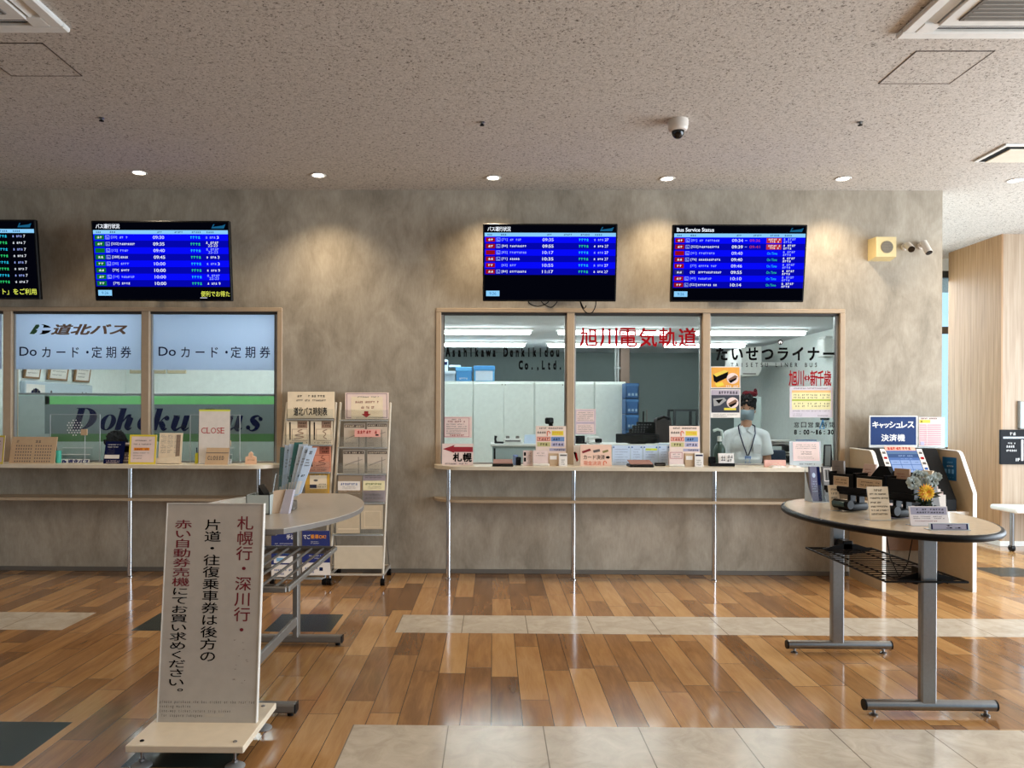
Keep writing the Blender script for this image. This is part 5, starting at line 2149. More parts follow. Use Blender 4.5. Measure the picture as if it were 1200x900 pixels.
o = solo('carton', b, 'flat white carton lying on top of the bright blue storage box', 'box', 'cartons on the storage boxes')
# pillar, pipe, stacked blue crates
b = MB()
xa, xb = at(727, 440, 11.46).x, at(738, 440, 11.46).x
b.box((xa, 11.46, 0), (xb, 11.8, 2.56), mat('pillar_brown', (112, 92, 80), .7), .01)
o = struct('wall_office_pillar', b)
t = thing('wall_pipe', 'grey vertical pipes clipped beside the brown pillar', 'pipe', (xa - .03, 11.45, 1.0))
b = MB()
for dx in (-.035, -.075):
    b.cyl((xa + dx, 11.45, 0), (xa + dx, 11.45, 2.54), .014, M_alu, 10)
build('tube', b, t)
b = MB()
for z in (.6, 1.4, 2.2):
    b.box((xa - .095, 11.44, z), (xa, 11.466, z + .03), M_steel)
build('clip', b, t)
x0, x1 = at(733.5, 480, 10.6).x, at(748.5, 480, 10.6).x
labs = ('topmost blue plastic crate in the stack beside the cupboards', 'second blue plastic crate from the top of the stack beside the cupboards', 'third blue plastic crate from the top of the stack beside the cupboards',
        'fourth blue plastic crate from the top of the stack beside the cupboards')
zt = at(740, 449, 10.6).z
cr = mat('crate_blue', (44, 96, 152), .45)
hh = .22
n = 9
for k in range(n - 1, -1, -1):
    z1 = zt - k * hh
    z0 = z1 - hh + .004
    if k == n - 1:
        z0 = 0
    m = MB()
    for lo, hi in (((x0, 10.6, z0), (x1, 10.615, z1)), ((x0, 10.9, z0), (x1, 10.915, z1)), ((x0, 10.6, z0), (x0 + .012, 10.915, z1)), ((x1 - .012, 10.6, z0), (x1, 10.915, z1)), ((x0, 10.6, z0), (x1, 10.915, z0 + .012))):
        m.box(lo, hi, cr)
    if k > 3:
        continue
    if k == 3:
        m = MB()
        m.box((x0, 10.6, 0), (x1, 10.915, z1 - .22), cr, .006)
        for lo, hi in (((x0, 10.6, z0), (x1, 10.615, z1)), ((x0, 10.9, z0), (x1, 10.915, z1)), ((x0, 10.6, z0), (x0 + .012, 10.915, z1)), ((x1 - .012, 10.6, z0), (x1, 10.915, z1))):
            m.box(lo, hi, cr)
    t = solo('crate', m, labs[k], 'crate', 'blue crates in the right office', smooth=False)
    r = MB()
    r.box((x0 - .006, 10.594, z1 - .04), (x1 + .006, 10.60, z1 - .012), mat('crate_rim', (64, 120, 176), .45))
    for j in range(3):
        r.box((x0 + .03 + j * .05, 10.594, z0 + .04), (x0 + .06 + j * .05, 10.6, z0 + .075), mat('crate_label', (150, 180, 206), .6))
    build('rim', r, t, smooth=False)

# low cabinet with grey front, things on its top
LY = 8.35
zl = at(650, 520.3, LY).z
x0, x1 = at(577, 530, LY).x, at(830, 530, LY).x
t = thing('low_cabinet', 'long low grey-green cabinet with a white top behind the counter, carrying the monitors', 'cabinet', ((x0 + x1) / 2, LY + .3, 0))
b = MB()
b.box((x0, LY, 0), (x1, LY + .55, zl - .03), mat('lowcab_grey', (168, 184, 184), .6), .004)
build('body', b, t)
b = MB()
b.box((x0 - .02, LY - .02, zl - .03), (x1 + .02, LY + .57, zl), M_white, .005)
build('top', b, t)
b = MB()
b.box((x0 + .015, LY - .012, .5), (x0 + .035, LY + .0, zl - .05), M_black, .002)
build('edge_strip', b, t)
# cordless phone
A = at(584, 520, LY + .1)
t = thing('telephone', 'black handset telephone on the left end of the low grey cabinet', 'telephone', (A.x, LY + .1, zl))
b = MB()
b.box((A.x - .045, LY + .06, zl), (A.x + .06, LY + .16, zl + .02), M_black, .006)
build('base', b, t)
b = MB()
b.tube([(A.x - .03, LY + .1, zl + .015), (A.x - .035, LY + .1, zl + .05), (A.x - .028, LY + .1, zl + .085)], [.014, .012, .017], M_black, 10)
build('handset', b, t)
# printer
x0p, x1p = at(590, 515, LY + .1).x, at(612, 515, LY + .1).x
t = thing('printer', 'small white printer with two grey rollers on the low cabinet', 'printer', ((x0p + x1p) / 2, LY + .2, zl))
b = MB()
b.box((x0p, LY + .1, zl), (x1p, LY + .3, zl + .055), M_white, .012)
b.box((x0p + .02, LY + .095, zl + .02), (x1p - .02, LY + .11, zl + .035), M_inkg, .003)
build('body', b, t)
for x in (x0p + .05, x1p - .05):
    b = MB()
    b.box((x - .02, LY + .16, zl + .05), (x + .02, LY + .24, zl + .082), M_grey, .006)
    build('roller_knob', b, t)
b = MB()
x0p, x1p = at(614, 515, LY + .12).x, at(629, 515, LY + .12).x
b.prism([(x0p, LY + .1, zl), (x1p, LY + .1, zl), (x1p, LY + .14, zl + .10), (x0p + .01, LY + .14, zl + .095)], (0, .05, .0), M_paperb)
solo('paper_stack', b, 'bluish white papers standing on the low cabinet, left of the sign with the camera', 'papers', smooth=False)


def monitor(x0, x1, ytop, Y, lab, tilt=0, glow=None, zb=None):
    zb = zl if zb is None else zb
    A, B = at(x0, ytop, Y), at(x1, ytop, Y)
    t = thing('monitor', lab, 'computer monitor', ((A.x + B.x) / 2, Y + .06, zb), 'monitors on the low cabinet')
    b = MB()
    b.box((A.x, Y, zb + .012), (B.x, Y + .03, A.z), M_black, .006)
    b.box(((A.x + B.x) / 2 - .06, Y + .03, zb + .02), ((A.x + B.x) / 2 + .06, Y + .06, A.z - .04), M_blackm, .006)
    build('casing', b, t)
    b = MB()
    b.box((A.x + .012, Y - .002, zb + .02), (B.x - .012, Y + .001, A.z - .012), glow or mat('dark_screen', (10, 12, 16), .15))
    build('screen', b, t, smooth=False)
    b = MB()
    b.box(((A.x + B.x) / 2 - .09, Y - .01, zb), ((A.x + B.x) / 2 + .09, Y + .14, zb + .014), M_black, .004)
    build('stand', b, t)


monitor(671, 685.5, 510.6, LY + .12, 'small black monitor just right of the beige mullion')
monitor(722, 773, 508.3, LY + .10, 'wide black monitor in front of the dotted black case')
A = at(699, 520, LY + .1)
t = thing('label_printer', 'white rounded desk device between the two monitors, with a black sloping window', 'printer', (A.x, LY + .15, zl))
b = MB()
b.box((A.x - .105, LY + .06, zl), (A.x + .05, LY + .24, zl + .045), M_white, .02)
b.box((A.x - .1, LY + .1, zl + .03), (A.x + .04, LY + .22, zl + .085), M_white, .015)
build('body', b, t)
b = MB()
b.box((A.x - .02, LY + .05, zl + .015), (A.x + .055, LY + .1, zl + .06), M_black, .008)
build('window', b, t)
# black case with pale dots (stepped), pens behind
Yk = LY + .30
t = thing('equipment_case', 'black stepped case dotted with pale studs behind the wide monitor', 'case', (at(748, 0, Yk).x, Yk, zl))
b = MB()
for xa, xb, yt in ((736, 768, 507), (739, 768, 502.5), (743, 768, 498.5), (748, 768, 494.5)):
    A, B = at(xa, yt, Yk), at(xb, yt, Yk)
    b.box((A.x, Yk, zl), (B.x, Yk + .12, A.z), M_blackm, .004)
build('body', b, t)
p = PX_Y(Yk - .001)
for j, (y, xa) in enumerate(((497.6, 749), (500.6, 745), (503.6, 741.5), (506.4, 741))):
    for i in range(5):
        p.disc(xa + i * 3.4, y, .6, .6, mat('stud_grey', (150, 154, 156), .4), 1, 8)
build('studs', p, t, smooth=False)
for x, lab in ((754, 'dark upright rod left of the two behind the dotted black case'), (758, 'grey upright rod right of the two behind the dotted black case')):
    b = MB()
    A = at(x, 482 if x < 756 else 480, Yk + .17)
    b.cyl((A.x, Yk + .17, zl), (A.x, Yk + .17, A.z), .009, M_blackm if x < 756 else M_grey, 10)
    solo('metal_rod', b, lab, 'rod', 'rods behind the dotted case')
# dark office chair
Yc = 9.42
t = thing('office_chair', 'dark brown high-backed office chair behind the monitors', 'chair', (at(775, 0, Yc).x, Yc, 0))
br = mat('chair_brown_leather', (44, 32, 30), .5)
A, B = at(767, 489.5, Yc), at(788, 489.5, Yc)
cx = (A.x + B.x) / 2
b = MB()
b.box((A.x, Yc, .62), (B.x, Yc + .1, A.z - .0), br, .04, 3)
build('backrest', b, t)
b = MB()
b.tube([(A.x + .03, Yc - .01, A.z - .015), (cx, Yc - .02, A.z + .012), (B.x - .03, Yc - .01, A.z - .015)], .02, M_black, 10)
build('back_frame', b, t)
b = MB()
b.box((A.x - .04, Yc - .42, .44), (B.x + .04, Yc + .05, .54), br, .04, 3)
build('seat', b, t)
b = MB()
b.cyl((cx, Yc - .2, .08), (cx, Yc - .2, .45), .03, M_black, 12)
for k in range(5):
    a = 2 * math.pi * k / 5
    b.tube([(cx, Yc - .2, .09), (cx + .28 * math.cos(a), Yc - .2 + .28 * math.sin(a), .05)], .018, M_black, 8)
    b.cyl((cx + .28 * math.cos(a) - .015, Yc - .2 + .28 * math.sin(a), .026), (cx + .28 * math.cos(a) + .015, Yc - .2 + .28 * math.sin(a), .026), .026, M_black, 10)
build('base', b, t)
for s in (-1, 1):
    b = MB()
    b.tube([(cx + s * .27, Yc - .05, .48), (cx + s * .28, Yc - .05, .68), (cx + s * .28, Yc - .3, .68)], .018, M_black, 8)
    build('armrest', b, t)
# grey metal rack against the rear wall
Yr = 11.9
A, B = at(790.5, 479.5, Yr), at(817, 479.5, Yr)
t = thing('shelf_rack', 'dark grey metal shelf frame against the grey-green rear wall', 'rack', ((A.x + B.x) / 2, Yr, 0))
mk = mat('rack_dark_grey', (52, 58, 60), .5)
b = MB()
for x in (A.x, B.x):
    for y in (Yr, Yr + .4):
        b.box((x - .018, y - .018, 0), (x + .018, y + .018, A.z), mk)
build('posts', b, t, smooth=False)
for z in (A.z - .03, A.z - .28, .9, .4):
    b = MB()
    b.box((A.x, Yr, z), (B.x, Yr + .4, z + .03), mk)
    build('shelf', b, t, smooth=False)
# wall-mounted conditioner on the right wall, locker with a red bag, hooks
Xr = XE - .1
A, B = at(869, 419, 10.6), at(892.5, 419, 10.6)
t = thing('wall_air_conditioner', 'white wall air conditioner high in the corner above the clerk', 'air conditioner', ((A.x + B.x) / 2, 11.0, A.z - .2))
b = MB()
zb = at(0, 437, 10.6).z
b.prism([(A.x, 10.6, A.z + .14), (B.x, 10.6, A.z + .16), (B.x, 10.6, zb + .08), (B.x - .05, 10.6, zb + .0), (A.x, 10.6, zb)], (0, .75, 0), M_white)
build('body', b, t)
b = MB()
b.box((A.x + .02, 10.594, zb + .02), (B.x - .08, 10.601, zb + .035), M_inkg)
build('outlet', b, t)
b = MB()
b.box((A.x, 10.7, zb + .15), (XE - .1, 10.76, zb + .2), M_white)
build('wall_bracket', b, t)
Yl = 9.4
A, B = at(873.5, 465, Yl), at(892.5, 465, Yl)
t = thing('locker', 'narrow pale metal locker behind the clerk, a red bag on its top', 'locker', ((A.x + B.x) / 2, Yl, 0))
b = MB()
b.box((A.x, Yl, 0), (B.x, Yl + .45, A.z), mat('locker_pale', (196, 210, 208), .5), .005)
build('body', b, t)
b = MB()
b.box((A.x + .01, Yl - .012, .08), (B.x - .02, Yl - .001, A.z - .03), mat('locker_door', (206, 220, 218), .5), .004)
build('door', b, t)
ZLK = A.z
b = MB()
cxr = (A.x + B.x) / 2
b.ell((cxr + .005, Yl + .15, ZLK + .038), (.095, .1, .039), mat('red_cloth', (92, 16, 24), .9, spec=.1), 18)
b.ell((cxr + .065, Yl + .12, ZLK + .055), (.024, .03, .056), MATS['red_cloth'], 12)
b.ell((cxr - .045, Yl + .15, ZLK + .04), (.045, .06, .042), MATS['red_cloth'], 12)
solo('bag', b, 'dark red bag lying on top of the pale locker above the clerk\'s head', 'bag')
A, B = at(963.5, 491, 7.75), at(972, 491.5, 7.75)
t = thing('coat_hook', 'small black wall hook with a light blue hanger, beside the opening hours lettering', 'hook', (Xr, 8.0, A.z))
b = MB()
yh = onx(968, 491, Xr).y
zh = onx(968, 491, Xr).z
b.box((Xr - .03, yh - .1, zh - .012), (Xr, yh + .1, zh + .012), M_black, .004)
build('rail', b, t)
b = MB()
b.tube([(Xr - .03, yh + .02, zh - .01), (Xr - .05, yh - .06, zh - .12), (Xr - .04, yh + .08, zh - .12), (Xr - .03, yh + .02, zh - .01)], .008, mat('hanger_blue', (96, 170, 226), .4), 8)
build('hanger', b, t)
A = onx(973, 407, Xr)
b = MB()
b.box((Xr - .12, A.y - .1, A.z - .12), (Xr, A.y + .1, A.z + .1), M_white, .01)
t = solo('alarm_box', b, 'small grey box high on the right office wall, just left of the window frame', 'box')
b = MB()
b.box((Xr - .1, A.y - .09, A.z + .1), (Xr - .01, A.y + .09, A.z + .13), M_white, .008)
build('cover', b, t)
# desk with paper trays and a dark blue chair on the right
Yd = 8.5
zd = .74
x0, x1 = at(893, 0, Yd).x, Xr - .02
t = thing('office_desk', 'pale office desk behind the pink notice, carrying stacked paper trays', 'desk', ((x0 + x1) / 2, Yd, 0))
b = MB()
b.box((x0, Yd, zd - .03), (x1, Yd + .6, zd), M_white, .004)
build('top', b, t)
for x in (x0 + .03, x1 - .06):
    b = MB()
    b.box((x, Yd + .03, 0), (x + .03, Yd + .57, zd - .03), M_grey, .004)
    build('leg', b, t)
for k, (z, lab) in enumerate(((.0, 'lower wire paper tray on the desk behind the pink notice'), (.13, 'middle wire paper tray on the desk, papers curling over its edge'), (.26, 'top wire paper tray on the desk, heaped with white papers'))):
    A, B = at(903, 0, Yd + .05), at(931, 0, Yd + .05)
    b = MB()
    zz = zd + .16 + z
    b.box((A.x, Yd + .05, zz), (B.x, Yd + .35, zz + .008), M_inkg)
    for x in (A.x, B.x - .008):
        b.box((x, Yd + .05, zz - (.16 if k == 0 else .102)), (x + .008, Yd + .35, zz + .02), M_inkg)
    t = solo('paper_tray', b, lab, 'tray', 'paper trays on the office desk', smooth=False)
    r = random.Random(k)
    b = MB()
    for j in range(5):
        dz = .010 + j * .012
        s = r.uniform(-.003, .003)
        b.prism([(A.x + .015 + s, Yd + .03, zz + dz), ((A.x + B.x) / 2 + s, Yd + .02, zz + dz + r.uniform(-.01, .02)), (B.x - .016 + s, Yd + .03, zz + dz + r.uniform(-.004, .02)),
                 (B.x - .016 + s, Yd + .33, zz + dz), (A.x + .015 + s, Yd + .33, zz + dz)], (0, 0, .004), M_paper)
    build('papers', b, t, smooth=False)
Yq = 8.2
A, B = at(898, 527.5, Yq), at(922, 527.5, Yq)
t = thing('office_chair', 'dark blue low-backed chair behind the counter to the right of the clerk', 'chair', ((A.x + B.x) / 2, Yq, 0))
nv = mat('chair_navy', (36, 52, 78), .7)
cx = (A.x + B.x) / 2
b = MB()
b.box((A.x, Yq, .55), (B.x, Yq + .07, A.z), nv, .035, 3)
build('backrest', b, t)
b = MB()
b.box((A.x - .08, Yq - .36, .42), (B.x + .08, Yq + .02, .49), nv, .03, 3)
b.box((cx - .03, Yq + .01, .45), (cx + .03, Yq + .05, .7), M_black)
build('seat', b, t)
b = MB()
b.cyl((cx, Yq - .17, .06), (cx, Yq - .17, .43), .025, M_black, 10)
for k in range(5):
    a = 2 * math.pi * k / 5
    b.tube([(cx, Yq - .17, .08), (cx + .24 * math.cos(a), Yq - .17 + .24 * math.sin(a), .03)], .016, M_black, 8)
    b.ell((cx + .24 * math.cos(a), Yq - .17 + .24 * math.sin(a), .022), .022, M_black, 8)
build('base', b, t)

# ------------------------------------------------------------------ papers stuck to the right window
YP = GY - .005


def pane_sheet(name, lab, cat, x0, y0, x1, y1, base, draw, group=None):
    A, B = at(x0, y0, YP), at(x1, y1, YP)
    b = MB()
    b.box((A.x, YP - .002, B.z), (B.x, YP, A.z), base)
    o = solo(name, b, lab, cat, group, smooth=False)
    p = PX_Y(YP - .002, .0006)
    p.x0, p.y0, p.x1, p.y1 = x0, y0, x1, y1
    draw(p)
    build('print', p, o, smooth=False)
    return o


def d_notice1(p):
    p.frame(520.5, 489.5, 550, 512, .5, mat('rose_line', (190, 110, 120), .7, var=0), 1)
    p.lines(528, 490.5, 541, 492.5, 1, M_ink, 2, .7)
    p.scrib(524.5, 493, 545, 495, M_dred, 4, 2)
    p.lines(523, 495.8, 547, 509, 5, M_inkg, 6, .45)
    p.scrib(527, 509, 544, 511, M_red, 9, 2)


pane_sheet('paper_notice', 'small pink-framed notice on the left pane, above the red arrow sign', 'notice', 518.6, 488.2, 553, 513, M_paperp, d_notice1)


def d_notice2(p):
    p.rect(674, 480.5, 697.5, 508.5, mat('mauve_sheet', (196, 178, 190), .7), 1)
    p.rect(675.4, 481.6, 696.2, 494, M_paperp, 2).rect(675.4, 497, 696.2, 507.4, M_paperp, 2)
    p.lines(676.5, 482.4, 695, 493.4, 5, M_inkg, 3, .45, 3).lines(677, 498, 695, 506.6, 4, M_inkg, 5, .45, 3)


pane_sheet('paper_notice', 'pair of mauve-edged notices on the middle pane next to the mullion', 'notice', 673.8, 479.3, 698, 509, M_paperp, d_notice2)


def food(dark):
    def f(p):
        w, h = p.x1 - p.x0, p.y1 - p.y0
        x, y = p.x0, p.y0
        if not dark:
            p.rect(x + 1, y + 1, p.x1 - 1, y + h - 1, mat('poster_orange', (226, 160, 56), .6), 1)
            p.poly([(x + 3, y + 9), (x + 17, y + 4), (x + 21, y + 6), (x + 20, y + 13), (x + 7, y + 19), (x + 4, y + 17)], M_ink, 2)
            p.poly([(x + 3, y + 9), (x + 17, y + 4), (x + 21, y + 6), (x + 7, y + 12)], mat('poster_yellow', (222, 196, 70), .6), 3)
            p.poly([(x + 5, y + 20), (x + 14, y + 18), (x + 16, y + 22), (x + 8, y + 24)], M_yel, 2)
        else:
            p.rect(x + 1, y + 1, p.x1 - 1, y + h - 6, mat('poster_night', (40, 44, 58), .6), 1)
            p.rect(x + 1, y + 1, p.x1 - 1, y + 7, mat('poster_lilac', (176, 166, 180), .6), 2)
            p.lines(x + 6, y + 2, p.x1 - 3, y + 6, 1, M_ink, 3, .8, 3)
            p.poly([(x + 3, y + 11), (x + 16, y + 10), (x + 19, y + 13), (x + 11, y + 19), (x + 4, y + 20)], mat('poster_grey', (150, 150, 150), .6), 2)
            p.poly([(x + 6, y + 13), (x + 15, y + 11.5), (x + 10, y + 17)], M_ink, 3)
            p.rect(x + 16, y + 22, x + 30, y + 24.6, M_yel, 2)
            p.rect(x, y + h - 5.5, p.x1, p.y1, M_paper, 2)
            p.lines(x + 3, y + h - 4.6, p.x1 - 3, p.y1 - .6, 2, M_inkg, 8, .5, 3)
        p.disc(x + 26, y + 14 if not dark else y + 16, 7, 6.4, M_paperp, 3, 20)
        p.poly([(x + 20.5, y + 15 + dark * 2), (x + 29, y + 10 + dark * 2), (x + 32, y + 12 + dark * 2), (x + 24, y + 19 + dark * 2)], mat('poster_brown', (120, 84, 60), .6), 4)
        p.poly([(x + 21, y + 17 + dark * 2), (x + 31, y + 13 + dark * 2), (x + 30, y + 15.6 + dark * 2), (x + 24, y + 19.4 + dark * 2)], M_ink, 5)
        p.frame(x, y, p.x1, p.y1, .5, M_paper, 4)
        if not dark:
            p.scrib(x + 18, y + h - 3.4, p.x1 - 2, y + h - 1.4, M_wht, 4, 4)
    return f


g = 'food posters beside the clerk'
pane_sheet('poster', 'orange food poster on the right pane beside the mullion, upper of the two', 'poster', 832.5, 429.5, 867.5, 455, M_paper, food(0), g)
pane_sheet('poster', 'dark food poster on the right pane beside the clerk, lower of the two', 'poster', 832.5, 456, 867.5, 489.5, M_paper, food(1), g)


def d_tt2(p):
    p.rect(925.6, 453.5, 975.4, 489, mat('lilac_sheet', (208, 200, 210), .7), 1)
    p.scrib(930, 454.2, 970, 455.8, M_inkg, 1, 2)
    p.rect(928, 457.4, 973.5, 480, mat('pale_yellow_sheet', (230, 222, 168), .7), 2)
    p.rect(928, 457.4, 973.5, 460, mat('pale_orange', (232, 186, 120), .7), 3)
    p.rect(928, 468, 973.5, 469.8, mat('olive_band', (168, 184, 60), .7), 3)
    for y in (462, 465, 472, 475):
        for i in range(9):
            p.scrib(930 + i * 4.8, y, 933.6 + i * 4.8, y + 1.8, M_inkg, i + int(y), 3)
    p.lines(928, 481, 973, 482.4, 1, M_inkg, 3, .7, 2)
    p.lines(928, 484, 940, 488, 2, M_inkg, 4, .4, 2).lines(958, 486, 973, 488, 1, M_inkg, 5, .6, 2)


pane_sheet('timetable_poster', 'yellow-banded timetable sheet on the right pane under the red route characters', 'poster', 925.4, 453, 976, 489.4, M_paper, d_tt2)

# ------------------------------------------------------------------ things on the right counter
YC = 6.96


def d_sapporo(p):
    p.poly([(518.8, 526.4), (532.4, 521.6), (531.6, 523.8), (554, 523.8), (554, 529.8), (531.6, 529.8), (532.6, 531)], mat('arrow_red', (150, 22, 40), .6, var=0), 1)
    p.text('札', 531, 531, 541, 541, M_ink, 2, .03)
    p.text('幌', 543, 531, 552.6, 541.2, M_ink, 2, .03)
    p.lines(520, 542.6, 548, 544.8, 1, M_ink, 3, .7)


card('direction_sign', 'pinkish sign with a red arrow pointing left and two bold black characters', 'sign', 518, 520, 554.5, YC, M_paperp, d_sapporo, lean=.03, stand='easel', y1=545.5)


def tray(px0, px1, ytop, lab, Y=6.86):
    A, B = at(px0, 546, Y), at(px1, 546, Y)
    t = thing('coin_tray', lab, 'tray', ((A.x + B.x) / 2, Y, ZT), 'coin trays on the right counter')
    b = MB()
    b.box((A.x, Y - .06, ZT), (B.x, Y + .12, ZT + .018), M_black, .006)
    b.box((A.x + .004, Y - .055, ZT + .016), (B.x - .004, Y + .115, ZT + .026), M_black, .004)
    build('base', b, t)
    b = MB()
    b.prism([(A.x + .008, Y - .045, ZT + .026), (B.x - .008, Y - .045, ZT + .026), (B.x - .008, Y + .11, ZT + .052), (A.x + .008, Y + .11, ZT + .052)], (0, 0, .006), mat('tray_mat_brown', (154, 112, 98), .8, bump=.3, scale=90))
    build('rubber_mat', b, t, smooth=False)


tray(577, 601.5, 538, 'brown-matted coin tray on a black base, between the arrow sign and the payment signs')
tray(736.5, 765, 538, 'brown-matted coin tray on a black base, in front of the bluish papers')


def paysign(dx):
    def f(p):
        o = dx
        p.scrib(632 + o, 500.8, 660 + o, 502.6, M_ink, 3, 2)
        p.scrib(629.5 + o, 505.6, 640 + o, 508, M_ink, 5, 2)
        p.tube if False else None
        vstroke(p, [(641.6 + o, 511), (641.6 + o, 506.4), (643 + o, 505.4), (644.4 + o, 506.6), (644.4 + o, 508)], [1.1] * 5, mat('arrow_orange', (214, 110, 80), .6, var=0), 3, 4)
        p.rect(647 + o, 505, 660.5 + o, 510.4, M_yel, 1).scrib(648 + o, 506, 659.5 + o, 508.4, M_org, 7, 2)
        p.rect(629.6 + o, 512, 645 + o, 517, mat('salmon_print', (236, 170, 150), .6, var=0), 1).scrib(631 + o, 513.2, 644 + o, 516, M_dred, 9, 2)
        p.rect(646 + o, 512, 661.6 + o, 517.6, mat('blue_grey_print', (110, 140, 186), .6, var=0), 1).scrib(648 + o, 513.4, 660 + o, 516, M_navy, 8, 2)
        p.rect(629.6 + o, 518.4, 645 + o, 523.6, mat('khaki_print', (196, 188, 130), .6, var=0), 1).scrib(633 + o, 519.6, 642 + o, 522.4, M_ink, 4, 2, .8)
        p.rect(646 + o, 518.4, 661.6 + o, 523.6, mat('lilac_print', (186, 180, 206), .6, var=0), 1).scrib(647.5 + o, 519.6, 660.5 + o, 522.4, M_navy, 6, 2)
        p.frame(629.6 + o, 512, 645 + o, 517, .4, M_red, 2)
        p.rect(644 + o, 525.6, 663 + o, 528.8, mat('lilac_print2', (170, 166, 190), .6, var=0), 1).scrib(646 + o, 526.4, 661.6 + o, 528.2, M_ink, 2, 2)
    return f


g = 'payment signs on the right counter'
for dx, lab, Y in ((0, 'pink payment sign with coloured boxes, the black camera above it', 7.05), (157, 'pink payment sign with coloured boxes, in front of the right-hand mullion', 7.05)):
    t = card('payment_sign', lab, 'sign', 628 + dx, 499.2, 663.6 + dx, Y, mat('pale_pink_paper', (236, 214, 200), .7), paysign(dx), lean=.02, y1=545.5, group=g, stand='foot')
    # little things in front of each sign
    l2 = 'left' if dx == 0 else 'right'
    near = 'under the payment sign with the camera' if dx == 0 else 'under the payment sign by the right-hand mullion'
    s = -1.5 if dx == 0 else .0
    if dx == 0:
        def d_menu(p):
            p.rect(614, 530, 616.4, 534, M_ink, 1).rect(614, 536, 616.4, 540.4, M_ink, 1)
            p.lines(617.5, 530, 623.4, 543, 6, M_inkg, 4, .5)
        card('price_card', 'small card with black photos, leftmost ' + near, 'sign', 613.2, 528, 624.4, 6.95, M_paperp, d_menu, lean=.02, th=.006)

    def d_slip(p):
        p.lines(p.x0 + 3, p.y0 + 1.6, p.x1 - 3, p.y0 + 6.8, 2, M_ink, 2, .35)
        if dx:
            p.frame(p.x0 + 1, p.y0 + .8, p.x1 - 1, p.y0 + 7.6, .4, M_red, 1)
    a, c = (625, 642) if dx == 0 else (784.5, 800.5)
    yy = 528 if dx == 0 else 529
    ca = card('card_box', 'beige card box with a printed front, ' + near, 'box', a, yy, c, 6.93, M_paperp, d_slip, th=.05)
    b = MB()
    A, B = at(a - .6, 540, 6.90), at(c + 2, 540, 6.90)
    b.box((A.x, 6.90, ZT), (B.x, 6.926, at(0, 540, 6.9).z), M_topw, .006)
    build('tray_front', b, ca)
    a, c = (643.5, 654.5) if dx == 0 else (803, 813.5)
    card('card_box', 'small beige box with a white slip, ' + near, 'box', a, 531.5, c, 6.94, M_kraft, lambda p: p.rect(p.x0 + 1, p.y0 + 2.5, p.x1 - 2, p.y0 + 6.5, M_paper, 1), th=.05)
    a, c = (655.5, 664.8) if dx == 0 else (814.5, 824.5)
    card('leaflet_stack', 'white leaflets with grey print and dark heading, ' + near, 'leaflets', a, 531.2, c, 6.92, M_paper,
         lambda p: p.rect(p.x0 + 1, p.y0 + 1.4, p.x1 - .6, p.y0 + 3, M_navy if dx else M_inkg, 1).lines(p.x0 + 2, p.y0 + 6, p.x1 - 2, p.y0 + 13, 3, M_inkg, 5, .5), th=.03, lean=.01)
# web camera on a small tripod behind the first payment sign
Yw = 7.36
A = at(645, 490, Yw)
zf = at(0, 499, Yw).z
t = thing('camera_on_stand', 'black web camera on a black stand above the payment sign', 'camera', (A.x, Yw, ZT - .03))
b = MB()
b.cyl((A.x + .004, Yw, ZT), (A.x + .004, Yw, A.z - .03), .012, M_black, 10)
b.box((at(632, 0, Yw).x, Yw - .02, zf - .002), (at(650, 0, Yw).x, Yw + .02, zf + .014), M_black, .004)
b.cyl((A.x, Yw, ZT - .0), (A.x, Yw, ZT + .012), .06, M_black, 20)
build('stand', b, t)
b = MB()
b.box((at(641, 0, Yw).x, Yw - .04, at(0, 494, Yw).z), (at(650.5, 0, Yw).x, Yw + .04, at(0, 486.5, Yw).z), M_black, .01)
b.cyl((A.x + .002, Yw, at(0, 494, Yw).z + .01), (A.x + .006, Yw, zf), .02, M_black, 12)
build('camera_body', b, t)
b = MB()
b.cyl((A.x + .004, Yw - .05, at(0, 490, Yw).z), (A.x + .004, Yw - .038, at(0, 490, Yw).z), .018, mat('lens_grey', (70, 72, 78), .15), 16)
build('lens', b, t)
# inner ledge carries camera stand
# black cup and small white things left of the cards
A = at(609.5, 545, 7.0)
b = MB()
b.box((at(607, 0, 7.0).x, 6.99, ZT), (at(613, 0, 7.0).x, 7.05, at(0, 532.5, 7.0).z), M_black, .006)
t = solo('card_terminal', b, 'small black terminal block left of the small photo card', 'terminal')
b = MB()
b.box((at(608, 0, 6.99).x, 6.986, at(0, 536, 6.99).z), (at(612, 0, 6.99).x, 6.991, at(0, 533.4, 6.99).z), mat('dark_screen', (10, 12, 16), .15))
build('screen', b, t)
b = MB()
A = at(604, 545, 7.03)
b.lathe((A.x, 7.03, ZT), [(.02, 0), (.024, .002), (.026, .09), (.022, .095), (.02, .01)], mat('clear_blue_cup', (150, 176, 226), .2), 16)
solo('cup', b, 'pale blue translucent cup between the brown coin tray and the black terminal block', 'cup')


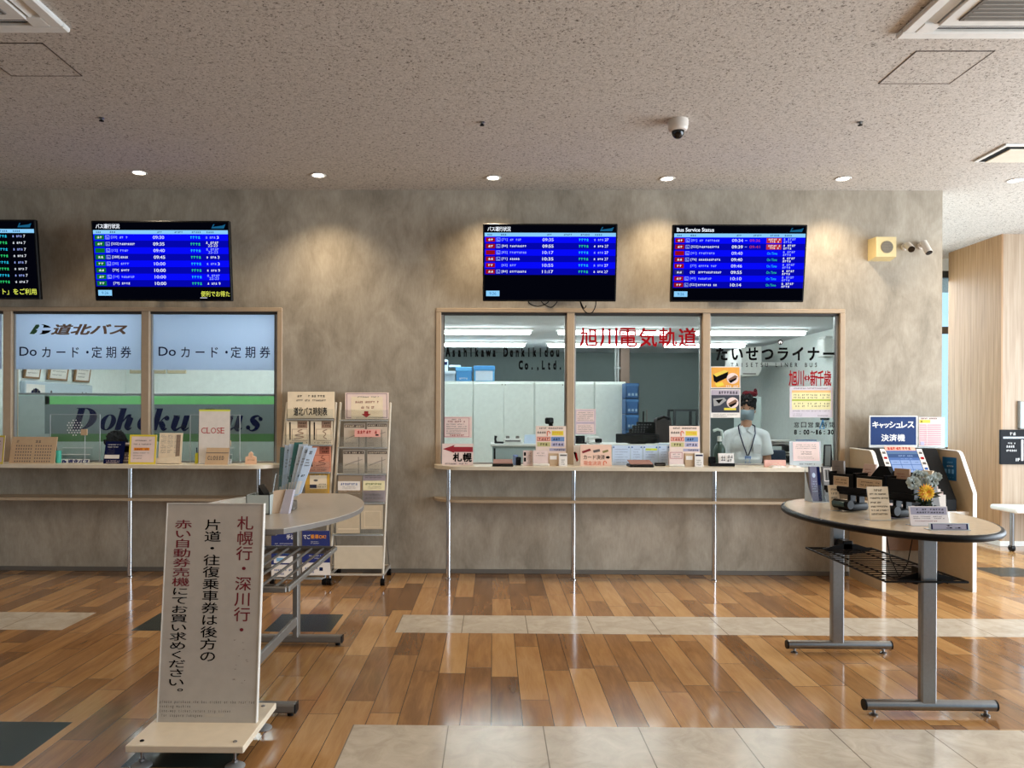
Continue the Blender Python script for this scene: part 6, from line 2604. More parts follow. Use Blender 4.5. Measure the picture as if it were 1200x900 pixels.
def d_card(p):
    x, y = p.x0, p.y0
    for a, c, m in ((2, 12, 'dark_badge'), (14, 23.5, 'grey_badge'), (25, 33, 'olive_badge')):
        pass
    p.poly([(682, 529), (691.6, 525.6), (693, 528), (683, 531.4)], M_dred, 1)
    p.poly([(695, 527.8), (703, 526), (703.6, 529), (696, 530.6)], M_inkg, 1)
    p.poly([(706, 528.6), (712.8, 526.6), (713.4, 529), (707, 531)], mat('olive_print', (130, 120, 70), .6, var=0), 1)
    p.text('カード決済', 684, 533, 709, 538.4, M_ink, 1, .01)
    p.poly([(710.4, 534.6), (712.6, 534.6), (712.6, 533.6), (715.2, 535.8), (712.6, 538), (712.6, 537), (710.4, 537)], M_ink, 1)
    o = mat('arrow_orange', (214, 110, 80), .6, var=0)
    p.text('現金決済', 684, 540, 704.5, 545, o, 1, .008)
    vstroke(p, [(707.5, 545), (707.5, 541.4), (709, 540.2), (710.6, 541.4), (710.6, 543)], [1.1] * 5, o, 2, 4)


card('payment_sign', 'pink sign reading card payment and cash payment in large characters', 'sign', 680.3, 521, 717, 6.94, mat('salmon_pale_paper', (232, 196, 176), .7), d_card, lean=.02, y1=546, stand='easel')
card('leaflet_stack', 'white leaflet with a black and red figure, beside the beige mullion', 'leaflets', 672.6, 522, 680, 7.0, M_paper,
     lambda p: p.poly([(672.4, 530), (674.4, 529), (677.4, 538), (676.4, 541), (674, 536)], M_ink, 1).poly([(674.8, 530), (676, 530.4), (677.8, 539), (675.4, 540.6)], M_red, 2), th=.01, lean=.02)
g = 'bluish papers behind the coin tray'


def d_blue(seed, n=6, band=False):
    def f(p):
        p.disc(p.x0 + 1.6, p.y0 + 2.2, .9, .9, M_blue, 2, 8)
        p.disc(p.x1 - 1.6, p.y0 + 2.2, .9, .9, M_blue, 2, 8)
        if band:
            p.rect(p.x0 + 3, p.y0 + 3.4, p.x1 - 1, p.y0 + 6, mat('lime_band', (206, 220, 60), .6, var=0), 1)
        p.lines(p.x0 + 3, p.y0 + 3, p.x1 - 3, p.y1 - 2, n, mat('pale_ink', (120, 140, 170), .7, var=0), seed, .3)
    return f


for x0, x1, lab, band in ((717.6, 738.6, 'bluish clipped sheet nearest the pink card-payment sign', False), (739.2, 753, 'bluish clipped sheet, second from the pink card-payment sign', False),
                          (753.6, 771, 'bluish clipped sheet with a lime heading', True), (771.6, 785, 'bluish clipped sheet partly behind the right-hand payment sign', False)):
    card('clipped_sheet', lab, 'papers', x0, 522, x1, 7.075, M_paperb, d_blue(int(x0), 6, band), th=.003, y1=546, group=g)
A = at(777, 545, 6.98)
b = MB()
b.box((at(770.5, 0, 6.98).x, 6.98, ZT), (at(782.5, 0, 6.98).x, 7.04, at(0, 538.6, 6.98).z), M_black, .006)
t = solo('stapler_box', b, 'small black box beside the pink card box, right of the second coin tray', 'box')
b = MB()
b.box((at(771, 0, 6.98).x, 6.976, ZT + .008), (at(782, 0, 6.98).x, 6.981, ZT + .016), M_inkg)
build('seam', b, t)
b = MB()
b.box((at(774, 0, 8.4).x, LY + .02, zl), (at(786, 0, 8.4).x, LY + .12, at(0, 517, LY).z), mat('bright_blue_box', (40, 130, 220), .4), .005)
solo('carton', b, 'small bright blue carton on the low cabinet by the right-hand payment sign', 'box')
# black stand with printed cards, dispenser, strip card, booklets, tablet
Yb = 6.98
A, B = at(832.5, 533, Yb), at(861.5, 533, Yb)
t = thing('card_stand', 'black counter stand holding white cards, in front of the clerk\'s right arm', 'stand', ((A.x + B.x) / 2, Yb, ZT))
b = MB()
b.box((A.x, Yb, ZT), (B.x, Yb + .08, ZT + .03), M_black, .005)
b.box((A.x, Yb + .05, ZT + .02), (at(843.5, 0, Yb).x, Yb + .08, at(0, 531.5, Yb).z), M_black, .006)
build('base', b, t)
b = MB()
A2, B2 = at(843, 531.5, Yb), at(861, 531.5, Yb)
b.prism([(A2.x, Yb + .01, ZT + .02), (B2.x, Yb + .01, ZT + .02), (B2.x + .0, Yb + .03, A2.z), (A2.x, Yb + .03, A2.z)], (0, .02, 0), M_paper)
o = build('cards', b, t, smooth=False)
p = PX_Y(Yb + .006)
p.scrib(845, 534, 850, 540, M_inkg, 3, 1).scrib(852, 533.4, 859, 537, M_inkg, 5, 1).scrib(852, 538, 858, 541, M_ink, 6, 1).scrib(834, 543.2, 852, 544.4, M_wht, 3, 1)
build('print', p, t, smooth=False)
A = at(843, 545, 7.32)
t = thing('spray_bottle', 'dark green pump bottle with a pale curved spout behind the glass, left of the clerk', 'bottle', (A.x, 7.32, ZT - .03))
dg = mat('bottle_green', (46, 66, 58), .3)
b = MB()
k = 7.32 / 885
b.lathe((A.x, 7.32, ZT), [(.05, 0), (.055, .01), (.055, .14), (.04, .18), (.024, .20), (.024, .22)], dg, 20)
build('bottle', b, t)
b = MB()
b.cyl((A.x, 7.32, ZT + .21), (A.x, 7.32, ZT + .27), .02, M_white, 12)
b.tube([(A.x + .03, 7.32, ZT + .25), (A.x + .02, 7.32, ZT + .32), (A.x - .02, 7.32, ZT + .335), (A.x - .06, 7.32, ZT + .32)], .014, mat('spout_pale', (196, 206, 202), .4), 10)
build('pump', b, t)


def d_strip(p):
    p.lines(p.x0 + 5, p.y0 + 1.5, p.x1 - 5, p.y0 + 4, 1, M_paperc, 3, .4)


card('price_strip', 'low pink strip card lying in front of the clerk\'s left hand', 'sign', 896, 539, 921, 6.93, mat('pink_strip', (226, 176, 162), .7), d_strip, th=.02)
g = 'open booklets on the right counter'
for px, lab in ((912, 'open white booklet on the counter in front of the pink strip card'), (930, 'open white booklet at the foot of the framed pink notice')):
    A = at(px, 547, 6.86)
    b = MB()
    for s in (-1, 1):
        pr = [(A.x, 6.83, ZT + .006), (A.x + s * .02, 6.83, ZT + .02), (A.x + s * .04, 6.83, ZT + .017), (A.x + s * .066, 6.83, ZT + .003), (A.x + s * .066, 6.83, ZT), (A.x, 6.83, ZT)]
        b.prism(pr, (0, .12, 0), M_paper)
    o = solo('booklet', b, lab, 'booklet', g)


def d_pink(p):
    p.rect(p.x0 + 4, p.y0 + 1, p.x1 - 2, p.y0 + 22, mat('pink_sheet', (236, 206, 206), .7), 1)
    p.rect(p.x0 + 5.4, p.y0 + 2.2, p.x1 - 3.4, p.y0 + 20.6, M_paperp, 2)
    p.lines(p.x0 + 7, p.y0 + 3, p.x1 - 6, p.y0 + 9, 3, M_inkg, 3, .4, 3)
    p.lines(p.x0 + 12, p.y0 + 11, p.x1 - 11, p.y0 + 15.4, 2, M_ink, 4, .5, 3)
    p.lines(p.x0 + 9, p.y0 + 16.6, p.x1 - 7, p.y0 + 20, 2, M_inkg, 5, .35, 3)
    p.lines(p.x0 + 11, p.y0 + 24, p.x1 - 5, p.y0 + 27, 1, M_inkg, 6, .5, 3)


t = card('framed_notice', 'pink-edged notice in a clear stand near the right end of the counter', 'sign', 926, 517, 963, 6.95, M_acrf, d_pink, lean=.02, th=.006, y1=546, stand='foot')
b = MB()
A, B = at(933, 515.2, 6.975), at(957, 515.2, 6.975)
b.box((A.x, 6.975, A.z - .012), (B.x, 6.985, A.z), mat('steel_blue', (60, 84, 120), .5))
build('clip', b, t, smooth=False)
A, B = at(965, 521, 7.02), at(975, 521, 7.02)
b = MB()
b.prism([(A.x - .01, 7.0, ZT), (B.x, 7.0, ZT), (B.x, 7.03, A.z), (A.x + .012, 7.03, A.z)], (0, .012, 0), M_black)
t = solo('tablet', b, 'dark grey tablet leaning at the right end of the window behind the framed pink notice', 'tablet', smooth=False)
p = PR((A.x + .02, 7.026, A.z - .012), (B.x - .008, 7.026, A.z - .012), (A.x + .003, 6.999, ZT + .012), 0, 0, 8, 24)
p.rect(0, 0, 8, 24, mat('tablet_grey', (92, 98, 96), .2), 1)
build('screen', p, t, smooth=False)


# ================================================================== people
SKIN = mat('skin', (196, 146, 118), .5, var=.05, scale=30)
HAIR = mat('black_hair', (12, 10, 10), .7, var=.3, scale=60, bump=.5, spec=.15)


def remesh(name, mb, parent, voxel=.008, smooth=4):
    o = build(name, mb, parent)
    r = o.modifiers.new('r', 'REMESH')
    r.mode = 'VOXEL'
    r.voxel_size = voxel
    r.use_smooth_shade = True
    s = o.modifiers.new('s', 'SMOOTH')
    s.factor = .5
    s.iterations = smooth
    dg = bpy.context.evaluated_depsgraph_get()
    e = o.evaluated_get(dg)
    me = bpy.data.meshes.new_from_object(e)
    me.name = name
    old = o.data
    o.modifiers.clear()
    o.data = me
    me.materials.clear()
    me.materials.append(mb.mats[0])
    bpy.data.meshes.remove(old)
    me.polygons.foreach_set('use_smooth', [True] * len(me.polygons))
    return o


def limb(b, pts, rs, m, n=16, ball=True):
    for i in range(len(pts) - 1):
        b.cyl(pts[i], pts[i + 1], rs[i], m, n, rs[i + 1])
    if ball:
        for p, r in zip(pts, rs):
            b.ell(p, r, m, 14)


def person(lab, X, Y, pose, turn=0.0, scale=1.0, full=True, nod=0.0):
    """one continuous body with hair and clothes as parts; built facing the hall (-Y)"""
    R = Matrix.Rotation(turn, 3, 'Z')
    Rh = Matrix.Rotation(turn * 1.6, 3, 'Z')
    Rn = Rh @ Matrix.Rotation(nod, 3, 'X')
    sit = pose == 'sit'
    dz = -.42 if sit else 0.0
    t = thing('person', lab, 'person', (X, Y, 0))

    def q(x, y, z):
        v = R @ V((x, y, 0))
        return V((X + v.x * scale, Y + v.y * scale, (z + dz) * scale))

    def hq(x, y, z):
        n = Matrix.Rotation(nod, 3, 'X') @ V((x, y, z - 1.47))
        v = Rh @ V((n.x, n.y, 0))
        return V((X + v.x * scale, Y + v.y * scale - .015, (n.z + 1.47 + dz) * scale))
    s = scale
    b = MB()
    # torso, neck, head
    b.ell(q(0, 0, 1.26), (.165 * s, .105 * s, .17 * s), SKIN, 20)
    b.ell(q(0, 0, 1.08), (.145 * s, .10 * s, .16 * s), SKIN, 20)
    b.ell(q(0, 0, .95), (.16 * s, .11 * s, .13 * s), SKIN, 20)
    limb(b, [q(-.14, 0, 1.365), q(.14, 0, 1.365)], [.05 * s, .05 * s], SKIN)
    limb(b, [q(0, .005, 1.38), q(0, -.008, 1.50)], [.062 * s, .055 * s], SKIN)
    b.ell(hq(0, -.005, 1.635), (.078 * s, .098 * s, .118 * s), SKIN, 24, Rn)
    b.ell(hq(0, -.028, 1.575), (.060 * s, .070 * s, .075 * s), SKIN, 20, Rn)
    b.ell(hq(0, -.062, 1.532), (.026 * s, .024 * s, .022 * s), SKIN, 12, Rn)
    b.ell(hq(0, -.103, 1.60), (.013 * s, .018 * s, .022 * s), SKIN, 12, Rn)       # nose
    b.ell(hq(0, -.094, 1.63), (.010 * s, .012 * s, .03 * s), SKIN, 12, Rn)
    b.ell(hq(0, -.086, 1.662), (.05 * s, .016 * s, .012 * s), SKIN, 12, Rn)       # brow
    b.ell(hq(0, -.088, 1.56), (.022 * s, .012 * s, .008 * s), SKIN, 10, Rn)       # lips
    for k in (-1, 1):
        b.ell(hq(k * .079, .008, 1.612), (.011 * s, .020 * s, .031 * s), SKIN, 12, Rn)
    # arms with hands
    for k in (-1, 1):
        if sit:
            sh, el, wr = q(k * .185, 0, 1.37), q(k * .225, -.05, 1.10), q(k * .12, -.27, 1.12)
        else:
            sh, el, wr = q(k * .172, 0, 1.35), q(k * .212, .005, 1.09), q(k * .20, -.13, .87)
        limb(b, [sh, el, wr], [.052 * s, .041 * s, .028 * s], SKIN)
        d = (wr - el).normalized()
        palm = wr + d * .055 * s
        side = R @ V((-k, 0, 0))
        up = d.cross(side).normalized()
        b.obox(palm, (.08 * s, .03 * s, .095 * s), SKIN, Matrix((side, up, d)).transposed(), .012 * s)
        for f in range(4):
            ln = (.070, .082, .078, .060)[f] * s
            b0 = palm + d * .042 * s + side * (.028 - f * .019) * s
            c = (d + up * (.25 if k < 0 else -.25)).normalized()
            c2 = (d * .6 + up * (.8 if k < 0 else -.8)).normalized()
            limb(b, [b0, b0 + c * ln * .5, b0 + c * ln * .5 + c2 * ln * .5], [.0098 * s, .009 * s, .0078 * s], SKIN, 10)
        b0 = palm - d * .02 * s + side * .038 * s
        b1 = b0 + (side * .8 + d * .6).normalized() * .035 * s
        limb(b, [b0, b1, b1 + (d * .9 + side * .2).normalized() * .03 * s], [.013 * s, .011 * s, .009 * s], SKIN, 10)
    # legs
    for k in (-1, 1):
        if sit:
            hip, kn, an = q(k * .09, 0, .93), q(k * .11, -.38, .93), q(k * .11, -.36, .51)
        else:
            hip, kn, an = q(k * .09, 0, .90), q(k * .10, -.01, .49), q(k * .10, .02, .09)
        limb(b, [hip, kn, an], [.085 * s, .056 * s, .038 * s], SKIN)
        fl = an.z - .05 * s
        b.ell(V((an.x, an.y, fl)) + R @ V((0, -.07 * s, 0)), (.045 * s, .12 * s, .04 * s), SKIN, 14, R)
    body = remesh('body', b, t, .0075, 3)
    # eyes
    for k in (-1, 1):
        b = MB()
        b.ell(hq(k * .030, -.0905, 1.634), (.012 * s, .006 * s, .0052 * s), M_wht, 12, Rn)
        b.ell(hq(k * .030, -.0955, 1.634), (.0055 * s, .003 * s, .0052 * s), M_ink, 10, Rn)
        b.ell(hq(k * .031, -.094, 1.6415), (.016 * s, .005 * s, .0022 * s), M_ink, 10, Rn)
        build('eye', b, t)
        b = MB()
        b.ell(hq(k * .034, -.0965, 1.660), (.021 * s, .006 * s, .0045 * s), HAIR, 10, Rn)
        build('eyebrow', b, t)
    # hair
    b = MB()
    b.ell(hq(0, .026, 1.68), (.094 * s, .102 * s, .094 * s), HAIR, 24, Rn)
    b.ell(hq(0, .055, 1.63), (.086 * s, .07 * s, .10 * s), HAIR, 20, Rn)
    r = random.Random(7)
    for k in range(54):        # tousled locks all round the crown, longer ones over the brow and ears
        a = r.uniform(-math.pi, math.pi)
        lift = r.uniform(0, 1)
        x, y = (.098 - .05 * lift) * math.sin(a), -(.100 - .05 * lift) * math.cos(a) + .014
        z = 1.70 + .075 * lift
        L = r.uniform(.030, .046)
        tl = Rn @ Matrix.Rotation(a, 3, 'Z') @ Matrix.Rotation(r.uniform(-.5, .5), 3, 'Y') @ Matrix.Rotation(.5 - lift, 3, 'X')
        b.ell(hq(x, y, z - .012), (.013 * s, .016 * s, L * s), HAIR, 10, tl)
    for x, y, z, L, w in ((-.07, -.072, 1.672, .034, .5), (-.045, -.09, 1.682, .030, .35), (-.018, -.098, 1.690, .026, .3), (.012, -.098, 1.684, .032, -.3), (.04, -.09, 1.674, .036, -.45), (.066, -.072, 1.664, .040, -.5)):
        b.ell(hq(x, y, z), (.013 * s, .012 * s, L * s), HAIR, 10, Rn @ Matrix.Rotation(w, 3, 'Y'))
    for k in (-1, 1):
        b.ell(hq(k * .078, -.012, 1.66), (.016 * s, .034 * s, .045 * s), HAIR, 12, Rn)
        for j in range(0):
            b.ell(hq(k * (.014 + .026 * j), -.086 + .012 * j, 1.688 - .004 * j), (.02 * s, .017 * s, .026 * s), HAIR, 10, Rn)
    remesh('hair', b, t, .0052, 1)
    # shirt
    shirt = mat('white_shirt' if full else 'dark_vest', (226, 230, 234) if full else (40, 42, 50), .7, var=.03, scale=40, bump=.15)
    b = MB()
    b.ell(q(0, 0, 1.27), (.180 * s, .118 * s, .165 * s), shirt, 24)
    b.ell(q(0, 0, 1.12), (.168 * s, .118 * s, .16 * s), shirt, 24)
    b.cyl(q(0, 0, .93), q(0, 0, 1.12), .14 * s, shirt, 24, .150 * s)
    b.ell(q(0, -.002, 1.0), (.165 * s, .122 * s, .10 * s), shirt, 24)
    limb(b, [q(-.15, 0, 1.366), q(0, .0, 1.405), q(.15, 0, 1.366)], [.058 * s, .066 * s, .058 * s], shirt)
    for k in (-1, 1):
        if sit:
            sh, el = q(k * .185, 0, 1.37), q(k * .215, -.03, 1.18)
        else:
            sh, el = q(k * .172, 0, 1.352), q(k * .207, .004, 1.155)
        b.ell(sh, .062 * s, shirt, 16)
        b.cyl(sh, el, .061 * s, shirt, 20, .069 * s)
    remesh('shirt', b, t, .008, 4)
    b = MB()
    for k in (-1, 1):      # collar wings
        b.prism([q(k * .004, -.085, 1.402), q(k * .05, -.105, 1.365), q(k * .072, -.06, 1.43), q(k * .045, -.03, 1.462)], R @ V((0, -.008 * s, .002)), shirt)
    b.tube([q(.052 * math.sin(a), .01 - .062 * math.cos(a), 1.445 + .012 * math.cos(a + math.pi)) for a in [math.pi * 2 * j / 18 for j in range(18)]], .013 * s, shirt, 8, True)
    build('collar', b, t)
    if full:
        b = MB()
        b.prism([q(.055, -.124, 1.27), q(.13, -.105, 1.265), q(.125, -.112, 1.17), q(.06, -.128, 1.175)], R @ V((0, -.006 * s, 0)), mat('pocket_shade', (206, 208, 214), .7))
        build('pocket', b, t)
        b = MB()
        for z in (1.33, 1.25, 1.17, 1.09):
            c = q(0, -.122 if z < 1.3 else -.112, z)
            b.cyl(c, c + R @ V((0, -.006 * s, 0)), .006 * s, M_wht, 10)
        b.prism([q(-.012, -.114, 1.36), q(.012, -.114, 1.36), q(.012, -.126, 1.02), q(-.012, -.126, 1.02)], R @ V((0, -.003 * s, 0)), shirt)
        build('placket', b, t)
    # trousers, belt, shoes
    tr = mat('dark_trousers', (28, 30, 38), .8)
    b = MB()
    b.ell(q(0, 0, .93), (.172 * s, .124 * s, .10 * s), tr, 24)
    for k in (-1, 1):
        if sit:
            limb(b, [q(k * .09, 0, .92), q(k * .11, -.38, .93), q(k * .11, -.36, .53)], [.10 * s, .075 * s, .062 * s], tr, 18)
        else:
            limb(b, [q(k * .088, 0, .90), q(k * .10, -.01, .49), q(k * .10, .02, .10)], [.10 * s, .072 * s, .064 * s], tr, 18)
    remesh('trousers', b, t, .009, 3)
    b = MB()
    for k in (-1, 1):
        c = q(k * .11 if sit else k * .10, -.42 if sit else -.05, .47 if sit else .05)
        b.ell(V((c.x, c.y, .045 * s)), (.052 * s, .135 * s, .045 * s), M_black, 16, R)
    build('shoes', b, t)
    if full:
        # face mask
        mk = mat('mask_grey_blue', (136, 152, 162), .8, var=.04)
        b = MB()
        vs, fs = [], []
        cols, rows_ = 12, 7
        for i in range(rows_ + 1):
            z = 1.618 - .098 * i / rows_
            for j in range(cols + 1):
                a = -1.25 + 2.5 * j / cols
                pr = math.sin(math.pi * (i + .35) / (rows_ + .7))
                rx = .074 + .008 * pr - .014 * (i / rows_) ** 2
                ry = .098 + .030 * pr * math.cos(a) ** 2 - .02 * (i / rows_) ** 2
                vs.append(hq(rx * math.sin(a), -.008 - ry * math.cos(a), z - .012 * math.sin(abs(a)) * (.5 - i / rows_) * -2))
        for i in range(rows_):
            for j in range(cols):
                o = i * (cols + 1) + j
                fs.append([o, o + cols + 1, o + cols + 2, o + 1])
        b.add(vs, fs, mk)
        mo = build('face_mask', b, t, angle=80)
        sd = mo.modifiers.new('s', 'SOLIDIFY')
        sd.thickness = .003
        b = MB()
        for k in (-1, 1):
            b.tube([hq(k * .076, -.038, 1.606), hq(k * .086, -.01, 1.626), hq(k * .087, .018, 1.612), hq(k * .08, .0, 1.58), hq(k * .07, -.036, 1.55)], .0022 * s, M_wht, 6)
        build('mask_strap', b, t)
        # lanyard and badge
        b = MB()
        for k in (-1, 1):
            b.tube([q(k * .05, .05, 1.475), q(k * .082, -.02, 1.455), q(k * .078, -.095, 1.38), q(k * .04, -.13, 1.25), q(k * .006, -.137, 1.15)], .0055 * s, M_navy, 8)
        build('lanyard', b, t)
        b = MB()
        b.obox(q(0, -.142, 1.105), (.062 * s, .006 * s, .085 * s), mat('badge_blue', (130, 160, 214), .4), R, .004)
        b.obox(q(0, -.1455, 1.10), (.046 * s, .003 * s, .05 * s), mat('badge_paper', (196, 212, 238), .5), R)
        build('badge', b, t)
    return t


PP = at(874.5, 500, 7.62)
person('masked clerk in white short-sleeved shirt with navy lanyard and badge, standing behind the counter', PP.x, 7.62, 'stand', -.20, .962)
PP = at(144.5, 510, 7.85)
person('seated clerk behind the left counter, only black hair showing above the yellow-bordered notice', PP.x, 7.85, 'sit', .0, 1.0, False, .75)
t = thing('stool', 'low grey office stool under the seated clerk, hidden behind the left counter', 'stool', (PP.x, 7.84, 0))
b = MB()
b.lathe((PP.x, 7.84, 0), [(.02, .345), (.17, .345), (.18, .36), (.17, .375), (.02, .375)], M_grey, 24)
build('seat', b, t)
b = MB()
b.lathe((PP.x, 7.84, 0), [(.15, 0), (.15, .015), (.03, .03), (.025, .35)], M_black, 20)
build('base', b, t)
# ================================================================== dark-edged oval table on the right
CX, CYT, TA, TB = 2.20, 4.31, .456, .775


def right_table():
    t = thing('writing_table', 'oval cream writing table with a thick black edge and two steel posts, on the right', 'table', (CX, CYT, 0))
    o = superoval(CX, CYT, TA, TB, 0, 72)
    b = MB()
    b.prism([(x, y, TZ - .03) for x, y, z in superoval(CX, CYT, TA - .006, TB - .006, 0, 72)], (0, 0, .03), mat('cream_table_laminate', (216, 196, 166), .16, var=.06, scale=30))
    build('tabletop', b, t, angle=25)
    b = MB()
    ring = []
    for x, y, z in superoval(CX, CYT, TA, TB, 0, 72):
        ring.append((x, y, TZ - .018))
    b.tube(ring, .0175, M_black, 10, True)
    build('edge_band', b, t, angle=60)
    for y, yl in ((3.815, 'near'), (4.81, 'far')):
        b = MB()
        b.box((CX - .052, y - .022, .05), (CX + .026, y + .022, TZ - .03), M_steel, .008)
        b.box((CX - .2, y - .025, TZ - .05), (CX + .2, y + .025, TZ - .03), M_black, .004)
        build('post', b, t)
        b = MB()
        b.cyl((CX - .325, y, .052), (CX + .325, y, .052), .027, M_steel, 24)
        f = build('foot_tube', b, t)
        b = MB()
        for s in (-1, 1):
            b.cyl((CX + s * .322, y, .052), (CX + s * .331, y, .052), .0275, M_black, 24)
        build('end_cap', b, f)
        for s in (-.28, .28):
            b = MB()
            b.lathe((CX + s, y, 0), [(.020, 0), (.021, .006), (.008, .012), (.008, .028)], M_steel, 14)
            build('leveller', b, f)
    b = MB()
    xa, xb, y0, y1, z = 1.955, 2.36, 3.77, 4.72, .68
    b.tube([(xa, y0, z), (xb, y0, z), (xb, y1, z), (xa, y1, z)], .006, M_black, 8, True)
    n = 17
    for k in range(1, n):
        y = y0 + (y1 - y0) * k / n
        b.tube([(xa, y, z), (xb, y, z)], .0032, M_black, 6)
    for x in (xa + .1, xb - .1):
        b.tube([(x, y0, z - .006), (x, y1, z - .006)], .004, M_black, 6)
    build('wire_shelf', b, t)
    for y in (3.815 + .03, 4.81 - .12):
        b = MB()
        b.prism([(CX - .16, y, z - .004), (CX - .05, y, z + .03), (CX + .05, y, z + .03), (CX + .16, y, z - .004), (CX + .05, y, z - .03), (CX - .05, y, z - .03)], (0, .012, 0), M_black)
        b.box((CX - .03, min(y, y + .05), z - .035), (CX + .03, max(y, y + .09), z + .05), M_black, .004)
        build('shelf_bracket', b, t)
    return t


right_table()


def tcard(lab, pxl, pxr, pyb, pyt, draw, base=None, th=.004, lean=.03, cat='sign', name='acrylic_sign', turn=0.0, back=.07, x0=0, y0=0, x1=100, y1=100):
    """small sign standing on the oval table: bottom edge at (pxl..pxr, pyb), top at pyt"""
    A, B = onz(pxl, pyb, TZ), onz(pxr, pyb, TZ)
    m = (A + B) / 2
    w = (B - A).length
    d = V((math.cos(turn), math.sin(turn), 0))
    A, B = m - d * w / 2, m + d * w / 2
    nb = V((-d.y, d.x, 0))
    zt = at((pxl + pxr) / 2, pyt, m.y + lean).z
    TL, TR = A + nb * lean, B + nb * lean
    TL.z = TR.z = zt
    base = base or M_paperc
    b = MB()
    b.prism([A, B, TR, TL], nb * th, base)
    t = solo(name, b, lab, cat, 'small signs on the oval table', smooth=False)
    b = MB()
    b.prism([A - nb * .01, B - nb * .01, B + nb * back, A + nb * back], (0, 0, .003), M_acrf)
    b.prism([A + nb * (th + .002), B + nb * (th + .002), TR + nb * (th + .002), TL + nb * (th + .002)], nb * .002, M_acrf)
    build('holder', b, t, smooth=False)
    p = PR(TL, TR, A, x0, y0, x1, y1, .0005)
    if p.n.dot(EYE - m) < 0:
        p.n = -p.n
    draw(p)
    build('print', p, t, smooth=False)
    return t


# clear leaflet holder, far left end
A = onz(963, 588, TZ)
k = A.y / 885
t = thing('brochure_holder', 'clear two-pocket leaflet holder at the far left end of the oval table', 'brochure holder', (A.x, A.y, TZ))
b = MB()
for x in (-14, 2, 14):
    b.prism([(A.x + x * k, A.y - .05, TZ), (A.x + x * k, A.y + .08, TZ), (A.x + (x + 2) * k, A.y + .11, TZ + 36 * k), (A.x + (x + 2) * k, A.y + .06, TZ + 18 * k)], (.003, 0, 0), M_acrf)
b.prism([(A.x - 14 * k, A.y - .045, TZ + .003), (A.x + 14 * k, A.y - .045, TZ + .003), (A.x + 15 * k, A.y - .03, TZ + 20 * k), (A.x - 13 * k, A.y - .03, TZ + 20 * k)], (0, .003, 0), M_acr)
b.prism([(A.x - 14 * k, A.y + .07, TZ), (A.x + 14 * k, A.y + .07, TZ), (A.x + 16 * k, A.y + .11, TZ + 40 * k), (A.x - 12 * k, A.y + .11, TZ + 40 * k)], (0, .003, 0), M_acr)
b.box((A.x - 14 * k, A.y - .05, TZ), (A.x + 14 * k, A.y + .08, TZ + .004), M_acrf)
build('holder', b, t, smooth=False)
lv = mat('violet_leaflet', (112, 112, 140), .5)
for x0, x1, m, lab, seed in ((-12.5, -1, lv, 'grey-violet leaflets in the left pocket of the clear holder on the oval table', 1), (2.6, 12.5, mat('grey_leaflet', (120, 120, 120), .5), 'grey leaflets in the right pocket of the clear holder on the oval table', 2)):
    b = MB()
    pts = [(A.x + x0 * k, A.y - .02, TZ + .006), (A.x + x1 * k, A.y - .02, TZ + .006), (A.x + (x1 + 3) * k, A.y + .06, TZ + 40 * k), (A.x + (x0 + 3) * k, A.y + .06, TZ + 40 * k)]
    b.prism(pts, (0, .03, 0), m)
    o = solo('leaflet_stack', b, lab, 'leaflets', 'leaflets in the clear holder on the oval table', smooth=False)
    p = PR(pts[3], pts[2], pts[0], 0, 0, 12, 40, .0006)
    if p.n.y > 0:
        p.n = -p.n
    if seed == 1:
        p.rect(8, 0, 12, 40, M_navy, 1)
        p.disc(4, 10, 2, 3, M_paperb, 1).lines(1, 16, 7, 30, 5, M_paperb, 3, .4)
    else:
        p.frame(1, 2, 11, 17, .8, M_paper, 1).rect(4, 4, 5, 16, M_ink, 1).rect(7.4, 4, 8.6, 16, M_ink, 1).rect(3, 24, 9, 28, M_ink, 1)
    build('print', p, o, smooth=False)


def d_c1(p):
    for i in range(5):
        y = 12 + i * 16
        p.lines(14, y, 90 - 8 * (i % 2), y + 9, 1, M_ink, i + 3, .8)


tcard('cream handwritten-looking card leaning beside the clear leaflet holder on the oval table', 973.5, 986, 598.6, 568.5, d_c1, turn=.15, lean=.03, back=.03)


def d_c2(p):
    p.lines(30, 6, 70, 14, 1, M_ink, 1, .8)
    for i, (a, c) in enumerate(((18, 92), (30, 95), (43, 60), (55, 90), (66, 92), (77, 86))):
        p.lines(8, a, c, a + 7, 1, M_ink, i + 9, .7)


tcard('large cream instruction card in a clear stand, middle of the oval table', 1019.5, 1045, 610, 570.5, d_c2, turn=.12, lean=.03, back=.05)


def d_c3(p):
    p.rect(3, 4, 97, 42, mat('mauve_band', (150, 146, 164), .6, var=0), 1)
    p.lines(10, 8, 90, 38, 2, M_ink, 4, .5)
    p.lines(8, 47, 94, 66, 2, M_inkg, 6, .5)
    p.lines(6, 70, 70, 80, 1, M_dred, 7, .5)


tcard('pale sign with a mauve band on top, near right on the oval table', 1068, 1112, 616.4, 593.5, d_c3, mat('pale_lilac_paper', (214, 206, 206), .7), lean=.02, back=.05)


def d_c4(p):
    p.rect(4, 8, 96, 90, mat('mauve_band', (150, 146, 164), .6, var=0), 1)
    p.frame(4, 8, 96, 90, 4, M_navy, 2)
    p.lines(18, 18, 82, 80, 2, M_ink, 4, .55)


tcard('low clear sign with a mauve label, nearest the camera on the oval table', 1090, 1136, 621.5, 613.2, d_c4, M_acrf, lean=.005, back=.05)

# black form rack on pedestals, running along the table
PA, PB = V((1.985, 4.50, 0)), V((2.20, 4.02, 0))
ax = (PB - PA).normalized()
nb = V((-ax.y, ax.x, 0))
if nb.x < 0:
    nb = -nb
RL = (PB - PA).length
RM = Matrix((ax, nb, V((0, 0, 1)))).transposed()


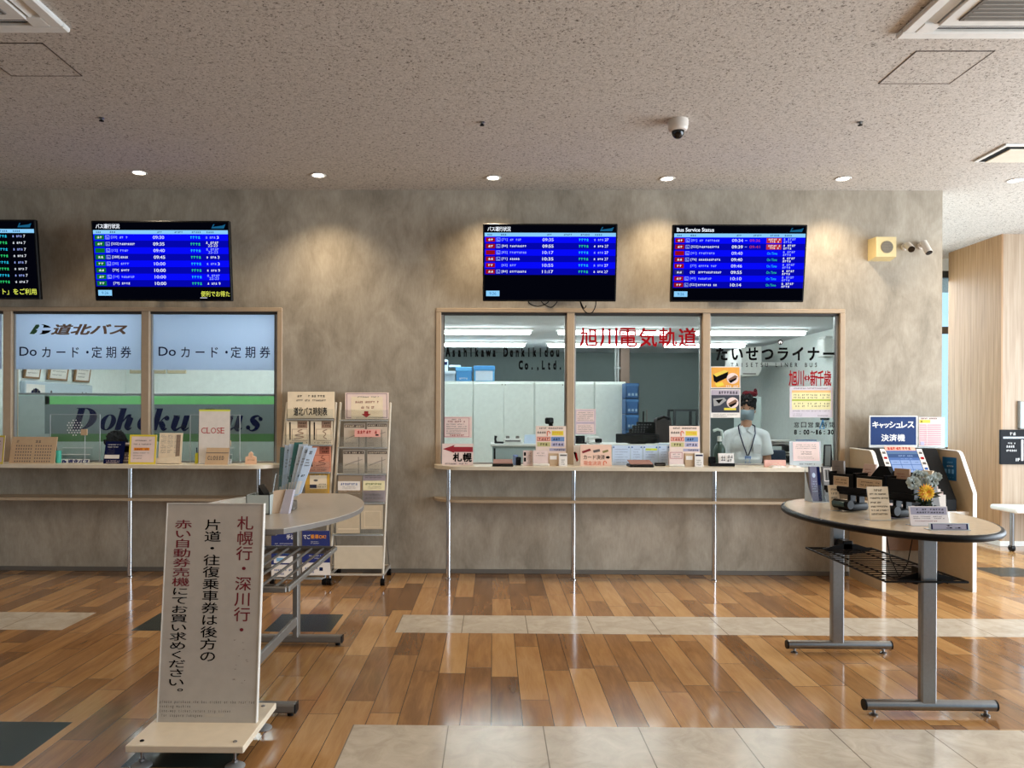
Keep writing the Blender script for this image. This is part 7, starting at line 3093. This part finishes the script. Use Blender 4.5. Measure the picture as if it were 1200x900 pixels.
def rp(s, d, z):
    return PA + ax * s + nb * d + V((0, 0, TZ + z))


t = thing('form_rack', 'black desk rack with labelled form trays on the oval table', 'desk rack', (PA.x, PA.y, TZ))
b = MB()
b.obox(rp(RL / 2, .08, .105), (RL + .06, .13, .018), M_black, RM, .005)
b.obox(rp(RL / 2, .012, .125), (RL + .06, .012, .03), M_black, RM, .003)
build('rail', b, t)
for s in (.13, RL - .10):
    b = MB()
    b.obox(rp(s, .06, .03), (.11, .14, .05), M_black, RM, .018, 3)
    b.cyl(rp(s - .055, -.02, .045), rp(s + .055, -.02, .045), .026, M_black, 16)
    b.obox(rp(s - .025, .08, .07), (.022, .05, .09), M_black, RM, .004)
    b.obox(rp(s + .035, .08, .07), (.022, .05, .09), M_black, RM, .004)
    build('pedestal', b, t)
    b = MB()
    b.cyl(rp(s - .05, -.034, .046), rp(s + .03, -.034, .046), .017, mat('dark_teal_roll', (70, 92, 92), .3, .4), 14)
    build('roll', b, t)
for i, (s, w) in enumerate(((.09, .17), (.28, .19), (.47, .16))):
    b = MB()
    z0, z1 = .114, .215
    for s0, s1, d0, d1, za, zb in ((s - w / 2, s + w / 2, .012, .02, z0, z1), (s - w / 2, s + w / 2, .14, .148, z0, z1 + .03), (s - w / 2, s - w / 2 + .006, .012, .148, z0, z1 + .01), (s + w / 2 - .006, s + w / 2, .012, .148, z0, z1 + .01), (s - w / 2, s + w / 2, .012, .148, z0, z0 + .006)):
        b.obox(rp((s0 + s1) / 2, (d0 + d1) / 2, (za + zb) / 2), (s1 - s0, d1 - d0, zb - za), M_black, RM)
    if i == 1:
        b.prism([rp(s - w * .35, .10, z1 - .01), rp(s + w * .42, .10, z1 - .01), rp(s + w * .2, .11, z1 + .055), rp(s - w * .1, .11, z1 + .055)], nb * .03, M_blackm)
    o = build('form_tray', b, t, smooth=False)
    b = MB()
    if i < 2:
        f = .62 if i == 0 else .85
        TLp, TRp, BLp = rp(s - w * f / 2, .0115, z1 - .015), rp(s + w * f / 2, .0115, z1 - .015), rp(s - w * f / 2, .0115, z0 + .03)
        p = PR(TLp, TRp, BLp, 0, 0, 100, 40, .0006)
        if p.n.dot(-nb) < 0:
            p.n = -p.n
        p.rect(0, 0, 100, 40, M_kraft, 1)
        p.frame(0, 0, 100, 40, 2, M_paperc, 2)
        p.lines(12, 8, 90, 32, 2, M_ink, i + 2, .45)
        build('label', p, o, smooth=False)
# cards standing in the trays
for s, d, h0, h1, w, m, lab, tilt in ((.035, .05, .13, .285, .085, mat('grey_card', (120, 112, 106), .7), 'grey bent form sticking up at the left end of the black desk rack', -.03),
                                      (.185, .09, .13, .275, .08, mat('pinkish_card', (206, 176, 160), .7), 'pinkish form standing in the black desk rack left of the dark triangle', .01),
                                      (.44, .06, .13, .265, .09, mat('tan_card', (164, 134, 110), .7), 'tan form in the middle of the black desk rack, before the kiosk screen', -.02),
                                      (.52, .10, .13, .262, .06, mat('cream_card', (220, 200, 172), .7), 'cream form standing in the black desk rack beside the silvery flowers', .02)):
    b = MB()
    q = [rp(s - w / 2, d, h0), rp(s + w / 2, d, h0), rp(s + w / 2 + tilt, d + .03, h1), rp(s - w / 2 + tilt, d + .03, h1)]
    b.prism(q, nb * .012, m)
    o = solo('form_stack', b, lab, 'forms', 'forms in the black desk rack', smooth=False)
    p = PR(q[3], q[2], q[0], 0, 0, 100, 140, .0006)
    if p.n.dot(-nb) < 0:
        p.n = -p.n
    p.lines(20, 22, 80, 66, 3, M_dred if 'pink' in lab or 'tan' in lab else M_inkg, 5, .4)
    build('print', p, o, smooth=False)


# flowers at the near end of the rack
FL = at(1085, 585, 3.94)
t = thing('flower_arrangement', 'artificial flowers, silvery roses above one yellow bloom, at the end of the black rack', 'flowers', (FL.x, FL.y, TZ))
b = MB()
b.lathe((FL.x, FL.y, TZ), [(.04, 0), (.046, .004), (.05, .09), (.044, .09), (.042, .01)], M_blackm, 20)
build('pot', b, t)


def rose(b, c, r, m, R, n=3):
    rr = random.Random(int(c.x * 1e4))
    for ring in range(n):
        cnt = 5 + ring * 2
        for k in range(cnt):
            a = 2 * math.pi * k / cnt + ring * .5 + rr.uniform(-.15, .15)
            rad = r * (.22 + .30 * ring)
            tilt = .25 + .42 * ring
            L = r * (.42 + .16 * ring)
            d = V((math.cos(a), 0, math.sin(a)))
            up = V((0, -1, 0))
            o = c + d * rad * .6 + up * (r * (.5 - .28 * ring))
            e = (up * math.cos(tilt) + d * math.sin(tilt)).normalized()
            sd = e.cross(d).normalized()
            nrm = sd.cross(e)
            pts = [o - e * L * .4, o + sd * L * .5, o + sd * L * .42 + e * L * .55 + nrm * L * .1, o + e * L * .8 + nrm * L * .18, o - sd * L * .42 + e * L * .55 + nrm * L * .1, o - sd * L * .5]
            b.add([R @ (q - c) + c for q in pts] + [R @ (o + e * L * .2 - nrm * L * .16 - c) + c], [[0, 1, 6], [1, 2, 6], [2, 3, 6], [3, 4, 6], [4, 5, 6], [5, 0, 6]], m)


gw = mat('silvery_petal', (172, 182, 178), .7, var=.2, scale=60)
yl = mat('yellow_petal', (238, 186, 36), .6, var=.25, scale=60)
k = 3.95 / 885
for px, py, r, dy in ((1070, 566, 8, .0), (1082, 560, 8.5, .05), (1092, 564, 8, .02), (1074, 556.5, 6.5, .07), (1098, 558.5, 5.5, .06)):
    c = at(px, py, 3.935 + dy)
    b = MB()
    rose(b, c, r * k, gw, Matrix.Rotation(random.Random(px).uniform(-.4, .4), 3, 'Z') @ Matrix.Rotation(random.Random(px).uniform(-.5, .3), 3, 'X'))
    build('silvery_rose', b, t, angle=70)
c = at(1086, 577, 3.90)
b = MB()
rr = random.Random(2)
for ring in range(4):
    cnt = 7 + ring * 4
    for q in range(cnt):
        a = 2 * math.pi * q / cnt + ring * .3
        L = 10.2 * k * (.45 + .2 * ring)
        d = V((math.cos(a), -.75 + .28 * ring, math.sin(a))).normalized()
        sd = d.cross(V((0, 1, 0))).normalized() * 1.5 * k
        b.add([c + sd * .5, c + d * L * .6 + sd * 1.1, c + d * L, c + d * L * .6 - sd * 1.1, c - sd * .5], [[0, 1, 2, 3, 4]], yl if rr.random() < .8 else M_org)
build('yellow_bloom', b, t, smooth=False)
b = MB()
gl = mat('dark_leaf', (44, 62, 40), .6, var=.25, scale=50)
for q in range(26):
    a, e = rr.uniform(-2.9, 2.9), rr.uniform(-.2, .9)
    o = V((FL.x + rr.uniform(-.03, .04), FL.y, at(0, rr.uniform(566, 588), 3.955).z))
    d = V((math.cos(a), rr.uniform(-.7, .3), math.sin(a) * .6)).normalized()
    sd = d.cross(V((0, .6, .8))).normalized() * .012
    L = rr.uniform(.04, .075)
    b.add([o, o + d * L * .5 + sd, o + d * L, o + d * L * .5 - sd], [[0, 1, 2, 3]], gl)
for q in range(6):
    b.tube([(FL.x + rr.uniform(-.02, .02), FL.y, TZ + .05), (FL.x + rr.uniform(-.07, .07), FL.y + rr.uniform(-.03, .03), TZ + .2)], .003, gl, 6)
build('leaves', b, t, smooth=False)
# grey holder with fanned leaflets at the end
A = onz(1101, 601, TZ)
k = A.y / 885
t = thing('brochure_holder', 'small grey holder with leaflets fanning to the right, behind the yellow bloom', 'brochure holder', (A.x, A.y, TZ))
b = MB()
x0, x1 = A.x - 14 * k, A.x + 2 * k
b.prism([(x0, A.y, TZ), (x1, A.y, TZ), (x1, A.y + .05, TZ + 34 * k), (x0, A.y + .05, TZ + 34 * k)], (0, .006, 0), mat('holder_grey', (140, 142, 144), .4))
b.box((x0, A.y - .01, TZ), (x1, A.y + .10, TZ + .006), MATS['holder_grey'])
build('holder', b, t, smooth=False)
for i in range(5):
    b = MB()
    dx = (2 + i * 2.0) * k
    z0, z1 = .012 + .0 * i, (33 - 3.2 * i) * k
    pts = [(A.x - 6 * k + dx * .4, A.y + .012 + .009 * (4 - i), TZ + z0), (A.x + 1 * k + dx * .8, A.y + .012 + .009 * (4 - i), TZ + z0), (A.x + 2 * k + dx, A.y + .04 + .009 * (4 - i), TZ + z1), (A.x - 6 * k + dx * .4, A.y + .04 + .009 * (4 - i), TZ + z1)]
    b.prism(pts, (0, .005, 0), M_paper if i % 2 == 0 else M_paperp)
    solo('leaflet', b, ('tallest white leaflet in the small grey holder beside the flowers', 'pinkish leaflet, second tallest in the small grey holder', 'white leaflet in the middle of the fan in the small grey holder',
                        'pinkish leaflet, second lowest in the small grey holder', 'lowest white leaflet at the right of the small grey holder')[i], 'leaflet', 'leaflets in the small grey holder', smooth=False)


# ================================================================== cashless payment kiosk
def kiosk():
    t = thing('payment_kiosk', 'beige kiosk booth with two white-edged side panels standing against the wall', 'kiosk', (3.75, 6.8, 0))
    kb = mat('kiosk_beige', (186, 166, 136), .5)
    ke = mat('kiosk_white_edge', (236, 234, 228), .4)
    yb = 7.10
    for X, n in ((3.355, 'left'), (4.125, 'right')):
        prof = [(yb, 0), (6.505, 0), (6.505, .845), (6.68, 1.155), (6.70, 1.18), (6.73, 1.193), (yb, 1.2)]
        b = MB()
        b.prism([(X - .013, y, z) for y, z in prof], (.026, 0, 0), kb)
        o = build('side_panel', b, t, smooth=False)
        b = MB()
        e = prof[1:] + []
        for i in range(len(e) - 1):
            (ya, za), (yc, zc) = e[i], e[i + 1]
            d = V((0, yc - ya, zc - za)).normalized()
            nn = V((0, -d.z, d.y))
            b.prism([(X - .016, ya, za), (X + .016, ya, za), (X + .016, yc, zc), (X - .016, yc, zc)], nn * .008, ke)
        build('edge_band', b, o, smooth=False)
        if n == 'right':
            A, B, C = onx(1104.5, 535, X - .0135), onx(1121, 536, X - .0135), onx(1104.5, 561.5, X - .0135)
            p = PR(A, B, V((A.x, A.y, C.z)), 0, 0, 16, 27, .0008)
            B.z = A.z
            p = PR(A, B, V((A.x, A.y, C.z)), 0, 0, 16, 27, .0008)
            p.n = V((-1, 0, 0))
            p.rect(0, 0, 16, 27, mat('sticker_blue', (24, 92, 140), .5, var=0), 1)
            p.lines(3, 4, 13, 8, 1, M_lblue, 2, .5)
            p.lines(3, 9, 13, 12, 1, M_wht, 3, .6)
            for x in (4, 8, 12):
                p.rect(x - 1.2, 14, x + 1.2, 19, M_lblue, 2)
            p.lines(5, 22, 13, 25, 1, M_lblue, 4, .4)
            s = build('sticker', p, o, smooth=False)
            s['label'] = 'blue sticker with pale marks'
    b = MB()
    b.box((3.368, 6.56, .655), (4.112, yb, .68), mat('kiosk_top_wood', (206, 170, 124), .45), .003)
    b.box((3.368, 6.555, .652), (4.112, 6.562, .683), ke)
    build('shelf', b, t)
    b = MB()
    b.box((3.368, yb - .02, .25), (4.112, yb, 1.19), mat('kiosk_back_brown', (120, 88, 62), .5))
    build('back_panel', b, t)
    return t


KS = kiosk()
# loose wires under the kiosk
b = MB()
b.tube([(3.62, 7.06, .648), (3.60, 6.95, .45), (3.66, 6.98, .2), (3.75, 7.0, .03), (3.85, 6.95, .012)], .005, M_black, 6)
b.tube([(3.85, 7.06, .648), (3.86, 6.97, .4), (3.82, 6.98, .15), (3.7, 6.92, .012)], .005, M_black, 6)
solo('cable', b, 'thin black cables hanging below the kiosk shelf', 'cable')
# payment machine
t = thing('payment_machine', 'black payment machine with a tilted pale blue touch screen inside the kiosk', 'payment machine', (3.75, 6.8, .68))
b = MB()
x0, x1 = 3.395, 4.03
prof = [(7.06, .6815), (6.60, .6815), (6.60, .78), (6.90, 1.21), (7.06, 1.21)]
b.prism([(x0, y, z) for y, z in prof], (x1 - x0, 0, 0), M_black)
build('housing', b, t, smooth=False)


def scr(px, py):
    # point of the sloping front: plane through (6.60,.78) and (6.90,1.21)
    d = ray(px, py)
    m = (1.21 - .78) / .30
    s = (CAMZ - .78 + m * 6.60) / (m * d.y - d.z)
    return EYE + d * s


sl = V((0, .30, .43)).normalized()
TL, TR, BL = scr(1031, 527), scr(1080, 527), scr(1031, 562)
TR = V((TR.x, TL.y, TL.z))
BL = TL - sl * (TL - BL).dot(sl)
p = PR(TL, TR, BL, 0, 0, 58, 40, .002)
if p.n.y > 0:
    p.n = -p.n
e1 = emit('kiosk_screen_pale', (170, 196, 244), .95)
e2 = emit('kiosk_screen_line', (70, 96, 160), .9)
p.rect(8, 0, 50, 40, emit('kiosk_screen_mid', (110, 142, 206), .9), 1)
p.rect(8, 3, 50, 6, emit('kiosk_screen_grey', (120, 150, 190), .9), 2)
p.rect(8, 6, 50, 11, emit('kiosk_screen_dim', (86, 112, 160), .9), 2).scrib(22, 7.6, 42, 9.6, e1, 3, 3)
p.scrib(24, 12, 40, 13.4, e1, 4, 3)
for i in range(3):
    for j in range(4):
        p.rect(9 + i * 13.8, 14.4 + j * 6.4, 22 + i * 13.8, 20 + j * 6.4, e1, 2)
        p.scrib(12 + i * 13.8, 17, 19 + i * 13.8, 18, e2, i, 3)
build('touch_screen', p, t, smooth=False)
p = PR(TL, TR, BL, 0, 0, 58, 40, .003)
if p.n.y > 0:
    p.n = -p.n
for a in (0, 50.5):
    p.rect(a, -1, a + 7.5, 40, M_paper, 1)
    for j, m in enumerate((M_inkg, M_red, M_inkg, M_blue, M_ink)):
        p.rect(a + 1.6, 3 + j * 7, a + 6, 6 + j * 7, m, 2)
p.rect(7, -4, 49, 1.6, mat('salmon_print', (236, 170, 150), .6, var=0), 2)
p.scrib(10, -3, 30, .6, M_red, 3, 3).scrib(31, -3, 47, .6, M_dred, 4, 3)
o = build('label_strips', p, t, smooth=False)
# blue sign and price list on top of the kiosk
Yk = 6.98
A, B = at(1018.5, 487, Yk), at(1075.5, 522, Yk)
t = thing('kiosk_sign', 'blue sign with white cashless payment characters above the kiosk screen', 'sign', ((A.x + B.x) / 2, Yk, 1.2))
b = MB()
b.box((A.x, Yk, 1.212), (B.x, Yk + .012, A.z), M_white, .003)
b.box((A.x + .08, Yk + .012, 1.212), (B.x - .08, Yk + .05, 1.222), M_white)
build('board', b, t)
p = PX_Y(Yk - .0005)
p.rect(1020.2, 488.4, 1073.6, 521.4, mat('kiosk_sign_blue', (12, 48, 104), .5, var=.1, scale=8, spec=.2), 1)
x = 1022.4
for ch, w, sm in (('キ', 7.6, 0), ('ャ', 6.2, 1), ('ッ', 6.0, 1), ('シ', 7.8, 0), ('ュ', 6.2, 1), ('レ', 7.4, 0), ('ス', 8.0, 0)):
    p.text(ch, x, 494.2 if not sm else 496.4, x + w - .7, 501.2, M_wht, 2, .025)
    x += w
for i, ch in enumerate('決済機'):
    p.text(ch, 1032.8 + i * 9.4, 509, 1041.4 + i * 9.4, 517, M_wht, 2, .02)
build('lettering', p, t, smooth=False)
A, B = at(1076.5, 488.5, Yk), at(1107.5, 523, Yk)
t = thing('price_list', 'pink printed list in a clear stand beside the blue kiosk sign', 'sign', ((A.x + B.x) / 2, Yk, 1.2))
b = MB()
b.box((A.x, Yk, 1.2115), (B.x, Yk + .004, A.z), M_acrf)
b.box((A.x, Yk, 1.2115), (B.x, Yk + .06, 1.2145), M_acrf)
build('stand', b, t, smooth=False)
p = PX_Y(Yk - .0005)
p.rect(1076.8, 489, 1103.5, 523, M_paperp, 1)
p.scrib(1079, 489.6, 1098, 491.2, M_ink, 3, 2)
p.rect(1077.4, 492, 1090, 495.6, M_yel, 2).scrib(1078.4, 492.6, 1089, 495, M_ink, 5, 3, .7)
pk = mat('list_pink', (214, 160, 170), .7, var=0)
for j in range(10):
    p.rect(1077.4, 497.4 + j * 2.5, 1102.6, 498.9 + j * 2.5, pk, 2)
p.rect(1085.6, 497, 1086.2, 522, M_paper, 3)
p.rect(1078.4, 517.5, 1083, 521.5, mat('lilac_print', (186, 180, 206), .6, var=0), 3)
build('print', p, t, smooth=False)

# ================================================================== far right: black sign, white panel, bench on the oak wall
Yw = 8.818
A, B = at(1171.5, 503.5, Yw), at(1171.5, 544, Yw)
t = thing('wall_sign', 'black wall sign with white print on the pale oak wall at the right edge', 'sign', (A.x + .3, Yw, B.z))
b = MB()
b.box((A.x, Yw - .015, B.z), (A.x + .62, Yw + .012, A.z), mat('sign_black', (14, 15, 20), .5, spec=.15), .003)
build('board', b, t)
p = PX_Y(Yw - .0155)
p.scrib(1175.6, 506.6, 1190.6, 510, M_wht, 2, 1)
p.rect(1175.6, 511.8, 1212, 514, mat('sign_pale', (196, 206, 216), .6, var=0), 1).lines(1176, 512.2, 1210, 513.8, 1, M_inkg, 3, .7, 2)
p.rect(1196.8, 515.4, 1199.2, 540, M_wht, 1)
p.scrib(1181, 518.6, 1190, 520.2, M_wht, 4, 1).scrib(1179, 521.8, 1191.6, 524.4, M_wht, 5, 1).scrib(1179, 526.8, 1191.6, 529, M_wht, 6, 1)
p.text('1F', 1190.6, 537, 1194.8, 540.4, M_wht, 1, .02)
build('lettering', p, t, smooth=False)
A, B = at(1194.4, 471, Yw), at(1194.4, 501.5, Yw)
b = MB()
b.box((A.x, Yw - .03, B.z), (A.x + .5, Yw + .012, A.z), mat('panel_pale_blue', (190, 216, 228), .35), .004)
t = solo('wall_panel', b, 'pale blue wall board above the black sign, cut off by the right edge', 'board')
b = MB()
b.box((A.x - .012, Yw - .034, B.z - .012), (A.x, Yw + .012, A.z + .012), M_alu, .003)
b.box((A.x - .012, Yw - .034, B.z - .012), (A.x + .5, Yw + .012, B.z), M_alu, .003)
build('frame', b, t)
A = at(1191, 597, 8.3)
t = thing('bench', 'white bench end by the oak wall, cut off by the right edge', 'bench', (A.x + .4, 8.5, 0))
zb = A.z
b = MB()
b.box((A.x, 8.3, zb - .05), (A.x + .9, 8.75, zb + .01), M_white, .025, 3)
build('seat', b, t)
for x in (A.x + .09, A.x + .8):
    b = MB()
    b.cyl((x, 8.5, .05), (x, 8.5, zb - .05), .022, M_steel, 12)
    b.cyl((x - .02, 8.5, .035), (x + .02, 8.5, .035), .035, M_black, 14)
    build('leg', b, t)
